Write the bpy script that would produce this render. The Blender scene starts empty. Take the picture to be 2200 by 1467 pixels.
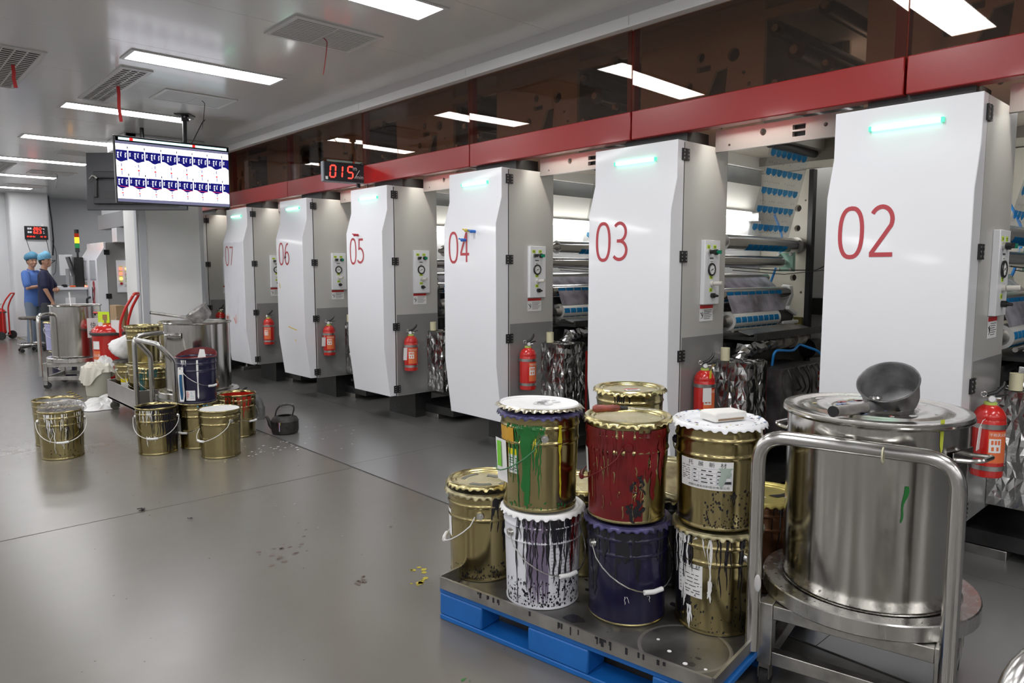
import bpy, bmesh, math, random
from mathutils import Vector, Matrix, Euler
PI = math.pi
rnd = random.Random(7)
SC = bpy.context.scene
COL = SC.collection

# ------------------------------------------------------------------ camera, world, exposure
cam = bpy.data.cameras.new('camera'); cam_o = bpy.data.objects.new('camera', cam); COL.objects.link(cam_o)
cam.sensor_width = 36.0; cam.lens = 36.0 * 1544.0 / 2200.0; cam.clip_start = 0.05; cam.clip_end = 100
cam_o.location = (0, 0, 1.5)
cam_o.rotation_euler = (PI / 2 - 0.0988, 0, -0.7454)
SC.camera = cam_o
w = bpy.data.worlds.new('world'); SC.world = w; w.use_nodes = True
w.node_tree.nodes['Background'].inputs[0].default_value = (0.6, 0.65, 0.7, 1)
w.node_tree.nodes['Background'].inputs[1].default_value = 0.05
SC.view_settings.view_transform = 'Standard'; SC.view_settings.look = 'None'
SC.view_settings.gamma = 1.0; SC.view_settings.use_curve_mapping = False
SC.view_settings.exposure = 1.15
PANEL_LIGHT = 11.0          # ceiling panel luminance
CEIL = 3.245

# ------------------------------------------------------------------ materials
MATS = {}
def mat(name, col, rough=0.5, metal=0.0, emit=None, es=0.0, bump=0.0, bscale=40.0, var=0.0, vscale=6.0, spec=0.5,
        coat=0.0, alpha=1.0, trans=0.0, rvar=0.0, stretch=None, aniso=0.0):
    if name in MATS: return MATS[name]
    m = bpy.data.materials.new(name); m.use_nodes = True
    nt = m.node_tree; b = nt.nodes['Principled BSDF']; L = nt.links
    c = (*col, 1) if len(col) == 3 else col
    b.inputs['Base Color'].default_value = c
    b.inputs['Roughness'].default_value = rough; b.inputs['Metallic'].default_value = metal
    b.inputs['Specular IOR Level'].default_value = spec
    b.inputs['Coat Weight'].default_value = coat; b.inputs['Coat Roughness'].default_value = 0.08
    b.inputs['Alpha'].default_value = alpha; b.inputs['Transmission Weight'].default_value = trans
    if emit is not None:
        b.inputs['Emission Color'].default_value = (*emit, 1); b.inputs['Emission Strength'].default_value = es
    if bump or var or rvar:
        tc = nt.nodes.new('ShaderNodeTexCoord'); mp = nt.nodes.new('ShaderNodeMapping')
        L.new(tc.outputs['Object'], mp.inputs['Vector'])
        if stretch: mp.inputs['Scale'].default_value = stretch
        n = nt.nodes.new('ShaderNodeTexNoise'); n.inputs['Scale'].default_value = vscale; n.inputs['Detail'].default_value = 5
        L.new(mp.outputs['Vector'], n.inputs['Vector'])
        if var:
            r = nt.nodes.new('ShaderNodeValToRGB')
            r.color_ramp.elements[0].position = 0.3; r.color_ramp.elements[1].position = 0.7
            r.color_ramp.elements[0].color = (*[max(0, x * (1 - var)) for x in c[:3]], 1)
            r.color_ramp.elements[1].color = (*[min(1, x * (1 + var)) for x in c[:3]], 1)
            L.new(n.outputs['Fac'], r.inputs['Fac']); L.new(r.outputs['Color'], b.inputs['Base Color'])
        if rvar:
            mr = nt.nodes.new('ShaderNodeMapRange'); mr.inputs['From Min'].default_value = 0.3; mr.inputs['From Max'].default_value = 0.7
            mr.inputs['To Min'].default_value = max(0, rough - rvar); mr.inputs['To Max'].default_value = rough + rvar
            L.new(n.outputs['Fac'], mr.inputs['Value']); L.new(mr.outputs['Result'], b.inputs['Roughness'])
        if bump:
            n2 = nt.nodes.new('ShaderNodeTexNoise'); n2.inputs['Scale'].default_value = bscale; n2.inputs['Detail'].default_value = 3
            L.new(mp.outputs['Vector'], n2.inputs['Vector'])
            bp = nt.nodes.new('ShaderNodeBump'); bp.inputs['Strength'].default_value = bump; bp.inputs['Distance'].default_value = 0.01
            L.new(n2.outputs['Fac'], bp.inputs['Height']); L.new(bp.outputs['Normal'], b.inputs['Normal'])
    MATS[name] = m
    return m

def emis(name, col, s):
    if name in MATS: return MATS[name]
    m = bpy.data.materials.new(name); m.use_nodes = True; nt = m.node_tree
    nt.nodes.remove(nt.nodes['Principled BSDF'])
    e = nt.nodes.new('ShaderNodeEmission'); e.inputs[0].default_value = (*col, 1); e.inputs[1].default_value = s
    nt.links.new(e.outputs[0], nt.nodes['Material Output'].inputs[0])
    MATS[name] = m; return m

def clear_sheet(name, tint, gloss=0.12, rough=0.05, bump=0.0, bscale=9.0, fres=None, white=0.0, fmul=1.0):
    """thin clear sheet: tinted transparency under a glossy surface"""
    if name in MATS: return MATS[name]
    m = bpy.data.materials.new(name); m.use_nodes = True; nt = m.node_tree; L = nt.links
    nt.nodes.remove(nt.nodes['Principled BSDF'])
    t = nt.nodes.new('ShaderNodeBsdfTransparent'); t.inputs[0].default_value = (*tint, 1)
    g = nt.nodes.new('ShaderNodeBsdfGlossy'); g.inputs['Roughness'].default_value = rough; g.inputs['Color'].default_value = (1, 1, 1, 1)
    mx = nt.nodes.new('ShaderNodeMixShader')
    if bump:
        tc = nt.nodes.new('ShaderNodeTexCoord'); n2 = nt.nodes.new('ShaderNodeTexNoise'); n2.inputs['Scale'].default_value = bscale
        n2.inputs['Detail'].default_value = 2; n2.inputs['Distortion'].default_value = 1.5
        L.new(tc.outputs['Object'], n2.inputs['Vector'])
        bp = nt.nodes.new('ShaderNodeBump'); bp.inputs['Strength'].default_value = bump; bp.inputs['Distance'].default_value = 0.03
        L.new(n2.outputs['Fac'], bp.inputs['Height']); L.new(bp.outputs['Normal'], g.inputs['Normal'])
    if fres:
        f = nt.nodes.new('ShaderNodeFresnel'); f.inputs['IOR'].default_value = fres
        k = nt.nodes.new('ShaderNodeMath'); k.operation = 'MULTIPLY'; k.inputs[1].default_value = fmul; L.new(f.outputs[0], k.inputs[0]); L.new(k.outputs[0], mx.inputs[0])
    else: mx.inputs[0].default_value = gloss
    L.new(t.outputs[0], mx.inputs[1]); L.new(g.outputs[0], mx.inputs[2])
    out = mx.outputs[0]
    if white:
        d = nt.nodes.new('ShaderNodeBsdfDiffuse'); d.inputs[0].default_value = (.8, .8, .82, 1)
        m2 = nt.nodes.new('ShaderNodeMixShader'); m2.inputs[0].default_value = white
        L.new(out, m2.inputs[1]); L.new(d.outputs[0], m2.inputs[2]); out = m2.outputs[0]
    L.new(out, nt.nodes['Material Output'].inputs[0])
    MATS[name] = m; return m

# ------------------------------------------------------------------ mesh building
def frame_from(d):
    d = Vector(d).normalized()
    a = Vector((0, 0, 1)) if abs(d.z) < 0.9 else Vector((1, 0, 0))
    u = a.cross(d).normalized(); return u, d.cross(u).normalized(), d

class MB:
    def __init__(s): s.v = []; s.f = []; s.m = []
    def add(s, vs, fs, m=0):
        o = len(s.v); s.v += [tuple(p) for p in vs]
        s.f += [tuple(i + o for i in f) for f in fs]; s.m += [m] * len(fs); return s
    def box(s, x0, x1, y0, y1, z0, z1, m=0):
        return s.add([(x0,y0,z0),(x1,y0,z0),(x1,y1,z0),(x0,y1,z0),(x0,y0,z1),(x1,y0,z1),(x1,y1,z1),(x0,y1,z1)],
            [(0,3,2,1),(4,5,6,7),(0,1,5,4),(1,2,6,5),(2,3,7,6),(3,0,4,7)], m)
    def obox(s, c, sz, rot=(0,0,0), m=0):
        R = Euler(rot).to_matrix(); c = Vector(c); hx, hy, hz = [q / 2 for q in sz]
        vs = [c + R @ Vector((a*hx, b*hy, d*hz)) for d in (-1,1) for a, b in ((-1,-1),(1,-1),(1,1),(-1,1))]
        return s.add(vs, [(0,3,2,1),(4,5,6,7),(0,1,5,4),(1,2,6,5),(2,3,7,6),(3,0,4,7)], m)
    def cyl(s, p0, p1, r0, r1=None, n=16, m=0, cap=True):
        r1 = r0 if r1 is None else r1
        p0 = Vector(p0); p1 = Vector(p1); u, v, d = frame_from(p1 - p0)
        vs = [p + (u*math.cos(2*PI*i/n) + v*math.sin(2*PI*i/n))*r for p, r in ((p0,r0),(p1,r1)) for i in range(n)]
        fs = [(i, (i+1)%n, n+(i+1)%n, n+i) for i in range(n)]
        if cap: fs += [tuple(range(n-1,-1,-1)), tuple(range(n,2*n))]
        return s.add(vs, fs, m)
    def tube(s, pts, r, n=8, closed=False, m=0, cap=True):
        P = [Vector(p) for p in pts]; k = len(P)
        rs = r if isinstance(r, (list, tuple)) else [r]*k
        T = []
        for i in range(k):
            a = P[(i-1)%k] if (closed or i) else P[0]; b = P[(i+1)%k] if (closed or i < k-1) else P[-1]
            t = b - a; T.append(t.normalized() if t.length > 1e-9 else Vector((0,0,1)))
        u, v, _ = frame_from(T[0]); vs = []
        for i in range(k):
            u = (u - T[i]*u.dot(T[i])); u = u.normalized() if u.length > 1e-6 else frame_from(T[i])[0]
            v = T[i].cross(u)
            vs += [P[i] + (u*math.cos(2*PI*j/n) + v*math.sin(2*PI*j/n))*rs[i] for j in range(n)]
        fs = [(i*n+j, i*n+(j+1)%n, ((i+1)%k)*n+(j+1)%n, ((i+1)%k)*n+j) for i in range(k if closed else k-1) for j in range(n)]
        if cap and not closed: fs += [tuple(range(n-1,-1,-1)), tuple(range((k-1)*n, k*n))]
        return s.add(vs, fs, m)
    def lathe(s, prof, n=32, c=(0,0,0), m=0, mod=None, close=True):
        """prof: (r, z) rows; r==0 closes a pole. mod(i,row,r,z)->(r,z)"""
        vs = []; rows = []
        for k, (r, z) in enumerate(prof):
            if r <= 1e-6: rows.append([len(vs)]); vs.append((c[0], c[1], c[2]+z)); continue
            row = []
            for i in range(n):
                rr, zz = mod(i, k, r, z) if mod else (r, z)
                a = 2*PI*i/n; row.append(len(vs)); vs.append((c[0]+rr*math.cos(a), c[1]+rr*math.sin(a), c[2]+zz))
            rows.append(row)
        fs = []; ms = []
        for k in range(len(rows)-1):
            A, B = rows[k], rows[k+1]
            for i in range(n):
                j = (i+1) % n
                if len(A) == 1 and len(B) == 1: continue
                if len(A) == 1: fs.append((A[0], B[j], B[i]))
                elif len(B) == 1: fs.append((A[i], A[j], B[0]))
                else: fs.append((A[i], A[j], B[j], B[i]))
        return s.add(vs, fs, m)
    def prism(s, poly, axis, a, b, m=0):
        """poly: list of 2-d points in the plane across the axis ('x': (y,z), 'y': (x,z), 'z': (x,y))"""
        def P(p, t): return {'x': (t, p[0], p[1]), 'y': (p[0], t, p[1]), 'z': (p[0], p[1], t)}[axis]
        n = len(poly); vs = [P(p, a) for p in poly] + [P(p, b) for p in poly]
        return s.add(vs, [tuple(range(n-1,-1,-1)), tuple(range(n,2*n))] + [(i,(i+1)%n,n+(i+1)%n,n+i) for i in range(n)], m)
    def ball(s, c, r, sc=(1,1,1), n=14, m=0):
        k = n//2; prof = [(math.sin(PI*i/k), -math.cos(PI*i/k)) for i in range(k+1)]
        prof[0] = (0,-1); prof[-1] = (0,1)
        o = len(s.v); s.lathe([(a, b) for a, b in prof], n, (0,0,0), m)
        for i in range(o, len(s.v)):
            p = s.v[i]; s.v[i] = (c[0]+p[0]*r*sc[0], c[1]+p[1]*r*sc[1], c[2]+p[2]*r*sc[2])
        return s
    def ribbon(s, pts, w, to3, m=0, closed=False):
        """flat stroke of width w through 2-d pts, mapped by to3"""
        k = len(pts); L = []; R = []
        for i in range(k):
            a = pts[(i-1)%k] if (closed or i) else pts[0]; b = pts[(i+1)%k] if (closed or i < k-1) else pts[-1]
            dx, dy = b[0]-a[0], b[1]-a[1]; l = math.hypot(dx, dy) or 1; nx, ny = -dy/l*w/2, dx/l*w/2
            if 0 < i < k-1 or closed:
                p, q = pts[(i-1)%k], pts[(i+1)%k]
                d1 = math.atan2(pts[i][1]-p[1], pts[i][0]-p[0]); d2 = math.atan2(q[1]-pts[i][1], q[0]-pts[i][0])
                h = math.cos((d2-d1)/2); f = 1/max(abs(h), .35); nx *= f; ny *= f
            L.append(to3(pts[i][0]+nx, pts[i][1]+ny)); R.append(to3(pts[i][0]-nx, pts[i][1]-ny))
        fs = [(i, k+i, k+(i+1)%k, (i+1)%k) for i in range(k if closed else k-1)]
        return s.add(L+R, fs, m)
    def text(s, body, size, o, u, v, m=0, sx=1.0, align='CENTER', thin=0.0, ext=0.0):
        """flat lettering: origin o, reading direction u, up direction v"""
        vs, fs = text_mesh(body, align, thin)
        o = Vector(o); u = Vector(u).normalized(); v = Vector(v).normalized()
        return s.add([o + u*(p[0]*size*sx) + v*(p[1]*size) for p in vs], fs, m)
    def xform(s, M):
        s.v = [tuple(M @ Vector(p)) for p in s.v]; return s
    def build(s, name, mats, parent=None, loc=(0,0,0), rot=(0,0,0), angle=38, bevel=0.0, flat=False, seg=2):
        me = bpy.data.meshes.new(name); me.from_pydata(s.v, [], s.f)
        mats = mats if isinstance(mats, (list, tuple)) else [mats]
        for x in mats: me.materials.append(x)
        if len(mats) > 1: me.polygons.foreach_set('material_index', s.m)
        if not flat:
            me.polygons.foreach_set('use_smooth', [True]*len(me.polygons)); me.set_sharp_from_angle(angle=math.radians(angle))
        me.update()
        o = bpy.data.objects.new(name, me); COL.objects.link(o)
        o.parent = parent; o.location = loc; o.rotation_euler = rot
        if bevel:
            b = o.modifiers.new('bevel', 'BEVEL'); b.width = bevel; b.segments = seg; b.limit_method = 'ANGLE'; b.angle_limit = math.radians(40)
        return o

_TX = {}
def text_mesh(body, align='CENTER', thin=0.0):
    k = (body, align, thin)
    if k not in _TX:
        c = bpy.data.curves.new('lettering', 'FONT'); c.body = body; c.align_x = align; c.align_y = 'CENTER'; c.size = 1.0
        c.resolution_u = 2; c.offset = thin
        o = bpy.data.objects.new('lettering', c)
        me = bpy.data.meshes.new_from_object(o)
        _TX[k] = ([v.co[:] for v in me.vertices], [tuple(p.vertices) for p in me.polygons])
        bpy.data.objects.remove(o); bpy.data.curves.remove(c); bpy.data.meshes.remove(me)
    return _TX[k]

def plate_mesh(outline, holes, th):
    """sheet in the x-y plane with round or polygonal holes cut through; returns verts, faces"""
    c = bpy.data.curves.new('sheet', 'CURVE'); c.dimensions = '2D'; c.fill_mode = 'BOTH'; c.extrude = th/2
    for ring in [outline] + holes:
        sp = c.splines.new('POLY'); sp.points.add(len(ring)-1); sp.use_cyclic_u = True
        for p, q in zip(sp.points, ring): p.co = (q[0], q[1], 0, 1)
    o = bpy.data.objects.new('sheet', c); me = bpy.data.meshes.new_from_object(o)
    r = ([v.co[:] for v in me.vertices], [tuple(p.vertices) for p in me.polygons])
    bpy.data.objects.remove(o); bpy.data.curves.remove(c); bpy.data.meshes.remove(me)
    return r
def ring2(x, y, r, n=14): return [(x+r*math.cos(2*PI*i/n), y+r*math.sin(2*PI*i/n)) for i in range(n)]
def rrect(x0, x1, y0, y1, r, n=4):
    out = []
    for cx, cy, a in ((x1-r,y1-r,0),(x0+r,y1-r,PI/2),(x0+r,y0+r,PI),(x1-r,y0+r,1.5*PI)):
        out += [(cx+r*math.cos(a+PI/2*i/n), cy+r*math.sin(a+PI/2*i/n)) for i in range(n+1)]
    return out
def bend(pts, r, n=5):
    """polyline with its corners rounded to radius r"""
    P = [Vector(p) for p in pts]; out = [P[0]]
    for i in range(1, len(P)-1):
        a = (P[i-1]-P[i]); b = (P[i+1]-P[i]); k = min(r, a.length*.48, b.length*.48)
        A = P[i]+a.normalized()*k; B = P[i]+b.normalized()*k
        for j in range(n+1):
            t = j/n; out.append(A*(1-t)**2 + P[i]*2*t*(1-t) + B*t*t)
    out.append(P[-1]); return out

# ------------------------------------------------------------------ things
def tag(o, label, cat, group=None):
    o['label'] = label; o['category'] = cat
    if group: o['group'] = group
    return o
def thing(name, label, cat, loc=(0,0,0), rz=0.0, group=None, rot=None):
    o = bpy.data.objects.new(name, None); COL.objects.link(o)
    o.location = loc; o.rotation_euler = rot if rot else (0,0,rz); o.empty_display_size = 0.1
    return tag(o, label, cat, group)
def struct(o): o['kind'] = 'structure'; return o
def stuff(o): o['kind'] = 'stuff'; return o
KIDS = {}
def dup(root, loc, rz=None, label=None, group=None, rot=None):
    r = root.copy(); COL.objects.link(r); r.location = loc
    if rz is not None: r.rotation_euler = (0,0,rz)
    if rot: r.rotation_euler = rot
    if label: r['label'] = label
    if group: r['group'] = group
    for ch in root.children:
        c = ch.copy(); COL.objects.link(c); c.parent = r
        for g in ch.children:
            d = g.copy(); COL.objects.link(d); d.parent = c
    return r

# ------------------------------------------------------------------ common materials
WHITE = mat('white_enamel', (.79,.80,.84), .3, coat=.3)
CREAM = mat('cream_enamel', (.80,.79,.74), .35)
GREYP = mat('grey_paint', (.50,.495,.475), .36, metal=.12, bump=.03, bscale=220)
GREYF = mat('grey_filmed_paint', (.27,.27,.27), .25, metal=.2, bump=.25, bscale=5, var=.06, vscale=3)
BLACK = mat('black_plastic', (.012,.012,.013), .38)
RUBBER = mat('black_rubber', (.02,.02,.02), .7)
STEEL = mat('brushed_steel', (.62,.61,.59), .27, metal=1.0, rvar=.07, vscale=2, stretch=(14,14,.6), bump=.02, bscale=60)
STEELD = mat('dull_steel', (.42,.41,.39), .38, metal=1.0, var=.25, vscale=9, rvar=.1)
CHROME = mat('chromed_roller', (.72,.72,.72), .16, metal=1.0)
REDB = mat('red_beam_paint', (.30,.012,.012), .3, coat=.3, bump=.03, bscale=160)
REDX = mat('red_extinguisher_paint', (.56,.018,.014), .22, coat=.5)
GOLD = mat('gold_tinplate', (.40,.335,.165), .2, metal=1.0, rvar=.04, vscale=4)
WHITEP = mat('white_plastic', (.82,.82,.82), .4)
PAPER = mat('label_paper', (.80,.80,.80), .6)
INKK = mat('print_black', (.03,.03,.035), .6)
INKR = mat('print_red', (.55,.03,.03), .5)
LEDR = emis('led_red', (1.0,.03,.02), 2.2)

# ------------------------------------------------------------------ the room
def floor_material(name, base, dark, rough, xgrad=None):
    m = bpy.data.materials.new(name); m.use_nodes = True; nt = m.node_tree; L = nt.links; b = nt.nodes['Principled BSDF']
    tc = nt.nodes.new('ShaderNodeTexCoord')
    def noise(s, d=6, dist=0):
        n = nt.nodes.new('ShaderNodeTexNoise'); n.inputs['Scale'].default_value = s; n.inputs['Detail'].default_value = d
        n.inputs['Distortion'].default_value = dist; L.new(tc.outputs['Object'], n.inputs['Vector']); return n
    n1 = noise(.9, 3, .3); n2 = noise(9, 6); n3 = noise(55, 2)
    r = nt.nodes.new('ShaderNodeValToRGB'); r.color_ramp.elements[0].position = .32; r.color_ramp.elements[1].position = .68
    r.color_ramp.elements[0].color = (*dark, 1); r.color_ramp.elements[1].color = (*base, 1)
    mx = nt.nodes.new('ShaderNodeMath'); mx.operation = 'MULTIPLY_ADD'; mx.inputs[1].default_value = .2
    L.new(n2.outputs['Fac'], mx.inputs[0])
    m2 = nt.nodes.new('ShaderNodeMath'); m2.operation = 'MULTIPLY'; m2.inputs[1].default_value = .8
    L.new(n1.outputs['Fac'], m2.inputs[0]); L.new(m2.outputs[0], mx.inputs[2]); L.new(mx.outputs[0], r.inputs['Fac'])
    # small dark ink specks
    v = nt.nodes.new('ShaderNodeTexVoronoi'); v.inputs['Scale'].default_value = 9; L.new(tc.outputs['Object'], v.inputs['Vector'])
    sp = nt.nodes.new('ShaderNodeMapRange'); sp.inputs['From Min'].default_value = .02; sp.inputs['From Max'].default_value = .045
    sp.inputs['To Min'].default_value = .35; sp.inputs['To Max'].default_value = 1.0; L.new(v.outputs['Distance'], sp.inputs['Value'])
    mul = nt.nodes.new('ShaderNodeMix'); mul.data_type = 'RGBA'; mul.blend_type = 'MULTIPLY'; mul.inputs[0].default_value = 1
    L.new(r.outputs['Color'], mul.inputs[6]); L.new(sp.outputs['Result'], mul.inputs[7])
    # faint rusty stains
    st = nt.nodes.new('ShaderNodeMapRange'); st.inputs['From Min'].default_value = .64; st.inputs['From Max'].default_value = .78
    st.inputs['To Max'].default_value = .15
    n4 = noise(1.7, 4, .8); L.new(n4.outputs['Fac'], st.inputs['Value'])
    mx3 = nt.nodes.new('ShaderNodeMix'); mx3.data_type = 'RGBA'; L.new(st.outputs['Result'], mx3.inputs[0])
    L.new(mul.outputs[2], mx3.inputs[6]); mx3.inputs[7].default_value = (.14,.085,.06,1)
    L.new(mx3.outputs[2], b.inputs['Base Color'])
    mr = nt.nodes.new('ShaderNodeMapRange'); mr.inputs['From Min'].default_value = .3; mr.inputs['From Max'].default_value = .7
    mr.inputs['To Min'].default_value = rough-.015; mr.inputs['To Max'].default_value = rough+.02
    L.new(n2.outputs['Fac'], mr.inputs['Value']); L.new(mr.outputs['Result'], b.inputs['Roughness'])
    bp = nt.nodes.new('ShaderNodeBump'); bp.inputs['Strength'].default_value = .012; bp.inputs['Distance'].default_value = .01
    
    b.inputs['Specular IOR Level'].default_value = .6
    return m
FL = floor_material('polished_concrete', (.15,.14,.126), (.138,.129,.116), .25)
FL2 = mat('steel_floor_plate', (.32,.32,.317), .28, metal=.62, var=.06, vscale=.8, spec=.8)
FL3 = floor_material('dark_floor_paint', (.10,.10,.10), (.085,.085,.085), .25)
EDGE = 2.755
XL, XR, YN, YF = -7.0, 7.4, -16.0, 21.6
JO = mat('floor_joint', (.05,.048,.045), .8)
f = MB(); f.box(XL, EDGE, YN, YF, -.08, 0, 0); f.box(EDGE, XR, YN, YF, -.08, 0, 1)
fl = struct(f.build('floor', [FL, FL3]))
# steel sheets laid along the machines, their edges a little proud
for xa, xb in ((EDGE, 3.975), (3.979, 5.2)):
    yy = [YN] + [4.85+1.22*k for k in range(-8, 12)] + [YF-.2]
    for a in range(len(yy)-1):
        q = MB(); q.box(xa+.0015, xb-.0015, yy[a]+.0015, yy[a+1]-.0015, .0003, .004); q.build('floor_plate', FL2, fl)
j = MB(); j.box(XL, EDGE, 4.765, 4.773, -.001, .0008); struct(j.build('trim_1', mat('floor_joint_faint', (.085,.08,.072), .7)))
j = MB(); j.box(EDGE-.008, EDGE-.001, YN, YF-.2, 0.0, .0012); struct(j.build('trim_2', JO))
# ceiling: glossy sandwich panels with open joints
CM = mat('ceiling_panel', (.72,.725,.715), .22, coat=.2, var=.02, vscale=.7)
ce = bpy.data.objects.new('ceiling', bpy.data.meshes.new('ceiling')); 
c = MB(); c.box(XL, XR, YN, YF, CEIL+.012, CEIL+.1)
ceil = struct(c.build('ceiling', mat('ceiling_joint', (.2,.2,.2), .8)))
ys = [YN] + [5.02 - 1.19*k for k in range(17, 0, -1)] + [5.02 + 1.19*k for k in range(0, 14)] + [YF]
ys = sorted(y for y in set(ys) if YN <= y <= YF)
xs = [XL, -3.6, 0.75, 4.03, XR]
for a in range(len(ys)-1):
    for b_ in range(len(xs)-1):
        if xs[b_] < -3 : continue
        q = MB(); q.box(xs[b_]+.002, xs[b_+1]-.002, ys[a]+.0015, ys[a+1]-.0015, CEIL, CEIL+.011)
        o = q.build('ceiling_panel', CM, ceil)
q = MB(); q.box(XL, -3.602, YN, YF, CEIL, CEIL+.011); q.build('ceiling_panel', CM, ceil)
# fascia between the ceiling and the glazing
fa = MB()
for k in range(10):
    y0 = -2.05 + 1.73*k; fa.box(3.96, 4.03, y0+.002, y0+1.728, 3.125, CEIL+.002)
fa.box(3.945, 4.03, -2.05, 15.2, 3.113, 3.125)
struct(fa.build('trim_3', mat('fascia_paint', (.85,.85,.85), .4)))
cv = MB(); cv.prism([(3.90,CEIL),(3.96,CEIL),(3.96,CEIL-.05)], 'y', -2.05, 15.2); struct(cv.build('trim_4', mat('cove_paint', (.55,.55,.55), .4)))
WALLM = mat('wall_panel', (.66,.67,.69), .3, var=.02, vscale=.6)
WALLG = mat('wall_grey', (.5,.51,.53), .45)
def wall(name, x0, x1, y0, y1, z0=0.0, z1=CEIL+.01, m=WALLM):
    q = MB(); q.box(x0, x1, y0, y1, z0, z1); return struct(q.build(name, m))
wall('wall_left', XL-.1, XL, YN, YF); wall('wall_near', XL, XR, YN-.1, YN); wall('wall_right', XR, XR+.1, YN, YF, m=WALLG)
wall('wall_back', XL, XR, YF, YF+.1, m=WALLG)
wall('wall_far', XL, 2.83, 19.95, 20.15)
wall('wall_alcove', 3.4, 6.4, 20.6, 20.7, m=WALLG)
# square pilaster with rounded corner beads, carrying the climate display
p = MB()
ol = []
for cx, cy, a in ((3.46,20.9,0),(2.83,20.9,PI/2),(2.83,19.56,PI),(3.46,19.56,1.5*PI)):
    ol += [(cx+.07*math.cos(a+PI/2*i/5), cy+.07*math.sin(a+PI/2*i/5)) for i in range(6)]
p.prism(ol, 'z', 0, CEIL+.005); struct(p.build('wall_pilaster', WALLM))
q = MB(); q.box(XL, 2.76, 19.93, 19.955, 0, .09); q.box(2.76, 3.53, 19.475, 19.49, 0, .09); struct(q.build('baseboard_far', mat('baseboard_white', (.7,.7,.7), .4)))
# big clad pillar by the hanging screen
PX0, PX1, PY0, PY1 = 2.86, 3.70, 10.36, 11.02
p = MB(); p.box(PX0+.03, PX1, PY0, PY1, 0, CEIL+.005, 0)
p.prism([(PX0+.03,PY0),(PX0+.03,PY1),(PX0+.022,PY1),(PX0,PY1-.03),(PX0,PY0+.03),(PX0+.008,PY0+.008)], 'z', 0, CEIL+.005, 0)
struct(p.build('wall_pillar', mat('pillar_cladding', (.87,.88,.87), .33)))
q = MB()
for x0, x1, y0, y1 in ((PX0-.12,PX1+.02,PY0-.14,PY0-.005),(PX0-.14,PX0-.005,PY0-.14,PY1+.02)):
    q.box(x0, x1, y0, y1, CEIL-.16, CEIL-.004)
struct(q.build('trim_5', WALLM)) 
q = MB(); q.box(PX0+.02, PX0+.1, PY0-.012, PY0, 0, CEIL-.17); q.box(PX1-.05, PX1, PY0-.012, PY0, 0, CEIL-.17); q.box(PX0-.012, PX0, PY0, PY0+.1, 0, CEIL-.17)
struct(q.build('trim_6', mat('aluminium_trim', (.62,.64,.68), .3, metal=.6)))
# white soffit and grey lintel beyond the pillar, over the console
wall('wall_soffit', 4.12, 4.25, 13.2, 17.45, 2.66, CEIL, WHITE)
wall('wall_lintel', 4.05, 4.25, 13.2, 17.5, 2.36, 2.66, mat('lintel_grey', (.3,.3,.31), .4))

# ------------------------------------------------------------------ ceiling lights and grilles
LAMP = emis('lamp_diffuser', (1.0,.99,.985), PANEL_LIGHT)
LX0, LX1 = 1.81, 3.055
lt = thing('ceiling_light', 'recessed white LED ceiling panel', 'ceiling light', (0,0,CEIL))
q = MB()
W_, H_ = 1.245, .285
q.box(-W_/2-.03, W_/2+.03, -H_/2-.03, -H_/2, -.008, .0); q.box(-W_/2-.03, W_/2+.03, H_/2, H_/2+.03, -.008, .0)
q.box(-W_/2-.03, -W_/2, -H_/2, H_/2, -.008, .0); q.box(W_/2, W_/2+.03, -H_/2, H_/2, -.008, .0)
q.build('frame', mat('lamp_frame', (.6,.6,.6), .4), lt)
q = MB(); q.box(-W_/2, W_/2, -H_/2, H_/2, -.004, -.001); q.build('diffuser', LAMP, lt)
lts = [(1, 'long white LED ceiling panel cut off by the top picture edge'),
       (2, 'long white LED ceiling panel beside the slatted vent with a thin wire'),
       (3, 'white LED ceiling panel behind a dangling red ribbon'),
       (4, 'white LED ceiling panel partly hidden behind the hanging screen'),
       (5, 'white LED ceiling panel reaching behind the dark back of the second screen'),
       (6, 'white LED ceiling panel second from the far wall'),
       (7, 'white LED ceiling panel last before the far wall')]
first = True
for k, lab in lts:
    y = 4.0 + .13 + 2.405*(k-1); loc = ((LX0+LX1)/2, y, CEIL)
    if first: lt.location = loc; lt['label'] = lab; lt['group'] = 'LED ceiling panels over the aisle'; first = False
    else: dup(lt, loc, 0, lab, 'LED ceiling panels over the aisle')
spare = []
for k in range(-6, 8):
    y = 4.13 + 2.405*k
    for x in (2.4325, -.45, -2.9, -5.4):
        if x < 0 or k < 0: spare.append((x, y))
spare += [(5.3, 18.6), (5.3, 15.2)]
lm = bpy.data.meshes.new('light_panel'); a_, b_ = W_/2, H_/2
lm.from_pydata([(-a_,-b_,0),(a_,-b_,0),(a_,b_,0),(-a_,b_,0)], [], [(3,2,1,0)]); lm.materials.append(LAMP)
for x, y in spare:                       # unseen lamps: the hall's other ceiling rows, plus some added for fill
    o = bpy.data.objects.new('light_panel', lm); COL.objects.link(o); o.parent = ceil; o.location = (x, y, CEIL-.002)
GRF = mat('grille_frame', (.6,.6,.59), .4); GRS = mat('grille_slat', (.55,.55,.53), .45); DARK = mat('duct_dark', (.015,.015,.015), .9)
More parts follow.
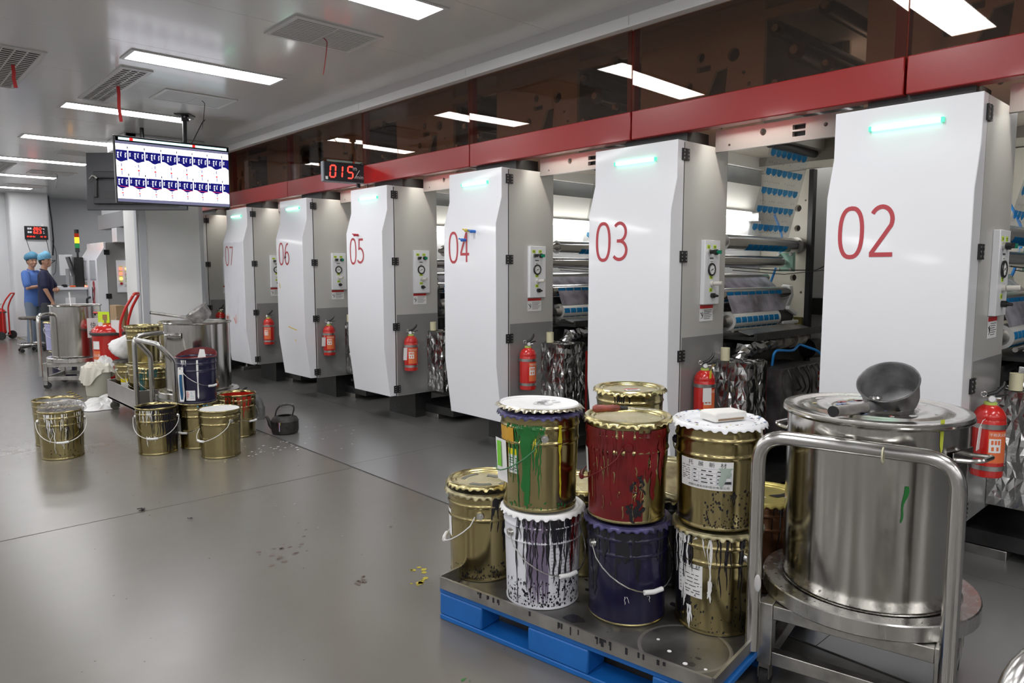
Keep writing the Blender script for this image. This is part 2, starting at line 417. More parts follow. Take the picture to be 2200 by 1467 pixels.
def grille(name, label, cx, cy, lx, ly, n, along, cross, wire=None, group=None, wirecol=None):
    t = thing(name, label, 'vent', (cx, cy, CEIL), 0, group)
    q = MB(); e = .035
    q.box(-lx/2, lx/2, -ly/2, -ly/2+e, -.012, 0); q.box(-lx/2, lx/2, ly/2-e, ly/2, -.012, 0)
    q.box(-lx/2, -lx/2+e, -ly/2+e, ly/2-e, -.012, 0); q.box(lx/2-e, lx/2, -ly/2+e, ly/2-e, -.012, 0)
    q.build('frame', GRF, t)
    q = MB(); q.box(-lx/2+.01, lx/2-.01, -ly/2+.01, ly/2-.01, -.0015, -.0002); q.build('backing', DARK, t)
    ix, iy = lx-2*e, ly-2*e
    for i in range(n):
        q = MB()
        if along == 'x':
            y = -iy/2 + iy*(i+.5)/n; q.obox((0,0,0), (ix, iy/n*(.56 if name == 'ceiling_grille' else .34), .003), (-.1,0,0)); o = q.build('slat', GRS, t, (0, y, -.008))
        else:
            x = -ix/2 + ix*(i+.5)/n; q.obox((0,0,0), (ix/n*.72, iy, .003), (0,.45,0)); o = q.build('slat', GRS, t, (x, 0, -.008))
    for i in range(cross):
        q = MB()
        if along == 'x': x = -ix/2 + ix*(i+1)/(cross+1); q.box(x-.005, x+.005, -iy/2, iy/2, -.013, -.003)
        else: y = -iy/2 + iy*(i+1)/(cross+1); q.box(-ix/2, ix/2, y-.009, y+.009, -.013, -.003)
        q.build('crossbar', GRF, t)
    if wire:
        q = MB(); wirecol = wirecol or BLACK
        if wire[0] == 'ribbon':
            L_ = wire[1]; pts = [(0,0,-.012), (.004,0,-.08), (.0,.004,-L_*.6), (.012,0,-L_)]
            vs = []
            for (x,y,z) in pts: vs += [(x-.012,y+.012,z),(x+.012,y-.012,z)]
            q.add(vs, [(2*i,2*i+1,2*i+3,2*i+2) for i in range(3)])
            q.build('ribbon', mat('red_ribbon', (.55,.02,.02), .5), t, (wire[2], wire[3], 0))
        else:
            L_ = wire[1]; q.tube(bend([(0,0,-.01),(.03,0,-.03),(.02,.01,-L_*.5),(-.01,0,-L_)], .05), .0035, 6)
            q.build('dangling_wire', wirecol, t, (wire[2], wire[3], 0))
    return t
grille('ceiling_grille', 'square white slatted ceiling vent with a red string, near the top edge', 2.735, 5.02, .70, .52, 14, 'x', 1, ('wire', .28, .02, .05), 'slatted return vents', mat('dark_red_string', (.3,.02,.02), .6))
grille('ceiling_grille', 'slatted ceiling vent with a thin wire above the hanging screen', 2.73, 7.75, .70, .52, 12, 'x', 1, ('wire', .3, .08, 0), 'slatted return vents')
grille('ceiling_grille', 'thin slatted ceiling vent beyond the dark second screen', 2.75, 12.45, .70, .5, 10, 'x', 1, None, 'slatted return vents')
grille('ceiling_grille', 'slatted ceiling vent with a short wire between the two far lights', 2.85, 15.3, .70, .52, 10, 'x', 1, ('wire', .28, .05, 0), 'slatted return vents')
grille('ceiling_grille', 'slatted ceiling vent by the far wall', 2.86, 17.95, .70, .5, 10, 'x', 1, None, 'slatted return vents')
grille('supply_diffuser', 'open grid ceiling vent with a red ribbon, at the picture edge', 1.06, 7.7, .50, 1.56, 22, 'x', 4, ('ribbon', .2, .10, -.2), 'open grid supply vents')
grille('supply_diffuser', 'open grid ceiling vent with a long red ribbon in front of a light', 1.98, 7.72, .26, 1.56, 22, 'x', 2, ('ribbon', .34, .03, -.05), 'open grid supply vents')
grille('supply_diffuser', 'small far grid ceiling vent without ribbon at the picture edge', 1.95, 15.1, .46, 1.5, 22, 'x', 4, None, 'open grid supply vents')

# ------------------------------------------------------------------ glazed hood with the red beam
PITCH = 1.62; Y0 = 1.0
hood = thing('machine_hood', 'long red beam with brown tinted glazing above the row of press cabinets', 'machine hood', (4.0, 5.0, 2.38))
def inh(b, name, m, **k):   # world coordinates -> hood local
    b.xform(Matrix.Translation((-4.0, -5.0, -2.38))); return b.build(name, m, hood, **k)
GLASS = clear_sheet('brown_glass', (.62,.49,.41), gloss=.05, rough=0.0)
REDP = mat('red_post_paint', (.3,.012,.012), .4)
seams = [1.405 + 1.735*k for k in range(-2, 8)]
for k in range(len(seams)-1):
    a, b = seams[k], seams[k+1]; b = min(b, 11.2)
    q = MB(); q.box(4.0, 4.09, a+.006, b-.006, 2.385, 2.575); inh(q, 'beam_panel', REDB, bevel=.006)
    q = MB(); tl = .0035 * ((k*37) % 5 - 2)
    q.add([(4.006,a+.004,2.575),(4.006,b-.004,2.575),(4.006+tl,b-.004,3.2),(4.006+tl,a+.004,3.2),
           (4.014,a+.004,2.575),(4.014,b-.004,2.575),(4.014+tl,b-.004,3.2),(4.014+tl,a+.004,3.2)],
          [(0,1,2,3),(7,6,5,4),(0,4,5,1),(1,5,6,2),(2,6,7,3),(3,7,4,0)])
    inh(q, 'glass_pane', GLASS, flat=True)
    q = MB(); q.box(4.05, 4.10, a+.01, a+.075, 2.57, 3.22); inh(q, 'post', REDP)
q = MB(); q.box(4.09, 4.115, -2.0, 10.3, 2.40, 2.55); inh(q, 'beam_core', mat('red_beam_shaded', (.16,.008,.008), .5))  # darker copy of the beam red: underside shade put into the colour

UBL = emis('under_beam_tube', (1,.97,.86), 30.0)
for i in range(-1, 7):
    yc = Y0+PITCH*i
    q = MB(); q.cyl((4.137,yc-.62,2.452),(4.137,yc-.07,2.452),.012,n=10); inh(q, 'under_beam_lamp', UBL)
    q = MB(); q.box(4.116,4.165,yc-.66,yc-.03,2.47,2.476); q.box(4.158,4.165,yc-.66,yc-.03,2.422,2.47); inh(q, 'lamp_shield', mat('lamp_shield', (.7,.7,.7), .3))  # added shield, keeps the tube's light off the rail and hood

# ------------------------------------------------------------------ dryer frames behind the glazing
PLATE = mat('machined_plate', (.62,.585,.50), .45)
RAIL = mat('cream_rail', (.33,.31,.30), .5)
ROLLD = mat('dark_roller', (.10,.10,.105), .35, metal=.7)
def dryer():
    t = thing('dryer_frame', 'x', 'dryer frame', (5.0, 0, 2.3))
    def B(q, n, m, **k): q.xform(Matrix.Translation((-5.0, 0, -2.3))); return q.build(n, m, t, **k)
    def side(x, nm):
        vs, fs = plate_mesh([(-.20,2.31),(.78,2.31),(.78,3.24),(-.20,3.24)],
            [ring2(.02,2.93,.045), ring2(.27,2.96,.032), ring2(.36,2.78,.03), ring2(.44,2.62,.03), ring2(-.06,2.80,.013), ring2(-.1,2.72,.013),
             [(.08,2.62),(.20,2.60),(.24,2.66),(.15,2.85),(.06,2.86)], rrect(.19,.30,2.86,2.90,.006), ring2(.52,2.45,.03), ring2(.1,2.47,.018), rrect(.4,.52,2.5,2.53,.01)], .03)
        q = MB(); q.add([(x+p[2], p[0], p[1]) for p in vs], fs); B(q, nm, PLATE, flat=True)
    side(4.46, 'side_plate'); side(5.75, 'side_plate')
    q = MB(); q.box(5.6, 5.62, -.2, .78, 2.35, 3.2); B(q, 'inner_casing', mat('dryer_casing', (.16,.145,.12), .6))
    q = MB(); q.box(4.6, 5.6, -.1, .7, 2.42, 3.1); B(q, 'dryer_box', mat('dryer_box_paint', (.26,.23,.19), .5))
    for y, z, r in ((-.29,3.02,.05),(-.42,2.86,.06),(-.30,2.68,.05),(-.46,2.52,.055),(-.62,2.74,.04),(-.6,3.08,.05)):
        q = MB(); q.cyl((4.44,y,z), (5.75,y,z), r, n=20); B(q, 'roller', ROLLD)
        for a_ in (4.40, 5.75):
            q = MB(); q.cyl((a_,y,z), (a_+.04,y,z), r*.45, n=12); B(q, 'journal', STEELD)
    q = MB(); q.box(4.44, 4.48, -.84, .78, 3.1, 3.16); B(q, 'tie_rail', PLATE)
    q = MB(); q.box(4.50, 4.56, -.84, -.2, 2.35, 2.40); B(q, 'tie_bar', ROLLD)
    # cream rail under the red beam with its holes and brackets
    vs, fs = plate_mesh([(-.99,2.265),(.0,2.265),(.0,2.40),(-.99,2.40)], [ring2(-.33,2.35,.022), ring2(-.72,2.34,.012), ring2(-.1,2.30,.008), rrect(-.60,-.52,2.335,2.365,.004), rrect(-.60,-.52,2.295,2.325,.004)], .03)
    q = MB(); q.add([(4.24+p[2], p[0], p[1]) for p in vs], fs); B(q, 'under_rail', RAIL, flat=True)
    for z in (2.35, 2.31):
        q = MB(); q.box(4.256, 4.27, -.61, -.51, z-.02, z+.02); B(q, 'latch', BLACK)
    q = MB(); q.box(4.05, 4.3, .1, .6, 2.30, 2.40); B(q, 'cabinet_bracket', mat('black_bracket', (.03,.03,.03), .5))
    return t
dry = dryer()
q = MB(); q.box(6.55, 6.6, -2.2, 11.5, 0, 3.22); struct(q.build('wall_backdrop', mat('backdrop_dark', (.06,.055,.05), .8)))  # added backdrop, coloured dark so the space behind the presses stays dim
q = MB(); q.box(4.2, 6.55, 11.3, 11.35, 0, 3.22); struct(q.build('trim_7', DARK))
DRYL = {'02':'cream dryer frame behind brown glass, reflecting the widest lamp streak, over cabinet 02','03':'cream dryer frame with clear dark bores behind brown glass over cabinet 03','04':'dryer frame behind brown glass above cabinet 04 with the pegs',
  '05':'dryer frame behind brown glass above cabinet 05 and the red speed display','06':'dim dryer frame behind brown glass above cabinet 06','07':'dim dryer frame behind brown glass above plastic-wrapped cabinet 07','08':'dim dryer frame behind brown glass beside the hanging screen'}
UNITL = {'02':'dark cluttered printing unit at the picture edge beyond cabinet 02','03':'printing unit with rising blue-printed film between cabinets 03 and 02','04':'printing unit with foil-wrapped pipe between cabinets 04 and 03','05':'sliver of printing unit with tape roll between cabinets 05 and 04','06':'printing unit hidden behind cabinet 06','07':'printing unit hidden behind plastic-wrapped cabinet 07'}
NUM = ['02','03','04','05','06','07','08']
for i in range(-1, 7):
    nm = NUM[i] if i >= 0 else None
    lab = DRYL[nm] if nm else 'cream dryer frame behind brown glass at the top corner of the picture'
    loc = (5.0, Y0+PITCH*i, 2.3)
    if i == -1: dry.location = loc; dry['label'] = lab; dry['group'] = 'dryer frames behind the brown glazing'
    else: dup(dry, loc, 0, lab, 'dryer frames behind the brown glazing')

# ------------------------------------------------------------------ printing units seen between the cabinets
BLUEF = None
def film_mat(name, tint, blue=False):
    return clear_sheet(name, tint, gloss=.14, rough=.12, white=.22 if not blue else .35)
def printed_blue():
    m = bpy.data.materials.new('blue_print'); m.use_nodes = True; nt = m.node_tree; L = nt.links
    nt.nodes.remove(nt.nodes['Principled BSDF'])
    t = nt.nodes.new('ShaderNodeBsdfTransparent'); t.inputs[0].default_value = (.25,.62,.9,1)
    d = nt.nodes.new('ShaderNodeBsdfDiffuse'); d.inputs[0].default_value = (.02,.22,.5,1)
    x = nt.nodes.new('ShaderNodeMixShader'); x.inputs[0].default_value = .6
    L.new(t.outputs[0], x.inputs[1]); L.new(d.outputs[0], x.inputs[2]); L.new(x.outputs[0], nt.nodes['Material Output'].inputs[0]); return m
BLUEF = printed_blue()
FILM = film_mat('clear_film', (.82,.84,.84))
FOIL = mat('crumpled_foil', (.5,.5,.5), .22, metal=1.0, bump=.5, bscale=16)
FOILD = mat('inky_foil', (.20,.20,.21), .3, metal=.8, bump=.9, bscale=9, var=.6, vscale=5)
INKY = mat('ink_stained_black', (.018,.018,.018), .4, bump=.3, bscale=30, var=.5)
OLIVE = mat('yellowed_guard', (.10,.085,.02), .3, var=.6, vscale=5)
PANELW = mat('unit_panel', (.78,.76,.70), .45); PANELG = mat('unit_grey', (.33,.34,.34), .5)
DRIVE = mat('drive_cabinet_grey', (.40,.41,.42), .4)
HOSEB = mat('blue_air_hose', (.02,.22,.6), .35); HOSEI = mat('indigo_coil', (.05,.04,.35), .35)
STRIPL = emis('inspection_lamp', (1,.99,.97), 9.0)
GAPFILL = emis('gap_fill_tube', (1,.96,.88), 2.5)
GREEN = mat('green_bracket', (.25,.42,.33), .5)
def scallop(b, P, w, h, n, m):
    """printed band with a scalloped lower edge; P(u,v) maps to 3-d"""
    for k in range(n):
        u0 = w*k/n; pts = [(u0+w/n*.04, h)]
        arc = [(u0+w/n*(.04+.92*j/8), h*.35 - h*.35*math.sin(PI*j/8)) for j in range(9)]
        pts = [(u0+w/n*.04, h)] + arc + [(u0+w/n*.96, h)]
        b.add([P(*p) for p in pts], [tuple(range(len(pts)))], m)
ROLLC = mat('worn_chrome_roller', (.56,.56,.56), .2, metal=1.0)
def crumpled(x0, x1, y0, y1, z0, z1, n, amp, seed):
    r = random.Random(seed); q = MB()
    def J(p): return tuple(c + r.uniform(-amp, amp) for c in p)
    for ax, t in (('x',x0),('x',x1),('y',y0),('y',y1),('z',z1)):
        P = [[None]*(n+1) for _ in range(n+1)]
        for i in range(n+1):
            for j in range(n+1):
                a, b = i/n, j/n
                p = {'x':(t,y0+(y1-y0)*a,z0+(z1-z0)*b),'y':(x0+(x1-x0)*a,t,z0+(z1-z0)*b),'z':(x0+(x1-x0)*a,y0+(y1-y0)*b,t)}[ax]
                P[i][j] = J(p) if 0 < i < n and 0 < j < n else tuple(c + .5*amp*math.sin(37*c*(k+1)+seed) for k, c in enumerate(p))
        vs = [P[i][j] for i in range(n+1) for j in range(n+1)]; fs = []
        for i in range(n):
            for j in range(n):
                a, b, c, d = i*(n+1)+j, (i+1)*(n+1)+j, (i+1)*(n+1)+j+1, i*(n+1)+j+1
                fs += [(a,b,c),(a,c,d)] if r.random() < .5 else [(a,b,d),(b,c,d)]
        q.add(vs, fs)
    return q
def press_unit():
    t = thing('press_unit', 'x', 'printing unit', (5.0, 0, 0))
    def B(q, n, m, **k): q.xform(Matrix.Translation((-5.0, 0, 0))); return q.build(n, m, t, **k)
    # far side plate with bores
    vs, fs = plate_mesh([(.06,.25),(1.42,.25),(1.42,2.3),(.06,2.3),(.06,.4)], [ring2(.15,2.0,.028), ring2(.17,1.44,.028), ring2(.15,1.84,.026), ring2(.10,1.32,.01), ring2(.42,1.85,.03), ring2(.09,2.06,.008), ring2(.22,1.94,.008)], .04)
    q = MB(); q.add([(5.74+p[2], p[0], p[1]) for p in vs], fs); B(q, 'side_plate', PLATE, flat=True)
    q = MB(); q.box(5.70, 5.76, .022, .06, .2, 2.3); B(q, 'dark_upright', BLACK)
    q = MB(); q.box(5.68, 5.705, .065, .7, .55, 1.12); B(q, 'splash_guard', OLIVE)
    # panels behind the rollers
    q = MB(); q.box(4.42, 5.7, .44, .5, 2.33, 2.42); B(q, 'cross_beam', PANELW)
    q = MB(); q.box(4.42, 5.7, .47, .5, 2.2, 2.325); B(q, 'grey_panel', PANELG)
    q = MB(); q.box(4.42, 5.7, .455, .5, 1.98, 2.195); B(q, 'cream_panel', PANELW)
    q = MB(); q.box(4.42, 5.7, .46, .5, 1.0, 1.975); B(q, 'white_backing', mat('white_backing', (.85,.85,.84), .5))
    q = MB(); q.box(4.42, 4.56, .43, .455, 2.02, 2.17); jb = B(q, 'junction_plate', mat('junction_grey', (.22,.23,.24), .5), bevel=.003)
    for x, z in ((4.545,2.035),(4.545,2.155)):
        q = MB(); q.cyl((x,.425,z),(x,.431,z),.006,n=8); q.xform(Matrix.Translation((-5,0,0))); q.build('screw', STEEL, jb)
    q = MB(); q.tube(bend([(4.43,.42,2.15),(4.47,.38,2.12),(4.5,.38,2.08),(4.5,.42,2.06)], .03), .009, 8); B(q, 'cable', BLACK)
    q = MB(); q.cyl((4.6,.40,1.93),(5.5,.40,1.93),.018,n=12); B(q, 'lamp_tube', STRIPL)
    for x in (4.57, 5.52):
        q = MB(); q.box(x-.03, x+.03, .37, .455, 1.9, 1.965); B(q, 'lamp_holder', STEELD)
    q = MB(); q.box(4.55, 5.55, .43, .455, 1.945, 1.975); B(q, 'lamp_shield', mat('lamp_shield', (.7,.7,.7), .3))
    q = MB(); q.cyl((4.5,-.66,2.34),(5.4,-.66,2.34),.016,n=10); B(q, 'gap_fill_tube', GAPFILL)  # unseen tube added to brighten the gap and rollers
    # rollers across the web
    q = MB(); q.cyl((4.9,-.02,2.40),(5.6,-.02,2.40),.032,n=16); q.cyl((5.6,-.02,2.40),(5.72,-.02,2.40),.014,n=10); B(q, 'guide_roller', ROLLD)
    def roller(x0, x1, y, z, r, m=ROLLC, jl=.05, nm='roller'):
        q = MB(); q.cyl((x0,y,z),(x1,y,z),r,n=28); o = B(q, nm, m)
        for a_, b_, c_, d_ in ((x0-jl,x0,r*.4,r*.7),(x1,x1+jl,r*.7,r*.4)):
            q = MB(); q.cyl((a_,y,z),(b_,y,z),c_,d_,n=16); q.xform(Matrix.Translation((-5,0,0))); q.build('journal', STEELD, o)
        return o
    roller(4.56, 5.60, .13, 1.70, .057)
    q = MB(); q.cyl((5.66,.13,1.70),(5.72,.13,1.70),.065,n=20); q.cyl((5.62,.13,1.70),(5.68,.13,1.70),.032,n=16)
    for a in range(4): q.cyl((5.64,.13+.045*math.cos(a*PI/2+.7),1.70+.045*math.sin(a*PI/2+.7)),(5.672,.13+.045*math.cos(a*PI/2+.7),1.70+.045*math.sin(a*PI/2+.7)),.009,n=8)
    B(q, 'bearing_flange', STEELD)
    roller(4.45, 5.40, .13, 1.565, .045)
    q = MB(); q.box(5.5, 5.54, .07, .19, 1.49, 1.64); br = B(q, 'bearing_bracket', GREEN)
    q = MB()
    for a in (-1,1):
        for c in (-1,1): q.cyl((5.47,.13+.05*a,1.565+.06*c),(5.5,.13+.05*a,1.565+.06*c),.012,n=10)
    q.cyl((5.40,.13,1.565),(5.5,.13,1.565),.018,n=10); q.xform(Matrix.Translation((-5,0,0))); q.build('bolt', STEEL, br)
    roller(4.45, 5.35, .22, 1.44, .038); roller(4.45, 5.45, .10, 1.325, .05)
    roller(4.45, 5.3, .16, 1.235, .035, ROLLD)
    roller(4.50, 5.15, .04, 1.145, .066, mat('printed_cylinder', (.74,.74,.72), .3, metal=.35))
    q = MB(); q.cyl((5.15,.04,1.145),(5.36,.04,1.145),.058,n=24); B(q, 'cylinder_end', BLACK)
    q = MB(); q.prism([(.03,1.06),(.16,1.06),(.17,1.16),(.13,1.26),(.15,1.34),(.12,1.39),(.06,1.38),(.05,1.3),(.08,1.22),(.05,1.14)], 'x', 5.44, 5.50)
    B(q, 'swing_arm', mat('white_arm', (.6,.6,.58), .5), bevel=.006)
    q = MB(); q.box(5.2, 5.45, -.02, .05, 1.09, 1.115); q.obox((5.32,-.02,1.19),(.14,.03,.03),(0,.4,0)); B(q, 'clamp', mat('white_arm', (.6,.6,.58), .5), bevel=.004)
    q = MB(); q.prism([(.05,1.05),(.14,1.05),(.16,1.2),(.08,1.3)], 'x', 4.43, 4.47); B(q, 'bearing_arm', ROLLD)
    # film web climbing towards the dryer, with its printed bands
    A, Bv = Vector((4.93,.13,1.75)), Vector((4.93,-.03,2.42)); up = (Bv-A); Lw = up.length; upn = up.normalized(); acr = Vector((1,0,0))
    def PW(u, v, off=0): return tuple(A + acr*u + upn*v + Vector((0,-1,0))*off)
    q = MB(); q.add([PW(-.03,0),PW(.6,0),PW(.6,Lw),PW(-.03,Lw)], [(0,1,2,3)])
    wb = B(q, 'film_web', FILM, flat=True)
    for k in range(5):
        q = MB(); scallop(q, lambda u, v, k=k: PW(u+.0, v+.045+.135*k, .002), .56, .05, 7, 0)
        q.xform(Matrix.Translation((-5,0,0))); q.build('printed_band', BLUEF, wb, flat=True)
    q = MB()
    for k in range(14):
        for c in range(16):
            if rnd.random() < .6: u = .02+.034*c; v = .03+.046*k+.004*(c%2); q.add([PW(u,v,.003),PW(u+.004,v,.003),PW(u+.007,v+.009,.003),PW(u+.003,v+.009,.003)], [(0,1,2,3)])
    q.xform(Matrix.Translation((-5,0,0))); stuff(q.build('print_tick', INKK, wb, flat=True))
    # printed bands lying on the lower rollers
    q = MB()
    for z, y, r, u0, u1 in ((1.70,.13,.0585,4.82,5.42),(1.325,.10,.0515,4.5,5.3),(1.145,.04,.0675,4.5,5.12)):
        n = 8
        for k in range(n):
            for a0, a1 in ((-2.9,-1.9),) if z > 1.5 else ((-3.6,-3.0),(-2.5,-2.1)):
                x0 = u0+(u1-u0)*(k+.06)/n; x1 = u0+(u1-u0)*(k+.94)/n
                vs = []
                for j in range(5):
                    a = a0+(a1-a0)*j/4
                    vs += [(x0,y+r*math.cos(a+PI*0),z-r*math.sin(a+PI)),(x1,y+r*math.cos(a),z-r*math.sin(a+PI))]
                q.add(vs, [(2*j,2*j+1,2*j+3,2*j+2) for j in range(4)])
    stuff(B(q, 'roller_print', BLUEF, flat=True))
    q = MB(); q.add([(4.5,.22,1.478),(5.3,.22,1.478),(5.3,.10,1.375),(4.5,.10,1.375)], [(0,1,2,3)]); q.add([(4.5,.055,1.34),(5.25,.055,1.34),(5.25,.0,1.2),(4.5,.0,1.2)], [(0,1,2,3)])
    B(q, 'printed_film', mat('printed_film_mix', (.22,.21,.25), .2, var=.6, vscale=7), flat=True)
    q = MB(); q.tube([(4.45,.0,1.52),(5.0,-.04,1.50),(5.62,-.06,1.50),(5.72,-.08,1.53)], .004, 6); q.tube([(4.45,-.02,1.50),(5.1,-.06,1.47),(5.72,-.08,1.50)], .003, 6)
    B(q, 'pull_cable', BLACK)
    q = MB(); q.tube(bend([(5.62,.3,1.95),(5.60,.2,1.75),(5.5,.2,1.55),(5.5,.25,1.4)], .1), .009, 8); B(q, 'air_hose', HOSEB)
    # ink tray, doctor blade, pumps and foil wrapped pipes below
    q = MB(); q.box(4.42, 5.5, -.22, .25, 1.03, 1.05); q.box(4.42, 5.5, -.23, -.21, 1.03, 1.08); B(q, 'ink_tray', INKY)
    q = MB(); q.tube([(4.42,-.05,1.09),(5.3,-.05,1.085)], .014, 8); q.obox((4.9,-.12,1.075),(.9,.09,.006),(.25,0,0)); B(q, 'doctor_blade', STEELD)
    q = MB(); q.box(4.42, 5.6, .0, .4, .25, 1.0); B(q, 'ink_trough', INKY)
    q = MB()
    pth = [Vector((4.44,-.02,.62)),Vector((4.46,-.05,.78)),Vector((4.47,-.08,.92)),Vector((4.54,-.1,.97)),Vector((4.68,-.1,.985)),Vector((4.86,-.1,.99))]
    rz_ = random.Random(3); pp = bend(pth, .08, 4); q.tube(pp, [.055+rz_.uniform(-.012,.014) for _ in pp], 12); q.v = [tuple(c+rz_.uniform(-.007,.007) for c in p) for p in q.v]; B(q, 'foil_pipe', FOIL, flat=True)
    q = MB()
    for x, r in ((4.9,.05),(5.0,.06),(5.09,.048),(5.2,.062),(5.3,.05)): q.cyl((x-.04,-.1,.985),(x+.04,-.1,.985),r,n=18)
    q.cyl((4.85,-.1,.985),(5.42,-.1,.985),.028,n=12); B(q, 'shaft_clamp', mat('stained_casting', (.38,.36,.33), .45, metal=.5, var=.6, vscale=14))
    q = MB()
    for x in (4.88, 5.14): q.box(x, x+.14, -.13, -.03, 1.0, 1.055)
    B(q, 'slide_block', INKY, bevel=.004)
    q = MB(); q.cyl((5.40,-.12,.9),(5.52,-.14,.9),.075,n=20); q.cyl((5.36,-.12,.9),(5.40,-.12,.9),.05,n=16); B(q, 'motor', BLACK)
    q = crumpled(4.25, 4.50, -.26, .0, .3, .90, 15, .009, 5); B(q, 'foil_box', FOIL, flat=True)
    q = crumpled(4.50, 4.63, -.2, .0, .3, .80, 12, .010, 6); B(q, 'foil_skirt', FOILD, flat=True)
    q = crumpled(4.64, 5.2, -.30, -.02, .3, .83, 9, .007, 8); B(q, 'ink_pump_box', FOILD, angle=25)
    q = MB(); q.tube(bend([(4.70,-.2,.84),(4.68,-.22,.95),(4.9,-.25,.93),(5.1,-.2,.96)], .06), .009, 8); q.tube(bend([(5.1,-.2,.96),(5.25,-.3,.9),(5.3,-.3,.78)], .08), .009, 8); B(q, 'ink_hose', HOSEB)
    q = MB()
    for k in range(7):
        x = 4.72+.075*k; q.tube(bend([(x,-.305,.82),(x+.02*rnd.uniform(-1,1),-.34,.76),(x+.05*rnd.uniform(-1,1),-.35,.68),(x+.05,-.32,.6+.1*rnd.random())], .05), .006, 6)
    B(q, 'wiring', BLACK)
    q = MB(); q.cyl((4.56,-.22,.3),(4.56,-.22,.82),.016,n=10); B(q, 'red_pipe', REDX)
    q = MB(); cpt = []
    for k in range(40): a = k*.9; cpt.append((5.28+.02*math.cos(a), -.30+.02*math.sin(a), .72-.007*k))
    q.tube(cpt, .006, 6); B(q, 'coil_hose', HOSEI)
    q = MB(); ringp = [(5.40, -.26+.075*math.cos(2*PI*k/20), .66+.075*math.sin(2*PI*k/20)) for k in range(20)]
    q.tube(ringp, .012, 8, closed=True)
    for k in range(3):
        a = 2*PI*k/3+.4; q.cyl((5.40,-.26,.66),(5.40,-.26+.07*math.cos(a),.66+.07*math.sin(a)),.01,n=8)
    B(q, 'hand_wheel', mat('red_wheel', (.4,.02,.02), .35))
    q = MB(); q.box(4.3, 5.65, -.35, .3, .06, .14); B(q, 'base_frame', INKY)
    q = MB(); q.cyl((4.25,-.1,.905),(4.25,-.1,.99),.03,n=16); B(q, 'tape_roll', mat('masking_tape', (.7,.66,.45), .5))
    # grey drive cabinet on the far side
    q = MB(); q.cyl((5.97,-.7,2.62),(5.97,.6,2.62),.018,n=10); B(q, 'drive_fill_tube', emis('drive_fill_glow', (1,.98,.95), 9.0))  # unseen tube, added so the drive cabinet does not go black
    q = MB(); q.box(6.15, 6.5, -.75, .3, 1.26, 2.6); dc = B(q, 'drive_cabinet', DRIVE, bevel=.005)
    q = MB(); q.tube(bend([(6.14,-.3,1.80),(6.09,-.3,1.80),(6.09,-.3,2.0),(6.14,-.3,2.0)], .02), .012, 8); q.xform(Matrix.Translation((-5,0,0))); q.build('door_handle', BLACK, dc)
    q = MB(); q.box(6.14, 6.15, -.02, .04, 1.4, 1.8); q.box(6.12,6.15,-.72,-.66,1.3,2.5); q.xform(Matrix.Translation((-5,0,0))); q.build('recess', BLACK, dc)
    q = MB(); q.box(6.12, 6.5, -.75, .3, 1.12, 1.26); B(q, 'drive_plinth', BLACK)
    q = MB(); q.box(6.18, 6.5, -.75, .3, .1, 1.12); lc = B(q, 'lower_cabinet', mat('drive_lower', (.36,.365,.37), .45, var=.2, vscale=3), bevel=.005)
    q = MB(); q.box(6.172, 6.18, -.25, -.17, 1.0, 1.05); q.xform(Matrix.Translation((-5,0,0))); q.build('latch', BLACK, lc)
    q = MB(); q.tube(bend([(6.12,-.1,1.55),(6.02,-.15,1.75),(6.0,-.1,1.85),(6.1,-.05,1.9)], .08), .02, 8); B(q, 'cable_loop', BLACK)
    return t
pu = press_unit()
for i in range(6):
    loc = (5.0, Y0+PITCH*i, 0)
    lab = UNITL[NUM[i]]
    if i == 0: pu.location = loc; pu['label'] = lab; pu['group'] = 'printing units between the cabinets'
    else: dup(pu, loc, 0, lab, 'printing units between the cabinets')

# ------------------------------------------------------------------ numbered cabinets
def arc(cx, cy, rx, ry, a0, a1, n=14): return [(cx+rx*math.cos(math.radians(a0+(a1-a0)*k/n)), cy+ry*math.sin(math.radians(a0+(a1-a0)*k/n))) for k in range(n+1)]
def digit(d):
    """strokes in a box 1 wide, 2.1 high"""
    if d == '0': return [([(.5+.5*abs(math.cos(a))**.8*(1 if math.cos(a)>0 else -1), 1.05+1.05*abs(math.sin(a))**.85*(1 if math.sin(a)>0 else -1)) for a in [2*PI*k/32 for k in range(32)]], True)]
    if d == '2': return [(arc(.48,1.55,.46,.55,150,-25,14)+[(.62,.92),(.06,.12)], False), ([(.0,.09),(1.0,.09)], False)]
    if d == '3': return [(arc(.42,1.58,.47,.50,140,-90,14), False), (arc(.40,.56,.55,.52,90,-140,16), False), ([(.22,1.08),(.44,1.08)], False)]
    if d == '4': return [([(.74,0),(.74,2.1)], False), ([(.70,2.04),(.05,.62)], False), ([(.0,.56),(1.05,.56)], False)]
    if d == '5': return [([(.9,2.02),(.16,2.02)], False), ([(.24,2.08),(.18,1.16)], False), (arc(.36,.68,.58,.60,118,-140,16), False)]
    if d == '6': return [([(.82,2.03)]+arc(.72,.9,.66,1.12,95,180,8)+arc(.5,.62,.44,.60,180,-180,22), False)]
    if d == '7': return [([(.0,2.01),(1.0,2.01)], False), ([(.95,2.05),(.32,0)], False)]
    if d == '8': return [(arc(.5,1.57,.40,.48,-90,270,20), True),(arc(.5,.56,.48,.54,90,450,20), True)]
LIME = mat('lime_label', (.55,.75,.06), .6); GREENL = emis('door_lamp_green', (.25,1.0,.62), 2.6)
GREENT = mat('green_lamp_housing', (.10,.75,.45), .3, emit=(.1,.9,.5), es=.35)
DGREEN = mat('green_cap', (.0,.22,.12), .4)
NUMRED = mat('number_red', (.48,.06,.075), .5)
PROF = [(-.08,2.30),(-.08,2.07),(-.14,1.865),(-.14,.74),(-.08,.28)]
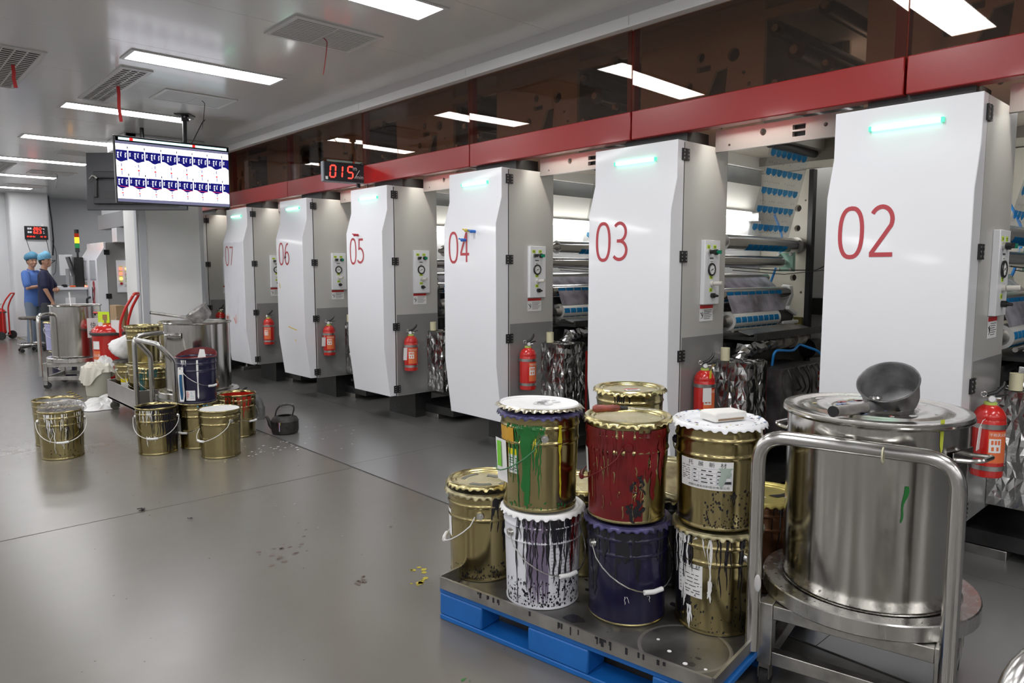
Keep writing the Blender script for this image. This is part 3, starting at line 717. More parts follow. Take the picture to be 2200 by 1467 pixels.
def cabinet():
    t = thing('press_cabinet', 'x', 'cabinet', (3.88, 0, 0))
    q = MB(); q.box(0, .505, 0, .64, .275, 2.30); B0 = q.build('body', GREYP, t, bevel=.004)
    q = MB(); q.box(.012, .503, -.0015, -.0002, .28, 1.07); q.build('film_cover', GREYF, t, flat=True)
    q = MB(); q.prism(PROF + [(-.008,.28),(-.008,2.30)], 'y', -.002, .66); d = q.build('door', WHITE, t, bevel=.004)
    q = MB(); q.box(-.006, .0, .0, .64, .28, 2.29); q.build('door_gap', BLACK, t)
    # hinges
    for z in (2.215, 1.585, .955, .345):
        q = MB(); q.box(-.036, -.003, -.012, -.002, z-.036, z+.036); q.box(.003, .036, -.012, 0, z-.036, z+.036); q.cyl((0,-.010,z-.036),(0,-.010,z+.036),.006,n=8)
        h = q.build('hinge', BLACK, t)
        q = MB()
        for sx in (-.022,.022):
            for k in (-1,0,1): q.cyl((sx,-.0125,z+.022*k),(sx,-.0150,z+.022*k),.0055,n=8)
        q.build('screw', mat('hinge_screw', (.35,.35,.35), .4, metal=.6), h)
    # control panel on the side
    q = MB(); q.box(.205, .385, -.032, 0, 1.277, 1.695); cp = q.build('control_panel', WHITE, t, bevel=.003)
    def P(b, n, m, **k): return b.build(n, m, cp, **k)
    for x, z in ((.245,1.652),(.318,1.652),(.282,1.455),(.282,1.372)):
        q = MB(); q.box(x-.018, x+.018, -.0335, -.032, z-.012, z+.012); o = P(q, 'name_tag', LIME)
    q = MB()
    for x, z in ((.245,1.652),(.318,1.652),(.282,1.455),(.282,1.372)):
        q.box(x-.011, x+.011, -.0345, -.0335, z+.001, z+.004); q.box(x-.008, x+.009, -.0345, -.0335, z-.006, z-.003)
    P(q, 'tag_print', INKK)
    q = MB(); q.cyl((.25,-.032,1.618),(.25,-.045,1.618),.017,n=16); P(q, 'knob_ring', STEEL)
    q = MB(); q.cyl((.25,-.045,1.618),(.25,-.07,1.618),.013,n=16); q.obox((.25,-.072,1.618),(.008,.02,.026),(0,.5,0)); P(q, 'selector_knob', BLACK)
    q = MB(); q.cyl((.323,-.032,1.618),(.323,-.05,1.618),.018,n=16); P(q, 'knob_ring', BLACK)
    q = MB(); q.cyl((.323,-.05,1.618),(.323,-.062,1.618),.012,n=16); q.box(.316,.33,-.078,-.06,1.606,1.63); P(q, 'green_button', DGREEN)
    q = MB(); q.box(.262, .302, -.0335, -.032, 1.545, 1.57); P(q, 'gauge_plate', PAPER)
    q = MB(); q.box(.262,.302,-.0342,-.032,1.575,1.582); q.box(.268,.296,-.0342,-.0335,1.555,1.558); P(q, 'plate_print', INKK)
    q = MB(); q.tube([(.282+.037*math.cos(2*PI*k/24),-.038,1.505+.037*math.sin(2*PI*k/24)) for k in range(24)], .0065, 8, closed=True); P(q, 'gauge_rim', BLACK)
    q = MB(); q.cyl((.282,-.032,1.505),(.282,-.040,1.505),.034,n=24); P(q, 'gauge_face', PAPER)
    q = MB(); q.obox((.282,-.0415,1.503),(.036,.001,.003),(0,-.4,0)); q.cyl((.282,-.04,1.505),(.282,-.043,1.505),.004,n=8)
    for k in range(9): a = math.radians(225-33.75*k); q.obox((.282+.027*math.cos(a),-.0408,1.505+.027*math.sin(a)),(.007,.001,.002),(0,-a,0))
    P(q, 'gauge_needle', INKK)
    q = MB(); q.cyl((.29,-.032,1.413),(.29,-.05,1.413),.018,n=14); q.cyl((.29,-.05,1.413),(.30,-.105,1.415),.0135,n=14); P(q, 'regulator_knob', mat('beige_plastic', (.6,.58,.54), .5))
    q = MB(); q.cyl((.295,-.032,1.335),(.295,-.055,1.335),.0165,n=14); q.cyl((.295,-.055,1.335),(.295,-.08,1.333),.011,.007,n=10); P(q, 'air_valve', BLACK)
    # warning sticker
    q = MB(); q.box(.205, .362, -.003, -.0016, 1.165, 1.272); st = q.build('warning_sticker', PAPER, t)
    q = MB(); q.box(.206, .361, -.0036, -.003, 1.249, 1.271); q.build('red_band', INKR, st)
    q = MB()
    for k in range(6): q.box(.255, .35-.012*(k%3), -.0036, -.003, 1.236-.011*k, 1.239-.011*k)
    q.tube([(.215,-.0035,1.222),(.228,-.0035,1.212),(.238,-.0035,1.196)], .003, 5); q.tube([(.23,-.0035,1.228),(.244,-.0035,1.215),(.236,-.0035,1.19),(.222,-.0035,1.186)], .0018, 5)
    q.build('sticker_print', INKK, st, flat=True)
    # green status lamp
    q = MB(); q.box(-.094, -.08, .165, .475, 2.187, 2.208); lp = q.build('status_lamp', GREENL, t, bevel=.003)
    q = MB(); q.box(-.0935, -.08, .152, .165, 2.186, 2.209); q.box(-.0935, -.08, .475, .488, 2.186, 2.209); q.build('lamp_cap', GREENT, lp)
    # dark recessed block added as a support under the cabinet, and floor bracket
    q = MB(); q.box(.3, .5, .12, .6, 0, .28); q.build('support_block', INKY, t)
    q = MB(); q.box(.42, .80, -.10, .16, .0, .055); br = q.build('floor_bracket', STEELD, t, bevel=.004)
    q = MB()
    for x in (.5,.62,.72): q.cyl((x,-.04,.055),(x,-.04,.10),.012,n=8); q.cyl((x,-.04,.055),(x,-.04,.075),.024,n=6)
    q.build('bolt', STEELD, br)
    return t
cab0 = cabinet()
def number(root, s):
    q = MB(); y = .585; W = .108; Hh = .243/2.1
    def mk(y0, n_): return lambda u, v: (-.1410-.0004*n_, y0 - u*W, 1.566 + v*Hh)
    for k, ch in enumerate(s):
        for n_, (pts, cl) in enumerate(digit(ch)): q.ribbon([(a, b) for a, b in pts], .185, mk(y - .147*k, n_+1), closed=cl)
    q.build('door_number', NUMRED, root, flat=True)
cabs = {}
CABL = {'02': 'white press cabinet numbered 02, large and plain, behind the lidded steel tank', '03': 'white press cabinet numbered 03 behind the pallet of paint pails',
        '04': 'white press cabinet numbered 04 with blue and yellow pegs on its door', '05': 'white press cabinet numbered 05 with one red peg on its door',
        '06': 'white press cabinet numbered 06 with yellow scuffs on smooth sheeting', '07': 'white press cabinet numbered 07 under glossy wrinkled plastic with orange scuffs', '08': ''}
for i, nm in enumerate(NUM):
    loc = (3.88, Y0+PITCH*i if i else 1.0, 0)
    lab = CABL[nm]
    if i == 0: c = cab0; c.location = loc; c['label'] = lab; c['group'] = 'press cabinets'
    else: c = None
    cabs[nm] = (c, loc, lab)
for nm in NUM[1:]:
    c, loc, lab = cabs[nm]
    if nm == '08': lab = 'white and grey press cabinet half hidden behind the clad pillar'
    cabs[nm] = (dup(cab0, loc, 0, lab, 'press cabinets'), loc, lab)
for nm in NUM: number(cabs[nm][0], nm)
q = MB()
# plastic sheeting taped over the doors of 07 and 06, and a thin film lip on the others
SHEET = clear_sheet('wrinkled_plastic', (.97,.97,.98), gloss=.12, rough=.1, bump=.8, bscale=5, white=.06)
def sheet(root, zt, m, amp):
    q = MB(); n = 16; k = 22; vs = []
    for a in range(k+1):
        z = zt + (.29-zt)*a/k
        x = -.14 if z > .74 else -.14+.06*(.74-z)/.46
        for b in range(n+1):
            y = -.004 + .668*b/n; vs.append((x-.004-amp*abs(math.sin(b*1.7+a*.6)*math.sin(a*.9+b*.35)), y, z+ (amp*.5*math.sin(b*1.3) if a in (0,k) else 0)))
    q.add(vs, [(a*(n+1)+b, a*(n+1)+b+1, (a+1)*(n+1)+b+1, (a+1)*(n+1)+b) for a in range(k) for b in range(n)])
    q.build('plastic_sheet', m, root)
sheet(cabs['07'][0], 1.86, SHEET, .010)
# paint scuffs on 06 and 07, and the pegs pressed on 04 and 05
def scuff(root, col, y, z, strokes):
    q = MB()
    for pts, w_ in strokes: q.ribbon(pts, w_, lambda u, v: ((-.158 if root is cabs['07'][0] else -.1425), y-u, z+v))
    q.build('paint_scuff', col, root, flat=True)
ORANGE = mat('orange_scuff', (.7,.12,.03), .5); YEL = mat('yellow_scuff', (.7,.5,.05), .5)
scuff(cabs['07'][0], ORANGE, .60, .86, [([(0,.04),(.03,.0),(.06,.03),(.03,-.05)], .012), ([(.26,.02),(.30,-.02),(.31,-.06)], .014), ([(.33,.06),(.335,-.05)], .012), ([(.0,.0),(.08,.06)], .007)])
scuff(cabs['06'][0], YEL, .6, .85, [([(.2,.0),(.34,-.02),(.42,-.03)], .01), ([(.36,-.14),(.39,-.16)], .012), ([(.0,.5),(.02,.44)], .014)])
def peg(root, col, y, z, nm='peg'):
    q = MB(); q.cyl((-.14,y,z),(-.17,y,z),.012,n=12); q.ball((-.18,y,z),.014); q.cyl((-.165,y,z),(-.18,y+.04,z+.012),.006,n=8); q.build(nm, col, root)
peg(cabs['05'][0], mat('red_peg', (.5,.02,.04), .4), .43, 1.845)
PEGB = mat('blue_peg', (.02,.16,.6), .4); PEGY = mat('yellow_peg', (.65,.5,.08), .4)
peg(cabs['04'][0], PEGB, .25, 1.81); peg(cabs['04'][0], PEGB, .37, 1.745); peg(cabs['04'][0], PEGY, .32, 1.82)

# ------------------------------------------------------------------ fire extinguishers hung on the cabinet sides
XLAB = mat('extinguisher_label_orange', (.75,.16,.05), .5)
def curved_label(q, r, a0, a1, z0, z1, m, n=8, c=(0,0)):
    vs = []
    for k in range(n+1):
        a = a0+(a1-a0)*k/n; vs += [(c[0]+r*math.cos(a), c[1]+r*math.sin(a), z0),(c[0]+r*math.cos(a), c[1]+r*math.sin(a), z1)]
    q.add(vs, [(2*k,2*k+2,2*k+3,2*k+1) for k in range(n)], m)
def curved_text(q, body, size, r, ac, z, m, sx=1.0, c=(0,0), thin=0):
    vs, fs = text_mesh(body, 'CENTER', thin)
    q.add([(c[0]+r*math.cos(ac+p[0]*size*sx/r), c[1]+r*math.sin(ac+p[0]*size*sx/r), z+p[1]*size) for p in vs], fs, m)
def extinguisher():
    t = thing('fire_extinguisher', 'x', 'fire extinguisher')
    R_ = .068
    q = MB(); q.lathe([(0,.005),(R_-.012,.0),(R_-.003,.004),(R_,.012),(R_,.27),(R_-.002,.275),(R_,.28),(R_-.004,.30),(R_-.016,.322),(R_-.034,.336),(.026,.342),(0,.342)], 28)
    q.build('cylinder', REDX, t)
    q = MB(); q.lathe([(.027,.340),(.028,.352),(.022,.356),(0,.356)], 18); q.build('neck_collar', mat('lime_collar', (.5,.65,.15), .5), t)
    q = MB(); q.cyl((0,0,.355),(0,0,.385),.014,n=14); q.cyl((0,0,.37),(.04,-.012,.372),.008,n=10); q.build('valve', mat('valve_metal', (.55,.55,.55), .35, metal=1), t)
    q = MB(); q.tube([(-.018,0,.385),(.02,.0,.40),(.05,.012,.43),(.055,.02,.45)], [.009,.010,.009,.006], 8); q.obox((.03,.004,.383),(.08,.014,.006),(0,-.2,.2)); q.build('lever', BLACK, t)
    q = MB(); q.cyl((0,-.013,.372),(0,-.028,.372),.017,n=18); g = q.build('gauge', STEEL, t)
    q = MB(); q.cyl((0,-.028,.372),(0,-.0295,.372),.0135,n=16); q.build('gauge_face', PAPER, g)
    q = MB(); q.tube([(-.03+.012*math.cos(2*PI*k/12), -.01, .39+.012*math.sin(2*PI*k/12)) for k in range(12)], .0018, 6, closed=True); q.build('pull_ring', STEEL, t)
    for z in (.048, .245):
        q = MB(); q.lathe([(R_+.0012,z-.011),(R_+.0035,z-.011),(R_+.0035,z+.011),(R_+.0012,z+.011)], 28); q.box(-.02,.02,R_,R_+.03,z-.011,z+.011); q.build('bracket_band', STEELD, t)
    q = MB(); curved_label(q, R_+.0006, -1.75, -.45, .075, .225, 0, 10); lb = q.build('label', XLAB, t, flat=True)
    q = MB(); curved_label(q, R_+.0011, -1.70, -.95, .125, .19, 0); curved_text(q, '干粉灭火器', .017, R_+.0014, -1.1, .208, 0)
    q.build('label_print', PAPER, lb, flat=True)
    q = MB()
    for k in range(3): a = -1.58+.21*k; curved_label(q, R_+.0016, a, a+.14, .163, .183, 0, 3)
    for k in range(2): a = -1.55+.3*k; curved_label(q, R_+.0016, a, a+.15, .134, .152, 0, 3)
    q.build('pictogram', XLAB, lb, flat=True)
    return t
ex0 = extinguisher()
EXD = {'02': (.04,.54,'red extinguisher with white gauge and clear label, beside the lidded steel tank'),
       '03': (.17,.525,'red extinguisher with yellow tag behind the block topped pail'),
       '04': (.14,.545,'red extinguisher with upright black lever, on the side of cabinet 04'),
       '05': (.12,.535,'red extinguisher with a long dangling paper tag, on the side of cabinet 05'),
       '06': (.12,.545,'red extinguisher with a squarish paper tag, beside yellow-scuffed door 06'),
       '07': (.13,.545,'red extinguisher on the side of cabinet 07 with plastic sheet'),
       '08': (.12,.56,'red extinguisher top peeping above the stirring tank by the pillar')}
exs = {}
for nm in NUM:
    dx, z, lab = EXD[nm]; cx, cy, _ = cabs[nm][1]
    loc = (cx+dx, cy-.075, z-.01)
    if nm == '02': ex0.location = loc; ex0['label'] = lab; ex0['group'] = 'extinguishers on the cabinets'; exs[nm] = ex0; ex0.rotation_euler = (0,0,-1.15)
    else: exs[nm] = dup(ex0, loc, {'03':-.9,'04':-.45,'05':-.8,'06':-.7,'07':-1.2,'08':0}[nm], lab, 'extinguishers on the cabinets')
def paper_tag(root, x, y, z, w_, h_, m=PAPER, nm='paper_tag', rz=0):
    q = MB(); q.obox((x,y,z),(w_,.002,h_),(.05,.03,rz)); q.tube([(x,y,z+h_/2),(x+.012,y+.006,z+h_/2+.03),(x+.03,y+.02,z+h_/2+.04)], .0012, 5); q.build(nm, m, root)
paper_tag(exs['05'], -.038, -.068, .17, .045, .12, rz=.5); paper_tag(exs['06'], -.045, -.07, .16, .05, .10, rz=.6); paper_tag(exs['02'], -.05, -.075, .19, .06, .11, rz=1.2)
paper_tag(exs['03'], .03, -.06, .32, .022, .05, mat('yellow_tag', (.8,.62,.05), .5), 'yellow_tag', .9)
q = MB(); q.obox((-.02,-.073,.19),(.06,.002,.09),(0,0,0)); q.build('paper_label', PAPER, exs['03'], rot=(0,0,.4))

# ------------------------------------------------------------------ paint pails
PH = .385; PR0, PR1, PRIM = .148, .159, .1655
def pail_r(z):
    r = PR0 + (PR1-PR0)*min(1, z/PH)
    for c, a in ((.275,.0045),(.335,.0045)):
        r += a*math.exp(-((z-c)/.006)**2)
    return r
PROFP = [(0,.006),(PR0-.012,.006),(PR0-.004,0),(PR0+.002,.002),(PR0+.003,.010),(PR0,.014)] + [(pail_r(z), z) for z in
    (.02,.1,.18,.25,.262,.267,.271,.275,.279,.283,.288,.31,.322,.327,.331,.335,.339,.343,.348,.36,.372)] + [(PR1+.004,.376),(PRIM,.380),(PRIM,.386),(PR1+.002,.389),(PR1-.004,.386),(PR1-.006,.37)]
OPEN = [(PR1-.006,.37),(PR0-.002,.03),(0,.03)]
def wire_handle(root, rz, tilt, m=STEEL, grip=True, gripm=None, nm='bail_handle', zear=.30, slack=1.0, ears=True, earm=None):
    """bail hinged on two ears; rz: the side it hangs towards, tilt: how far it has dropped"""
    R = PR1+.012
    d = Vector((math.cos(rz), math.sin(rz), 0)); s = Vector((-math.sin(rz), math.cos(rz), 0))
    pts = []
    for k in range(17):
        a = PI*k/16
        u = math.cos(a)*R*1.02; f = math.sin(a)
        dn = f**.8*.165*slack
        out = math.sqrt(max(0, R*R*1.05 - u*u))*tilt_out(tilt)
        pts.append(s*u + d*(out+.004) + Vector((0,0,zear - dn*math.cos(tilt) + .0)))
    q = MB(); q.tube(pts, .0026, 6); h = q.build(nm, m, root)
    if grip:
        a, b = pts[7], pts[9]; q = MB(); q.tube([pts[7]+(pts[7]-pts[8])*.2, pts[8], pts[9]+(pts[9]-pts[8])*.2], .0095, 10)
        q.build('grip', gripm or (m if m.name.startswith('paint_dark') else WHITEP), h)
    if ears:
        for sg in (-1, 1):
            c = s*(sg*pail_r(zear)); q = MB(); q.cyl(c+Vector((0,0,zear)), c+s*(sg*.012)+Vector((0,0,zear)), .019, .015, 16); q.cyl(c+s*(sg*.012)+Vector((0,0,zear)), c+s*(sg*.016)+Vector((0,0,zear)), .008, n=10)
            q.build('ear', earm or STEEL, root)
def tilt_out(t): return 1.0
def drips(root, col, a0, a1, n, zt=.37, lmin=.08, lmax=.3, wmin=.003, wmax=.009, seed=1, off=.0012, name='paint_drips', wander=.004, zbias=None):
    """runs of paint lying on the pail wall, each a narrow raised strip with a rounded foot"""
    r = random.Random(seed); q = MB()
    for _ in range(n):
        a = r.uniform(a0, a1); L = r.uniform(lmin, lmax)*(r.random()**.6); wd = r.uniform(wmin, wmax); z1 = max(.012, (zt if not zbias else r.uniform(zt-zbias, zt)) )
        k = max(5, int(L/.02)); vs = []; ang = a
        for i in range(k+1):
            t = i/k; z = max(.008, z1 - L*t); ang += r.uniform(-1,1)*wander/.15
            ww = wd*(1.1 - .55*t + .25*math.sin(t*9+a*7))
            if i == k: ww *= .25
            if t > .88 and i < k: ww *= 1.25
            rr = pail_r(z)+off
            for sgn in (-1, 0, 1):
                aa = ang + sgn*ww/rr/2; ro = rr + (.0012 if sgn == 0 else 0)
                vs.append((ro*math.cos(aa), ro*math.sin(aa), z))
        q.add(vs, [f for i in range(k) for f in ((3*i,3*i+3,3*i+4,3*i+1),(3*i+1,3*i+4,3*i+5,3*i+2))])
    return stuff(q.build(name, col, root))
def wash(root, col, a0, a1, z0, z1, seed=2, off=.0006, name='paint_coat', tri=1.0):
    """a broad coat of paint with ragged edges"""
    r = random.Random(seed); q = MB(); n = 44; vs = []; fs = []
    cols = []
    for i in range(n+1):
        a = a0+(a1-a0)*i/n
        lo = z0 + (z1-z0)*.25*r.random()**2*tri; hi = z1 - .02*r.random()
        cols.append((a, lo, hi))
    k = 12
    for a, lo, hi in cols:
        for j in range(k+1):
            z = lo+(hi-lo)*j/k; rr = pail_r(z)+off; vs.append((rr*math.cos(a), rr*math.sin(a), z))
    for i in range(n):
        for j in range(k): fs.append((i*(k+1)+j, (i+1)*(k+1)+j, (i+1)*(k+1)+j+1, i*(k+1)+j+1))
    q.add(vs, fs); return q.build(name, col, root)
def splats(root, col, a0, a1, z0, z1, n, seed=3, rmin=.001, rmax=.004, off=.001, name='paint_specks'):
    r = random.Random(seed); q = MB()
    for _ in range(n):
        a = r.uniform(a0,a1); z = z0+(z1-z0)*r.random()**1.6; s = r.uniform(rmin,rmax); e = r.uniform(.7,2.2); rr = pail_r(z)+off
        q.add([(rr*math.cos(a+s*math.cos(t)/rr), rr*math.sin(a+s*math.cos(t)/rr), z+s*e*math.sin(t)) for t in [2*PI*k/6 for k in range(6)]], [(0,1,2,3,4,5)])
    return stuff(q.build(name, col, root, flat=True))
def lug_skirt(q, r0, r1, z0, z1, n=26, seed=0, flare=.5, m=0):
    """crimped lugs round a lid: alternating teeth standing out and down"""
    r = random.Random(seed); vs = []; N = n*4
    amp = [r.uniform(.3,1) for _ in range(n)]
    for i in range(N):
        a = 2*PI*i/N; t = i % 4; k = i//4
        tooth = (0, 1, 1, 0)[t]*amp[k]
        ra = r0; rb = r0+(r1-r0)*(.35+.65*tooth); zb = z0+(z1-z0)*(.55+.45*tooth) if flare < 1 else z0+(z1-z0)*tooth
        rm = (r0+rb)/2+.002; zm = z0+(zb-z0)*.35
        vs += [(ra*math.cos(a), ra*math.sin(a), z0),(rm*math.cos(a), rm*math.sin(a), zm),(rb*math.cos(a), rb*math.sin(a), zb)]
    fs = []
    for i in range(N):
        j = (i+1) % N
        for h in range(2): fs.append((3*i+h, 3*j+h, 3*j+h+1, 3*i+h+1)[::-1])
    q.add(vs, fs, m)
def lid_geo(m, seed=0, wide=.180, drop=-.017, top_inset=.006):
    q = MB()
    q.lathe([(0,-top_inset),(PR1-.03,-top_inset),(PR1-.026,-.001),(PR1-.018,.0),(PR1-.012,-top_inset+.001),(PR1-.006,.004),(PRIM,.007),(PRIM+.004,.003)], 52)
    lug_skirt(q, PRIM+.004, wide, .003, drop, 32, seed)
    return q
def closed_lid(root, m, seed=0, z=.387, nm='lid', wide=.180, drop=-.017):
    return lid_geo(m, seed, wide, drop).build(nm, m, root, (0,0,z), angle=50)
def pail(name, label, loc, rz=0, body=GOLD, group=None, top='open', inner=None, lidm=None, seed=0, handle=None, grip=True, rot=None, fill=None, fillz=.34, hm=STEEL, earm=None, wide=.180):
    t = thing(name, label, 'pail', loc, rz, group, rot)
    q = MB(); q.lathe(PROFP if top == 'open' else PROFP, 52); q.build('body', body, t, angle=60)
    q = MB(); q.lathe(OPEN[::1] if top == 'open' else [(PR1-.006,.37),(PR1-.01,.33),(0,.33)], 40); q.build('inside', inner or STEELD, t, angle=50)
    if top == 'lid': closed_lid(t, lidm or body, seed, wide=wide)
    if fill:
        q = MB(); q.lathe([(0,fillz),(pail_r(fillz)-.008,fillz)][::-1], 36); q.build('paint_fill', fill, t)
    if handle is not None: wire_handle(t, handle, .35, hm, grip, earm=earm)
    return t
def sticker(root, a0, a1, z0, z1, m=PAPER, nm='paper_label', off=.0011, peel=0):
    q = MB(); n = 10; vs = []
    for k in range(n+1):
        a = a0+(a1-a0)*k/n
        for z in (z0, z1):
            rr = pail_r(z)+off+peel*(1-k/n)**2; vs.append((rr*math.cos(a), rr*math.sin(a), z))
    q.add(vs, [(2*k,2*k+2,2*k+3,2*k+1) for k in range(n)]); return q.build(nm, m, root)
def sticker_lines(root, a0, a1, zs, h=.0022, m=INKK, off=.0017, seed=1, nm='label_print'):
    r = random.Random(seed); q = MB()
    for z in zs:
        b = a0
        while b < a1-.03:
            e = min(a1, b+r.uniform(.05,.2)); n = 3; rr = pail_r(z)+off; vs = []
            for k in range(n+1):
                a = b+(e-b)*k/n; vs += [(rr*math.cos(a),rr*math.sin(a),z),(rr*math.cos(a),rr*math.sin(a),z+h)]
            q.add(vs, [(2*k,2*k+2,2*k+3,2*k+1) for k in range(n)]); b = e+r.uniform(.03,.1)
    return q.build(nm, m, root, flat=True)
def wall_text(root, body, size, a, z, m, sx=1.0, off=.0018, nm='label_text', thin=0):
    q = MB(); curved_text(q, body, size, pail_r(z)+off, a, z, 0, sx, thin=thin); return q.build(nm, m, root, flat=True)

PGREEN = mat('paint_green', (.015,.15,.03), .3); PYEL = mat('paint_yellow', (.55,.48,.02), .3); PRED = mat('paint_dark_red', (.15,.005,.007), .32, var=.35, vscale=8)
PBLK = mat('paint_black', (.012,.011,.016), .25); PWHT = mat('paint_white', (.8,.8,.8), .35); PVIO = mat('paint_violet', (.17,.135,.21), .4); PDKRED = mat('paint_oxblood', (.11,.006,.006), .3)
NAVY = mat('pail_navy', (.010,.0085,.036), .28, coat=.3, var=.3, vscale=9); WHTPAIL = mat('pail_white', (.72,.73,.78), .38); LAV = mat('pail_lavender', (.42,.42,.66), .4)
GOLD2 = mat('gold_tinplate_smeared', (.42,.36,.18), .33, metal=1.0, rvar=.12, vscale=9, var=.5); LIDG = mat('gold_lid', (.60,.52,.26), .26, metal=1.0, rvar=.1, vscale=10, bump=.02, bscale=30)
LIDS = mat('gold_lid_inked', (.40,.36,.22), .34, metal=.9, var=.7, vscale=10); LIDW = mat('white_lid', (.85,.85,.86), .35, var=.03); LIDV = mat('violet_inked_lid', (.05,.045,.13), .3, metal=.4, var=.7, vscale=12)
LIDWK = mat('white_lid_marked', (.80,.81,.84), .35, var=.05, vscale=9); BROWNP = mat('pail_ink_brown', (.13,.055,.025), .3, metal=.6, var=.7, vscale=7); DIRTYT = mat('tray_inked_steel', (.17,.165,.16), .4, metal=.8, var=.5, vscale=5, rvar=.12)
BLUEP = mat('pallet_blue', (.008,.12,.42), .42, var=.12, vscale=5, bump=.04, bscale=90)

# ------------------------------------------------------------------ blue pallet and drip tray
PRZ = math.radians(8.2)
po = Vector((1.7915, 2.4017, 0.0000)); 
def pal(x, y, z=0.0):      # pallet frame: x away from its front, y along the front from the visible far corner towards the camera
    c, s = math.cos(PRZ), math.sin(PRZ)
    return (po.x + x*c + y*s, po.y + x*s - y*c, z)
pt = thing('plastic_pallet', 'bright blue plastic pallet carrying the steel tray of paint pails', 'pallet', pal(0,0), PRZ)
PL, PW_ = 1.258, 1.08
# local: x 0..PW, y 0..-PL
q = MB(); q.box(0, PW_, -PL, 0, .118, .142)
dk = q.build('deck', BLUEP, pt, bevel=.004)
for a, b in ((-.24,0),(-.76,-.48),(-PL,-1.02)):
    for x0, x1 in ((0,.12),(.48,.60),(PW_-.12,PW_)):
        q = MB(); q.box(x0, x1, a, b, .022, .118); q.build('block', BLUEP, pt, bevel=.008)
for x0, x1 in ((0,.12),(.48,.60),(PW_-.12,PW_)):
    q = MB(); q.box(x0, x1, -PL, 0, .0, .022); q.build('runner', BLUEP, pt, bevel=.004)
for k in range(5):
    q = MB(); q.box(.14+.18*k, .27+.18*k, -PL+.03, -.03, .142, .146); q.build('deck_rib', BLUEP, pt)
tr = thing('drip_tray', 'shallow ink-stained steel tray lying on the blue pallet', 'tray', pal(-.012,.02,.147), PRZ)
TL, TW = 1.222, 1.06
q = MB(); q.box(0, TW, -TL, .0, 0, .004); q.build('tray_floor', DIRTYT, tr)
RIMM = mat('tray_rim_steel', (.36,.35,.33), .38, metal=.9, var=.35, vscale=6)
for nm, (x0,x1,y0,y1) in {'f':(-.004,0,-TL,0),'b':(TW,TW+.004,-TL,0),'l':(0,TW,0,.004),'r':(0,TW,-TL-.004,-TL)}.items():
    q = MB(); q.box(x0, x1, y0, y1, 0, .05); q.box(x0-(.006 if nm=='f' else 0), x1+(.006 if nm=='b' else 0), y0-(.006 if nm=='r' else 0), y1+(.006 if nm=='l' else 0), .05, .053)
    q.build('tray_rim', RIMM, tr)
q = MB(); r_ = random.Random(5)
for _ in range(60):
    x, y, s = r_.uniform(.02,1.0), r_.uniform(-TL+.05,-.05), r_.uniform(.004,.03)*(r_.random()**1.5+.2)
    q.add([(x+s*math.cos(t)*r_.uniform(.7,1.3), y+s*1.4*math.sin(t)*r_.uniform(.7,1.3), .0048) for t in [2*PI*k/9 for k in range(9)]], [tuple(range(9))])
for _ in range(26):
    y, s, h = r_.uniform(-TL+.1,-.15), r_.uniform(.002,.006), r_.uniform(.01,.04); q.box(-.0052, -.0045, y-s, y+s, .05-h, .05)
stuff(q.build('ink_stain', PBLK, tr, flat=True))
q = MB()
for x, y, s in ((.14,-1.0,.008),(.19,-.93,.006),(.10,-1.08,.009),(.11,-1.15,.006)): q.cyl((x,y,.004),(x,y,.0052),s,n=10)
stuff(q.build('paint_spot', PWHT, tr)); 
q = MB(); q.lathe([(.155,.0042),(.16,.0052),(.168,.0042)], 40, (.20,-1.03,0)); q.build('pail_ring_mark', mat('ring_mark', (.25,.24,.22), .4, metal=.6), tr)
q = MB(); q.lathe([(.150,.0042),(.153,.0050),(.156,.0042)], 40, (.16,-.16,0)); q.build('pail_ring_mark', PBLK, tr)
TZ = .1515    # standing height on the tray
PA = (2.0557, 2.0397, 0.1520); PB = (2.2082, 1.7170, 0.1520); PC = (2.3905, 1.4483, 0.1520); PD = (2.0439, 2.4020, 0.1520)  # pail positions projected from image pixels beforehand, baked in like other long-decimal points
PC = (PC[0]+.008, PC[1]-.012)
STK = .397
view = lambda p: math.atan2(-p[1], -p[0])      # direction from a pail to the camera
def on(p, lvl=0, extra=0.0): return (p[0], p[1], TZ + STK*lvl + extra)

# lower front row
v = view(PA)
p = pail('paint_pail', 'white pail streaked black and violet, under the green-dripped pail', on(PA), 0, WHTPAIL, 'pails on the pallet', 'lid', lidm=LIDW, seed=3, handle=v+.62, hm=STEEL)
wash(p, PVIO, v-.42, v+.16, .02, .37, 5, tri=1.6); drips(p, PVIO, v-.5, v+.2, 8, lmin=.2, lmax=.37, wmin=.01, wmax=.03, seed=8)
drips(p, PBLK, v-.7, v+.9, 46, lmin=.06, lmax=.36, wmin=.003, wmax=.009, seed=11, off=.002); drips(p, PBLK, v-.05, v+.75, 14, lmin=.2, lmax=.4, wmin=.005, wmax=.011, seed=12, off=.002)
drips(p, PDKRED, v+.8, v+1.15, 10, lmin=.15, lmax=.36, wmin=.004, wmax=.01, seed=13, off=.0024); splats(p, PBLK, v-1.2, v+1.2, .01, .12, 330, 4)
sticker_lines(p, v+.22, v+.95, [.30-.014*k for k in range(0,13)], .0035, mat('faded_print', (.35,.35,.42), .6), seed=3); 
v = view(PB)
p = pail('paint_pail', 'dark navy pail under the red-dripped pail, front of the pallet', on(PB), 0, NAVY, 'pails on the pallet', 'lid', lidm=LIDV, seed=4, handle=v+.60, hm=STEEL)
drips(p, PBLK, v-1.2, v+1.2, 22, lmin=.1, lmax=.36, wmin=.01, wmax=.03, seed=21); drips(p, PWHT, v-.3, v+.6, 4, zt=.12, lmin=.02, lmax=.07, wmin=.002, wmax=.003, seed=22, off=.002)
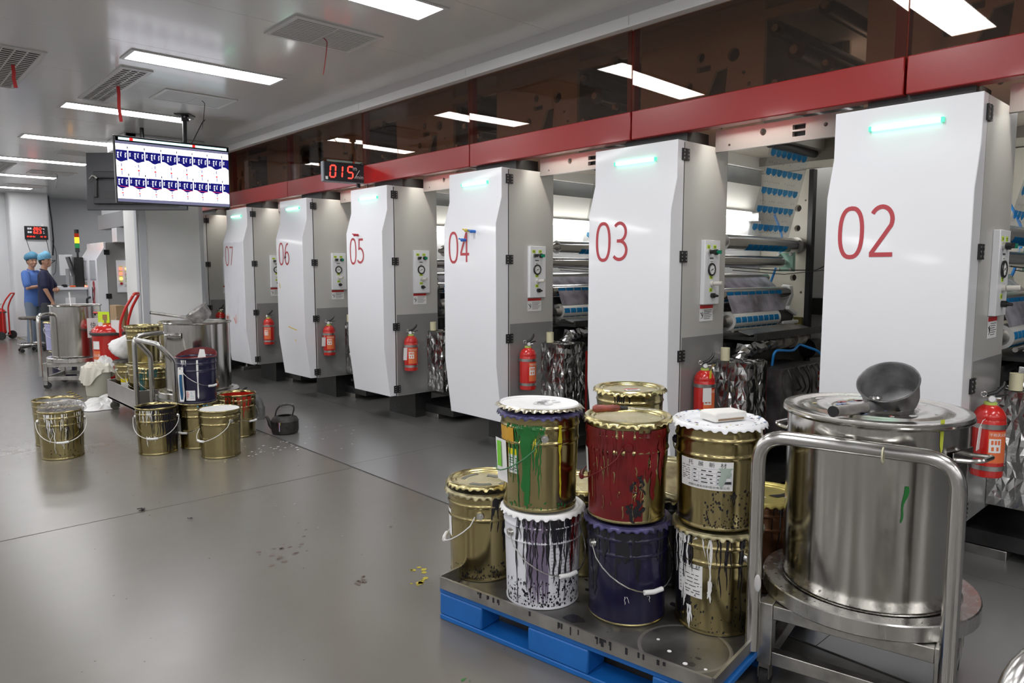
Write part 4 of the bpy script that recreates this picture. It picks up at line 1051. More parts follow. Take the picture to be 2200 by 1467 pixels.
q = MB(); q.lathe([(PR0+.0035,.002),(PR0+.005,.006),(PR0+.0035,.010)], 48); q.build('gold_seam', LIDG, p)
v = view(PC)
p = pail('paint_pail', 'gold pail with torn label and black and white runs, front corner of the tray', on(PC), 0, GOLD, 'pails on the pallet', 'lid', lidm=LIDS, seed=5, handle=v+2.33)
wash(p, PBLK, v-1.35, v-.62, .02, .372, 9, tri=2.2); drips(p, PBLK, v-1.3, v+.7, 20, lmin=.1, lmax=.37, wmin=.003, wmax=.008, seed=31, off=.0022); drips(p, PWHT, v-1.2, v-.1, 16, lmin=.05, lmax=.25, wmin=.004, wmax=.012, seed=32, off=.0028)
drips(p, PWHT, v-.22, v-.1, 3, zt=.21, lmin=.08, lmax=.1, wmin=.008, wmax=.014, seed=33); drips(p, PWHT, v-.7, v-.55, 3, zt=.10, lmin=.08, lmax=.1, wmin=.005, wmax=.01, seed=36, off=.0028); drips(p, PWHT, v-.9, v-.8, 3, zt=.2, lmin=.15, lmax=.2, wmin=.005, wmax=.01, seed=37, off=.0028)
sticker(p, v-1.05, v-.30, .135, .262); sticker_lines(p, v-.98, v-.36, [.245,.22,.205,.19,.175,.16,.15], .003, seed=4); wall_text(p, '新 材', .02, v-.5, .252, INKK)
splats(p, PBLK, v-.6, v+.8, .01, .2, 60, 6)
# upper front row
v = view(PA); pa2 = on((PA[0]-.006, PA[1]+.012), 1)
p = pail('paint_pail', 'gold pail with bright green and yellow drips under a white lid', pa2, 0, GOLD, 'pails on the pallet', 'lid', lidm=LIDV, seed=6, handle=v-1.45, grip=False, hm=mat('green_wire', (.10,.28,.14), .35, metal=.6))
drips(p, PGREEN, v-.95, v+.35, 24, zt=.35, lmin=.1, lmax=.36, wmin=.003, wmax=.008, seed=41, off=.0018); drips(p, PGREEN, v-.42, v-.24, 5, zt=.34, lmin=.33, lmax=.36, wmin=.016, wmax=.026, seed=42, off=.002, wander=.002); drips(p, PGREEN, v-.6, v+.1, 12, zt=.345, lmin=.03, lmax=.12, wmin=.008, wmax=.02, seed=44, off=.0021)
drips(p, PYEL, v+.50, v+.62, 3, zt=.35, lmin=.3, lmax=.36, wmin=.004, wmax=.009, seed=43, off=.002); drips(p, PYEL, v-.12, v+.0, 2, zt=.30, lmin=.2, lmax=.3, wmin=.004, wmax=.006, seed=45, off=.002); splats(p, PGREEN, v-1.0, v+.8, .005, .04, 60, 7)
sticker(p, v-1.3, v-.70, .27, .335, mat('amber_tape', (.62,.33,.03), .3), 'amber_tape'); sticker(p, v-1.5, v-1.0, .10, .275, PAPER, 'torn_label', peel=.02); sticker(p, v-1.38, v-1.22, .16, .265, mat('lime_band', (.2,.6,.05), .5), 'lime_band', off=.012, peel=.01)
sticker(p, v-.92, v-.58, .15, .25); sticker(p, v-.92, v-.62, .225, .25, mat('yellow_strip', (.75,.6,.0), .5), 'yellow_strip', off=.0016); sticker_lines(p, v-.9, v-.6, [.21,.2,.19,.17,.165,.16], .003, seed=5)
v = view(PB); pb2 = on((PB[0]-.003, PB[1]+.006), 1)
p = pail('paint_pail', 'gold pail coated in dark red paint, screwdriver on its lid', pb2, 0, GOLD, 'pails on the pallet', 'lid', lidm=LIDG, seed=7, handle=v-1.54, grip=True, hm=PRED, earm=PRED)
wash(p, PRED, v-1.6, v+.42, .004, .35, 15, tri=.06); drips(p, PRED, v+.3, v+.75, 26, zt=.35, lmin=.18, lmax=.36, wmin=.008, wmax=.022, seed=54, off=.0018); drips(p, PRED, v-1.5, v+1.1, 50, zt=.36, lmin=.12, lmax=.36, wmin=.006, wmax=.016, seed=51, off=.002); drips(p, mat('gold_scrape', (.42,.35,.16), .35, metal=.9), v-1.2, v+.6, 26, zt=.26, zbias=.2, lmin=.03, lmax=.12, wmin=.002, wmax=.005, seed=52, off=.0035)
drips(p, PBLK, v+.05, v+.45, 14, zt=.2, zbias=.16, lmin=.03, lmax=.1, wmin=.008, wmax=.02, seed=53, off=.0036, wander=.01); sticker(p, v-1.5, v-1.2, .17, .27, PAPER, off=.004)
v = view(PC); pc2 = on((PC[0]+.004, PC[1]+.006), 1)
p = pail('paint_pail', 'clean gold pail with large white label, white block on its lid', pc2, 0, GOLD, 'pails on the pallet', 'lid', lidm=LIDWK, seed=8, handle=v+3.07, wide=.183, earm=NAVY)
sticker(p, v-.98, v+.36, .155, .262, off=.0011)
wall_text(p, '托   展   新   材', .0195, v-.26, .248, INKK, 1.15); wall_text(p, '成都托展新材料股份有限公司', .0105, v-.22, .165, INKK, 1.15)
q = MB(); L_ = []
def arcline(q, z, a0, a1, h=.0009, off=.0016):
    n = 8; rr = pail_r(z)+off; vs = []
    for k in range(n+1):
        a = a0+(a1-a0)*k/n; vs += [(rr*math.cos(a),rr*math.sin(a),z),(rr*math.cos(a),rr*math.sin(a),z+h)]
    q.add(vs, [(2*k,2*k+2,2*k+3,2*k+1) for k in range(n)])
for z in (.233,.218,.203,.188,.175): arcline(q, z, v-.62, v+.32)
for a in (v-.62,v-.44,v-.02,v+.14,v+.32):
    rr = pail_r(.2)+.0016; q.add([(rr*math.cos(a),rr*math.sin(a),.175),(rr*math.cos(a+.006),rr*math.sin(a+.006),.175),(rr*math.cos(a+.006),rr*math.sin(a+.006),.234),(rr*math.cos(a),rr*math.sin(a),.234)], [(0,1,2,3)])
q.build('label_table', mat('table_rule', (.3,.34,.5), .6), p, flat=True)
sticker_lines(p, v-.58, v-.46, [.223,.208,.194,.18], .004, seed=8); sticker_lines(p, v-.38, v-.1, [.223,.208,.194,.18], .004, seed=9); sticker_lines(p, v, v+.1, [.223,.208,.194,.18], .004, seed=10); sticker_lines(p, v-.94, v-.68, [.232,.222,.214,.205,.197,.19,.183], .0022, seed=7); sticker_lines(p, v+.16,v+.28,[.223,.208],.004, seed=12)
q = MB()
for k in range(14): a = v+.14+.013*k; rr = pail_r(.18)+.0017; w2 = .0022+.003*((k*7)%3)/3; q.add([(rr*math.cos(a+s*w2/rr),rr*math.sin(a+s*w2/rr),z) for z in (.180,.190) for s in (-1,1)], [(0,1,3,2)])
q.build('barcode', INKK, p, flat=True)
drips(p, mat('green_smear', (.40,.48,.43), .5), v+.10, v+.24, 3, zt=.240, lmin=.07, lmax=.1, wmin=.02, wmax=.035, seed=63, off=.0021); splats(p, PBLK, v-.3, v+.9, .01, .15, 150, 9); drips(p, PBLK, v+.3, v+.5, 6, zt=.14, lmin=.03, lmax=.08, wmin=.002, wmax=.004, seed=64)
q = MB(); r_ = random.Random(9); COLS = [PBLK, PYEL, PRED, mat('paint_blue', (.02,.1,.4), .4)]
for _ in range(70):
    a = r_.uniform(0, 2*PI); rr = r_.uniform(.12,.168); s = r_.uniform(.002,.007)
    q.add([(rr*math.cos(a)+s*math.cos(t), rr*math.sin(a)+s*math.sin(t), .3925+.0025*(rr>.155)) for t in [2*PI*k/6 for k in range(6)]], [tuple(range(6))], r_.randrange(4))
stuff(q.build('paint_specks', COLS, p, flat=True))
# loose lid on the green pail
wl = thing('pail_cover', 'loose white pail lid with crimped rim on the green-dripped pail', 'lid', (pa2[0]-.004, pa2[1], pa2[2]+.387+.022), 0, None, (.02,.03,.4))
q = MB(); q.lathe([(0,.002),(PR1-.006,.003)], 52); lug_skirt(q, PR1+.003, .186, .004, -.010, 32, 2); 
q.lathe([(PR1-.006,.0035),(PR1,.010),(PR1+.003,.004)], 52); q.lathe([(0,-.0),(PR1,-.002)][::-1], 40)
q.build('disc', LIDW, wl, angle=50)
q = MB(); lug_skirt(q, PR1+.004, .1875, .0045, -.011, 32, 2); q.build('crimped_edge', mat('lid_bare_tin', (.5,.46,.36), .3, metal=1, var=.5, vscale=14), wl)
q = MB(); r_ = random.Random(3)
for _ in range(16):
    x, y, s = r_.gauss(.02,.035), r_.gauss(-.01,.02), r_.uniform(.006,.022); q.add([(x+2*s*math.cos(t)*r_.uniform(.5,1.2), y+s*math.sin(t)*r_.uniform(.5,1.2), .0036) for t in [2*PI*k/9 for k in range(9)]], [tuple(range(9))])
stuff(q.build('grey_smudge', mat('grey_smudge', (.62,.62,.63), .5), wl, flat=True))
# back of the pallet
v = view(PD)
pd = pail('paint_pail', 'gold pail under a loose gold lid at the far end of the tray', on(PD), 0, GOLD, 'pails on the pallet', 'lid', lidm=LIDS, seed=9, handle=v-1.67, hm=WHITEP)
drips(pd, PBLK, v+.25, v+.9, 9, lmin=.1, lmax=.33, wmin=.004, wmax=.012, seed=71); drips(pd, PBLK, v+.3, v+.6, 5, zt=.375, lmin=.05, lmax=.1, wmin=.015, wmax=.03, seed=73); splats(pd, PBLK, v-1, v+1, .01, .08, 120, 10); sticker(pd, v-1.6, v-1.15, .18, .30)
gl = thing('pail_cover', 'loose smeared gold lid on the pail at the far end of the tray', 'lid', (PD[0]+.006, PD[1]-.004, TZ+.387+.034), 0, None, (-.02,.03,1.0))
lid_geo(LIDG, 12).build('disc', LIDG, gl, angle=50)
q = MB()
for a0, rr, wd in ((.2,.10,.02),(2.2,.09,.03),(3.6,.11,.018),(4.9,.06,.03)):
    pts = [(rr*math.cos(a0+k*.1), rr*math.sin(a0+k*.1)) for k in range(12)]; q.ribbon(pts, wd, lambda u, w_: (u, w_, -.005))
q.build('ink_smear', mat('lid_ink_smear', (.12,.12,.09), .35), gl, flat=True)
PE = (2.405, 2.145); PFk = (2.745, 2.135); PG = (2.62, 1.80); PHr = (2.86, 1.49)
p = pail('paint_pail', 'gold lidded pail half hidden between the green and the red pails', on(PE), 0, GOLD2, 'pails on the pallet', 'lid', lidm=LIDG, seed=14)
p = pail('paint_pail', 'lower gold pail of the back stack on the tray, behind the red pail', on(PFk), 0, GOLD2, 'pails on the pallet', 'lid', lidm=LIDS, seed=15)
p = pail('paint_pail', 'upper gold pail of the back stack with stickered lid, in front of door 03', on(PFk,1), 0, GOLD, 'pails on the pallet', 'lid', lidm=LIDG, seed=16)
vv = view(PFk); drips(p, PBLK, vv-.6, vv+.5, 8, lmin=.05, lmax=.2, seed=17)
def lid_sticker(p, x, y, rz, red=True):
    q = MB(); q.obox((x,y,.3835),(.07,.05,.001),(0,0,rz)); s = q.build('lid_sticker', PAPER, p)
    q = MB(); q.obox((x+.018*math.cos(rz+PI/2),y+.018*math.sin(rz+PI/2),.3842),(.07,.014,.0006),(0,0,rz)); q.build('red_band', INKR, s)
    q = MB()
    for k in range(3): q.obox((x-.008*k*math.cos(rz+PI/2)+.004*math.cos(rz+PI/2),y-.008*k*math.sin(rz+PI/2)+.004*math.sin(rz+PI/2),.3842),(.05,.0022,.0006),(0,0,rz))
    q.build('sticker_print', INKK, s)
lid_sticker(p, -.02, -.03, -.6)
p = pail('paint_pail', 'black-streaked pail with torn open lid between the red and white-lidded pails', on(PG), 0, PBLK, 'pails on the pallet', 'lid', lidm=LIDS, seed=17)
vv = view(PG); drips(p, mat('grey_runs', (.3,.3,.32), .4), vv-.8, vv+.8, 14, lmin=.1, lmax=.35, seed=18)
ol = thing('pail_cover', 'torn shiny lid leaning open between the red and white-lidded pails', 'lid', (PG[0]-.02, PG[1]-.035, TZ+.45), 0, None, (.26,-.2,.3))
lid_geo(LIDS, 19).build('disc', LIDS, ol, angle=50)
p = pail('paint_pail', 'brown-streaked pail with yellow stickered lid behind the steel handrail', on(PHr), 0, BROWNP, 'pails on the pallet', 'lid', lidm=mat('ochre_lid', (.45,.38,.12), .4, metal=.7, var=.25, vscale=6), seed=20)
vv = view(PHr); drips(p, PBLK, vv-1, vv+1, 24, lmin=.1, lmax=.37, seed=21); lid_sticker(p, -.05, .01, -.7)
q = MB(); pts = [(.0,-.02),(.05,-.05),(.11,-.06),(.06,-.085),(.0,-.06)]; q.add([(a, b, .3836) for a, b in pts], [tuple(range(5))]); q.build('ink_smear', PBLK, p, flat=True)

# screwdriver, white block on the lids
sd = thing('screwdriver', 'screwdriver with red and grey grip lying on the gold lid', 'screwdriver', (pb2[0]-.005, pb2[1]+.01, pb2[2]+.399+.010), -.62)
q = MB(); q.lathe([(0,0),(.010,.002),(.0155,.012),(.016,.03),(.0125,.055),(.0145,.08),(.012,.10),(.009,.108),(0,.108)], 14); q.xform(Matrix.Rotation(PI/2, 4, 'Y')); q.xform(Matrix.Translation((-.13,0,.008))); q.build('grip', mat('screwdriver_red', (.22,.045,.03), .4, var=.5, vscale=30), sd)
q = MB(); q.cyl((-.022,0,.008),(.01,0,.006),.0095,.0075,12); q.build('collar', BLACK, sd)
q = MB(); q.cyl((.01,0,.006),(.125,0,-.003),.0036,n=8); q.obox((.128,0,-.003),(.014,.008,.002)); q.build('blade', STEEL, sd)
bl = thing('foam_block', 'small white paint-edged block on the white marked pail lid', 'block', (pc2[0]+.03, pc2[1]+.00, pc2[2]+.385), -.35)
q = MB(); q.prism([(-.075,0),(.07,0),(.075,.032),(-.06,.036),(-.077,.03)], 'y', -.045, .045); q.build('block', mat('white_foam', (.74,.73,.70), .7, bump=.4, bscale=60), bl, bevel=.004)
q = MB(); q.box(-.06,.06,-.0462,-.0455,.004,.012); q.box(.071,.0765,-.03,.03,.004,.016); q.build('stain', mat('brown_stain', (.25,.17,.11), .6), bl)

# ------------------------------------------------------------------ stirring tanks on trolleys
TSTEEL = mat('tank_steel', (.52,.505,.48), .17, metal=1.0, rvar=.05, vscale=2.5, stretch=(16,16,.25), bump=.012, bscale=3)
LSTEEL = mat('tank_lid_steel', (.66,.64,.60), .24, metal=1.0, rvar=.1, vscale=7, var=.12)
TUBES = mat('polished_tube', (.58,.57,.55), .2, metal=1.0, rvar=.05, vscale=8)
FRAMES = mat('trolley_frame_steel', (.46,.45,.42), .36, metal=1.0, var=.3, vscale=12, rvar=.08)
def tank(name, label, loc, rz, lid=True, h=.67, r=.288, group='steel tanks on trolleys', content=None):
    t = thing(name, label, 'tank', loc, rz, group)
    q = MB(); q.lathe([(0,0),(r-.012,0),(r-.002,.006),(r,.016),(r,h-.01),(r+.006,h-.006),(r+.014,h-.004),(r+.018,h+.002),(r+.014,h+.008),(r+.004,h+.008),(r-.004,h+.002),(r-.004,.02),(0,.02)], 72); q.build('shell', TSTEEL, t, angle=50)
    if lid:
        q = MB(); R = r+.016
        q.lathe([(0,.022),(.05,.022),(.06,.018),(.13,.017),(.137,.010),(.15,.0095),(.158,.016),(.225,.014),(.235,.008),(.262,.007),(.27,.013),(R-.012,.013),(R-.002,.012),(R,.004),(R-.002,-.006),(R-.006,-.004)][::-1], 64, (0,0,h+.006)); q.build('lid', LSTEEL, t, angle=60)
        q = MB(); q.lathe([(0,.03),(.018,.03),(.022,.024),(.012,.014),(.012,0)], 20, (0,0,h+.026)); q.build('lid_knob', STEEL, t)
        q = MB(); r_ = random.Random(4); CO = [mat('lid_smear_red',(.35,.06,.05),.4), mat('lid_smear_grey',(.45,.45,.44),.4), mat('lid_smear_blue',(.2,.26,.42),.4), mat('lid_smear_ochre',(.45,.38,.2),.4)]
        for _ in range(46):
            a = r_.uniform(0,2*PI); rr = r_.choice([.09,.11,.185,.20]); s = r_.uniform(.004,.016); z = h+.006+(.0178 if rr < .13 else .0158)
            q.add([(rr*math.cos(a)+2*s*math.cos(tt)*r_.uniform(.5,1.2), rr*math.sin(a)+s*math.sin(tt)*r_.uniform(.5,1.2), z) for tt in [2*PI*k/7 for k in range(7)]], [tuple(range(7))], r_.randrange(4))
        stuff(q.build('lid_smear', CO, t, flat=True))
    elif content:
        q = MB(); q.lathe([(0,h-.03),(r-.006,h-.03)][::-1], 48); q.build('contents', content, t)
    for a in (0, PI):
        R = Matrix.Rotation(a, 4, 'Z'); q = MB(); z = h-.105
        q.tube(bend([(-.055,r+.001,z),(-.05,r+.05,z+.005),(-.04,r+.075,z+.01),(.04,r+.075,z+.01),(.05,r+.05,z+.005),(.055,r+.001,z)], .02), .0075, 8)
        q.xform(R); q.build('side_handle', TUBES, t)
        q = MB(); q.obox((0,r+.002,z),(.15,.004,.05)); q.xform(R); q.build('handle_plate', TSTEEL, t, bevel=.001)
    return t
def cart(label, loc, rz, group='tank trolleys', rail='u', ring=True, half=.285, zf=.30):
    """trolley: local x points away from its handrail; ring table top at z = zf+.06"""
    t = thing('tank_trolley', label, 'trolley', loc, rz, group); a = half; b = .034
    for x, y in ((-a,-a),(-a,a),(a,-a),(a,a)):
        q = MB(); q.box(x-.025, x+.025, y-.025, y+.025, .105, zf+.03); q.build('leg', FRAMES, t, bevel=.003)
    for z in (zf, .13):
        for x in (-a, a):
            q = MB(); q.box(x-.02, x+.02, -a+.025, a-.025, z-.025, z+.025); q.build('crossbar', FRAMES, t, bevel=.003)
        for y in (-a, a):
            q = MB(); q.box(-a+.025, a-.025, y-.02, y+.02, z-.025, z+.025); q.build('side_bar', FRAMES, t, bevel=.003)
    for s in (-1, 1):
        q = MB(); q.obox((0,0,zf+.005),(a*2.5,.03,.04),(0,0,s*PI/4)); q.build('diagonal_bar', FRAMES, t)
    if ring:
        R = .355; q = MB(); q.lathe([(.26,.0),(R-.004,.0),(R,.004),(R,.052),(R-.004,.056),(.30,.056),(.295,.045),(.26,.045)], 64, (0,0,zf+.027)); q.lathe([(0,.020),(.27,.020)][::-1], 48, (0,0,zf+.027)); q.build('ring_table', STEEL, t, angle=40)
        q = MB(); r_ = random.Random(2)
        for _ in range(14):
            an = r_.uniform(0,2*PI); rr = r_.uniform(.31,.345); s = r_.uniform(.002,.007); q.add([(rr*math.cos(an)+s*math.cos(tt), rr*math.sin(an)+s*math.sin(tt), zf+.0838) for tt in [2*PI*k/6 for k in range(6)]], [tuple(range(6))])
        stuff(q.build('ink_speck', mat('ink_speck', (.06,.035,.04), .4), t, flat=True))
    for x, y in ((-a,-a),(-a,a),(a,-a),(a,a)):
        q = MB(); q.box(x-.02, x+.02, y-.018, y+.018, .088, .106); q.box(x-.022, x+.018, y-.020, y-.016, .05, .09); q.box(x-.022, x+.018, y+.016, y+.020, .05, .09); c = q.build('caster', STEELD, t)
        q = MB(); q.cyl((x+.012,y-.014,.042),(x+.012,y+.014,.042),.042,n=20); q.build('wheel', RUBBER, c)
    if rail == 'u':
        q = MB(); q.tube(bend([(-a-.045,-a-.012,.16),(-a-.045,-a-.012,.935),(-a-.045,a+.036,.935),(-a-.045,a+.036,.16)], .10, 8), .0245, 16); q.build('handrail', TUBES, t, angle=60)
    else:
        q = MB(); q.tube(bend([(-a-.045,-a,.12),(-a-.045,-a,.70),(-a-.17,-a+.02,.86),(-a-.17,a-.02,.86),(-a-.045,a,.70),(-a-.045,a,.12)], .03, 4), .022, 14); q.build('handrail', TUBES, t, angle=60)
    return t
CX, CY, CR = 2.655, .975, math.radians(11.5)
ct = cart('steel trolley with thick tube handrail under the lidded tank', (CX, CY, 0), CR, half=.272)
tk = tank('stirring_tank', 'large lidded steel tank with a ladle on top', (CX, CY, .375), CR-.30, h=.625)
q = MB(); pts = [(.24,.43),(.245,.40),(.238,.37),(.242,.33),(.235,.29),(.232,.24)]
def onshell(u, w_): an = u*0; return None
vt = math.atan2(-CY, -CX) - (CR-.30)
rr = .2892; n = 8; vs = []
for k in range(n+1):
    t = k/n; a = vt + .36 - .05*t + .01*math.sin(9*t); z = .44-.12*t; wd = .0042*(1-t)**.7*(1+.6*math.sin(t*8)) + .002
    vs += [(rr*math.cos(a-wd/rr), rr*math.sin(a-wd/rr), z),(rr*math.cos(a+wd/rr), rr*math.sin(a+wd/rr), z)]
q.add(vs, [(2*k,2*k+1,2*k+3,2*k+2) for k in range(n)]); q.build('green_drip', PGREEN, tk, flat=True)
q = MB(); q.add([(rr*math.cos(a), rr*math.sin(a), z) for a, z in ((vt+.70,.655),(vt+.76,.655),(vt+.75,.56),(vt+.73,.54),(vt+.71,.57))], [(0,1,2,3,4)]); q.build('yellow_drip', mat('lime_smear', (.45,.5,.05), .4), tk, flat=True)
# tape ring on the handrail
q = MB(); q.tube([(-.33+.0252*math.cos(2*PI*k/16), -.08, .925+.0252*math.sin(2*PI*k/16)) for k in range(16)], .0025, 6, closed=True); q.build('tape_ring', mat('cream_tape', (.6,.57,.4), .5), ct)
q = MB(); q.ball((-.33-.024,.285,.42), .02, (.25,.6,1.6)); q.build('paint_blob', mat('grey_blob', (.5,.5,.5), .4), ct)

# ladles
RV = Vector((.7347,-.6784,0)); FV = Vector((.6784,.7347,0)); UPV = Vector((0,0,1))
def ladle(label, B, n, end, r=.1, dep=.115, group='ladles', hr=.013, m=None):
    n = n.normalized(); E = Vector(end)
    t = thing('ladle', label, 'ladle', B, 0, group)
    u, v, _ = frame_from(n); M = Matrix((u, v, n)).transposed().to_4x4()
    m = m or mat('ladle_metal', (.20,.20,.205), .42, metal=.7, var=.5, vscale=12)
    q = MB(); q.lathe([(0,0),(r*.72,0),(r*.82,.008),(r*.9,.03),(r*.98,dep-.004),(r*1.03,dep),(r*1.02,dep+.004),(r*.96,dep),(r*.87,.032),(r*.78,.012),(0,.006)], 36); q.xform(M); q.build('bowl', m, t, angle=55)
    hd = (E-Vector(B)); hd = (hd - n*hd.dot(n)).normalized()
    s0 = n*(dep*.62) + hd*(r*.93); e = E-Vector(B); d = (e-s0)
    q = MB(); q.tube([s0-d.normalized()*.004, s0+d*.25], [hr*1.5, hr*1.15], 12); q.build('socket', m, t)
    q = MB(); q.tube([s0+d*.22, s0+d*.5, s0+d], [hr, hr*1.05, hr*1.1], 14); h = q.build('handle', mat('ladle_handle', (.38,.37,.35), .38, metal=.7, var=.3, vscale=20), t)
    q = MB(); q.cyl(s0+d*.985, s0+d*1.01, hr*1.12, n=14); q.build('end_cap', BLACK, h)
    return t
ladle('dark ink ladle with a tube handle on the lidded steel tank', Vector((2.6843, 0.9271, 1.0300))+Vector((0,0,.002)), UPV*.80 - RV*.42 - FV*.42, (2.3285, 0.9836, 1.0430), r=.098, dep=.105, hr=.0165)
# second trolley rail in the bottom corner of the picture
c2 = cart('second tube railed trolley cut off by the picture corner', (1.307, -0.198, 0), math.radians(240), rail='u', ring=False)

# ------------------------------------------------------------------ middle group by the pillar
T2 = (2.40, 6.98)
ct2 = cart('steel trolley with a bent tube handrail beside the long box trolley', (T2[0], T2[1], 0), 0.05, rail='bent')
tk2 = tank('stirring_tank', 'open steel tank with a ladle across it, by the dark blue pail', (T2[0], T2[1], .385), -1.05, lid=False, h=.63, content=mat('silver_ink', (.55,.55,.54), .35, metal=.3))
q = MB(); rr = .2892; a = math.atan2(-T2[1], -T2[0])+1.05+.02
q.add([(rr*math.cos(a+s*w2), rr*math.sin(a+s*w2), z) for z, w2, s in ((.46,.008,-1),(.46,.008,1),(.36,.004,1),(.27,.008,1),(.27,.008,-1),(.36,.004,-1))], [(0,1,2,3,4,5)]); q.build('ink_run', PBLK, tk2, flat=True)
ladle('grey paint-crusted ladle lying across the open tank by the pillar', Vector((T2[0]+.06,T2[1]-.02,1.035)), UPV*.8 - RV*.5 - FV*.3, Vector((T2[0]-.30,T2[1]+.34,1.10)), r=.11, dep=.115, hr=.014, m=mat('crusted_metal', (.28,.27,.26), .5, metal=.6, var=.7, vscale=16))
q = thing('drain_pipe', 'grey drain valve elbow low on the floor behind the open tank', 'pipe', (2.84, 7.0, 0))
b = MB(); b.tube(bend([(-.12,.05,.22),(.02,.03,.22),(.12,.0,.22),(.14,-.02,.12)], .05), .045, 12); b.build('elbow', mat('pipe_grey', (.16,.16,.16), .5, metal=.3, var=.4, vscale=14), q)
b = MB(); b.cyl((.0,.03,.26),(.0,.03,.31),.016,n=10); b.obox((.0,.03,.315),(.09,.02,.01),(0,-.3,.4)); b.build('valve_lever', BLACK, q)
b = MB(); b.cyl((.14,-.02,.0),(.14,-.02,.13),.05,n=14); b.build('flange', mat('pipe_grey', (.16,.16,.16), .5), q)
# long stainless box trolley
bx = thing('box_trolley', 'low stainless box trolley loaded with gold pails, by the pillar', 'trolley', (2.225, 8.10, 0))
bw, bl, z0, z1 = .225, .53, .125, .325
q = MB(); q.box(-bw, bw, -bl, bl, z0, z0+.02); q.build('box_floor', FRAMES, bx)
for nm, (x0,x1,y0,y1) in (('a',(-bw,-bw+.006,-bl,bl)),('b',(bw-.006,bw,-bl,bl)),('c',(-bw,bw,-bl,-bl+.006)),('d',(-bw,bw,bl-.006,bl))):
    q = MB(); q.box(x0,x1,y0,y1,z0,z1); q.build('box_wall', mat('box_steel', (.55,.53,.51), .33, metal=1.0, rvar=.06, vscale=5), bx, bevel=.002)
for x in (-bw+.05, bw-.05):
    for y in (-bl+.08, bl-.06):
        q = MB(); q.box(x-.025,x+.025,y-.02,y+.02,.10,z0); q.box(x-.02,x+.02,y-.022,y-.018,.045,.105); q.box(x-.02,x+.02,y+.018,y+.022,.045,.105); c = q.build('caster', STEELD, bx)
        q = MB(); q.cyl((x,y-.016,.045),(x,y+.016,.045),.045,n=18); q.build('wheel', mat('worn_wheel', (.12,.12,.09), .6), c)
q = MB(); q.tube(bend([(-bw-.0,-bl-.03,.2),(-bw,-bl-.03,.87),(bw,-bl+.05,.89),(bw,-bl+.05,.2)], .09, 6), .023, 14); q.build('push_handle', TUBES, bx, angle=60)
BZ = .146
S1 = (2.235, 8.10); S2 = (2.235, 7.765); S3 = (2.20, 8.45)
GP = 'pails on the box trolley'
p = pail('paint_pail', 'lower gold pail with a red banded label, under the tall pail on the box trolley', (*S1, BZ), 0, GOLD, GP, 'lid', lidm=LIDS, seed=31); v = view(S1)
sticker(p, v-.5, v+.3, .06, .2); sticker(p, v-.5, v+.3, .16, .2, INKR, 'red_band', off=.0016); wire = wire_handle(p, v-.3, .35)
p = pail('paint_pail', 'upper gold pail with a white bail, standing tall on the box trolley', (*S1, BZ+STK), 0, GOLD, GP, 'open', seed=32, inner=LIDS); wire_handle(p, v-.9, .35, WHITEP, False, slack=.35)
drips(p, PBLK, v-.7, v+.7, 7, lmin=.1, lmax=.3, wmin=.003, wmax=.008, seed=33); q = MB(); lug_skirt(q, PRIM, .177, .386, .372, 30, 3); q.build('crimped_edge', LIDS, p)
p = pail('paint_pail', 'gold pail with dark green runs, next to the push handle of the box trolley', (*S2, BZ), 0, GOLD, GP, 'lid', lidm=LIDG, seed=34, handle=view(S2)+.3); v = view(S2)
drips(p, mat('paint_teal', (.02,.10,.10), .35), v-.8, v+.2, 14, lmin=.1, lmax=.34, wmin=.006, wmax=.016, seed=35); wash(p, mat('paint_teal', (.02,.10,.10), .35), v-1.1, v-.75, .01, .34, 36); sticker(p, v+.5, v+.85, .04, .14)
p = pail('paint_pail', 'small gold pail with black crusted lid under the white plastic bag', (*S3, BZ), 0, GOLD, GP, 'lid', lidm=mat('black_lid', (.05,.05,.04), .4, metal=.5, var=.9, vscale=20), seed=37, handle=view(S3)+.5); v = view(S3)
sticker(p, v-.75, v-.25, .09, .21); sticker(p, v-.75, v-.25, .17, .21, mat('yellow_strip', (.75,.6,.0), .5), 'yellow_strip', off=.0016); wash(p, PBLK, v-.2, v+.8, .006, .09, 38)
q = MB(); n1, n2 = 36, 18; r_ = random.Random(6); vs = []
for i in range(n2+1):
    for j in range(n1):
        a = 2*PI*j/n1; ph = PI*i/n2; f = 1+.16*math.sin(3*a+i*.5)+.08*math.sin(7*a+i)+.05*math.sin(13*a-1.7*i)+r_.uniform(-.02,.02)
        vs.append((.17*math.sin(ph)*math.cos(a)*f, .17*math.sin(ph)*math.sin(a)*f, .13-.13*math.cos(ph)*(1+.1*math.sin(2*a))))
q.add(vs, [(i*n1+j, i*n1+(j+1)%n1, (i+1)*n1+(j+1)%n1, (i+1)*n1+j) for i in range(n2) for j in range(n1)])
bag = tag(q.build('plastic_bag', mat('white_bag', (.74,.74,.74), .35, bump=.6, bscale=14), None, (S3[0]-.01, S3[1]+.02, BZ+.397), angle=60), 'crumpled white plastic bag on the small black-lidded pail', 'bag')
PB1 = (2.64, 8.36)
dl = thing('riser_dolly', 'low steel dolly added to raise the pail stack behind the box trolley', 'dolly', (*PB1, 0))  # added support that lifts the stack to its height in the image
q = MB(); q.box(-.17,.17,-.17,.17,.11,.15); q.build('deck', FRAMES, dl, bevel=.004)
for sx in (-1,1):
    for sy in (-1,1):
        q = MB(); q.cyl((sx*.13,sy*.13-.014,.045),(sx*.13,sy*.13+.014,.045),.045,n=14); q.box(sx*.13-.015,sx*.13+.015,sy*.13-.02,sy*.13+.02,.08,.11); q.build('caster', RUBBER, dl)
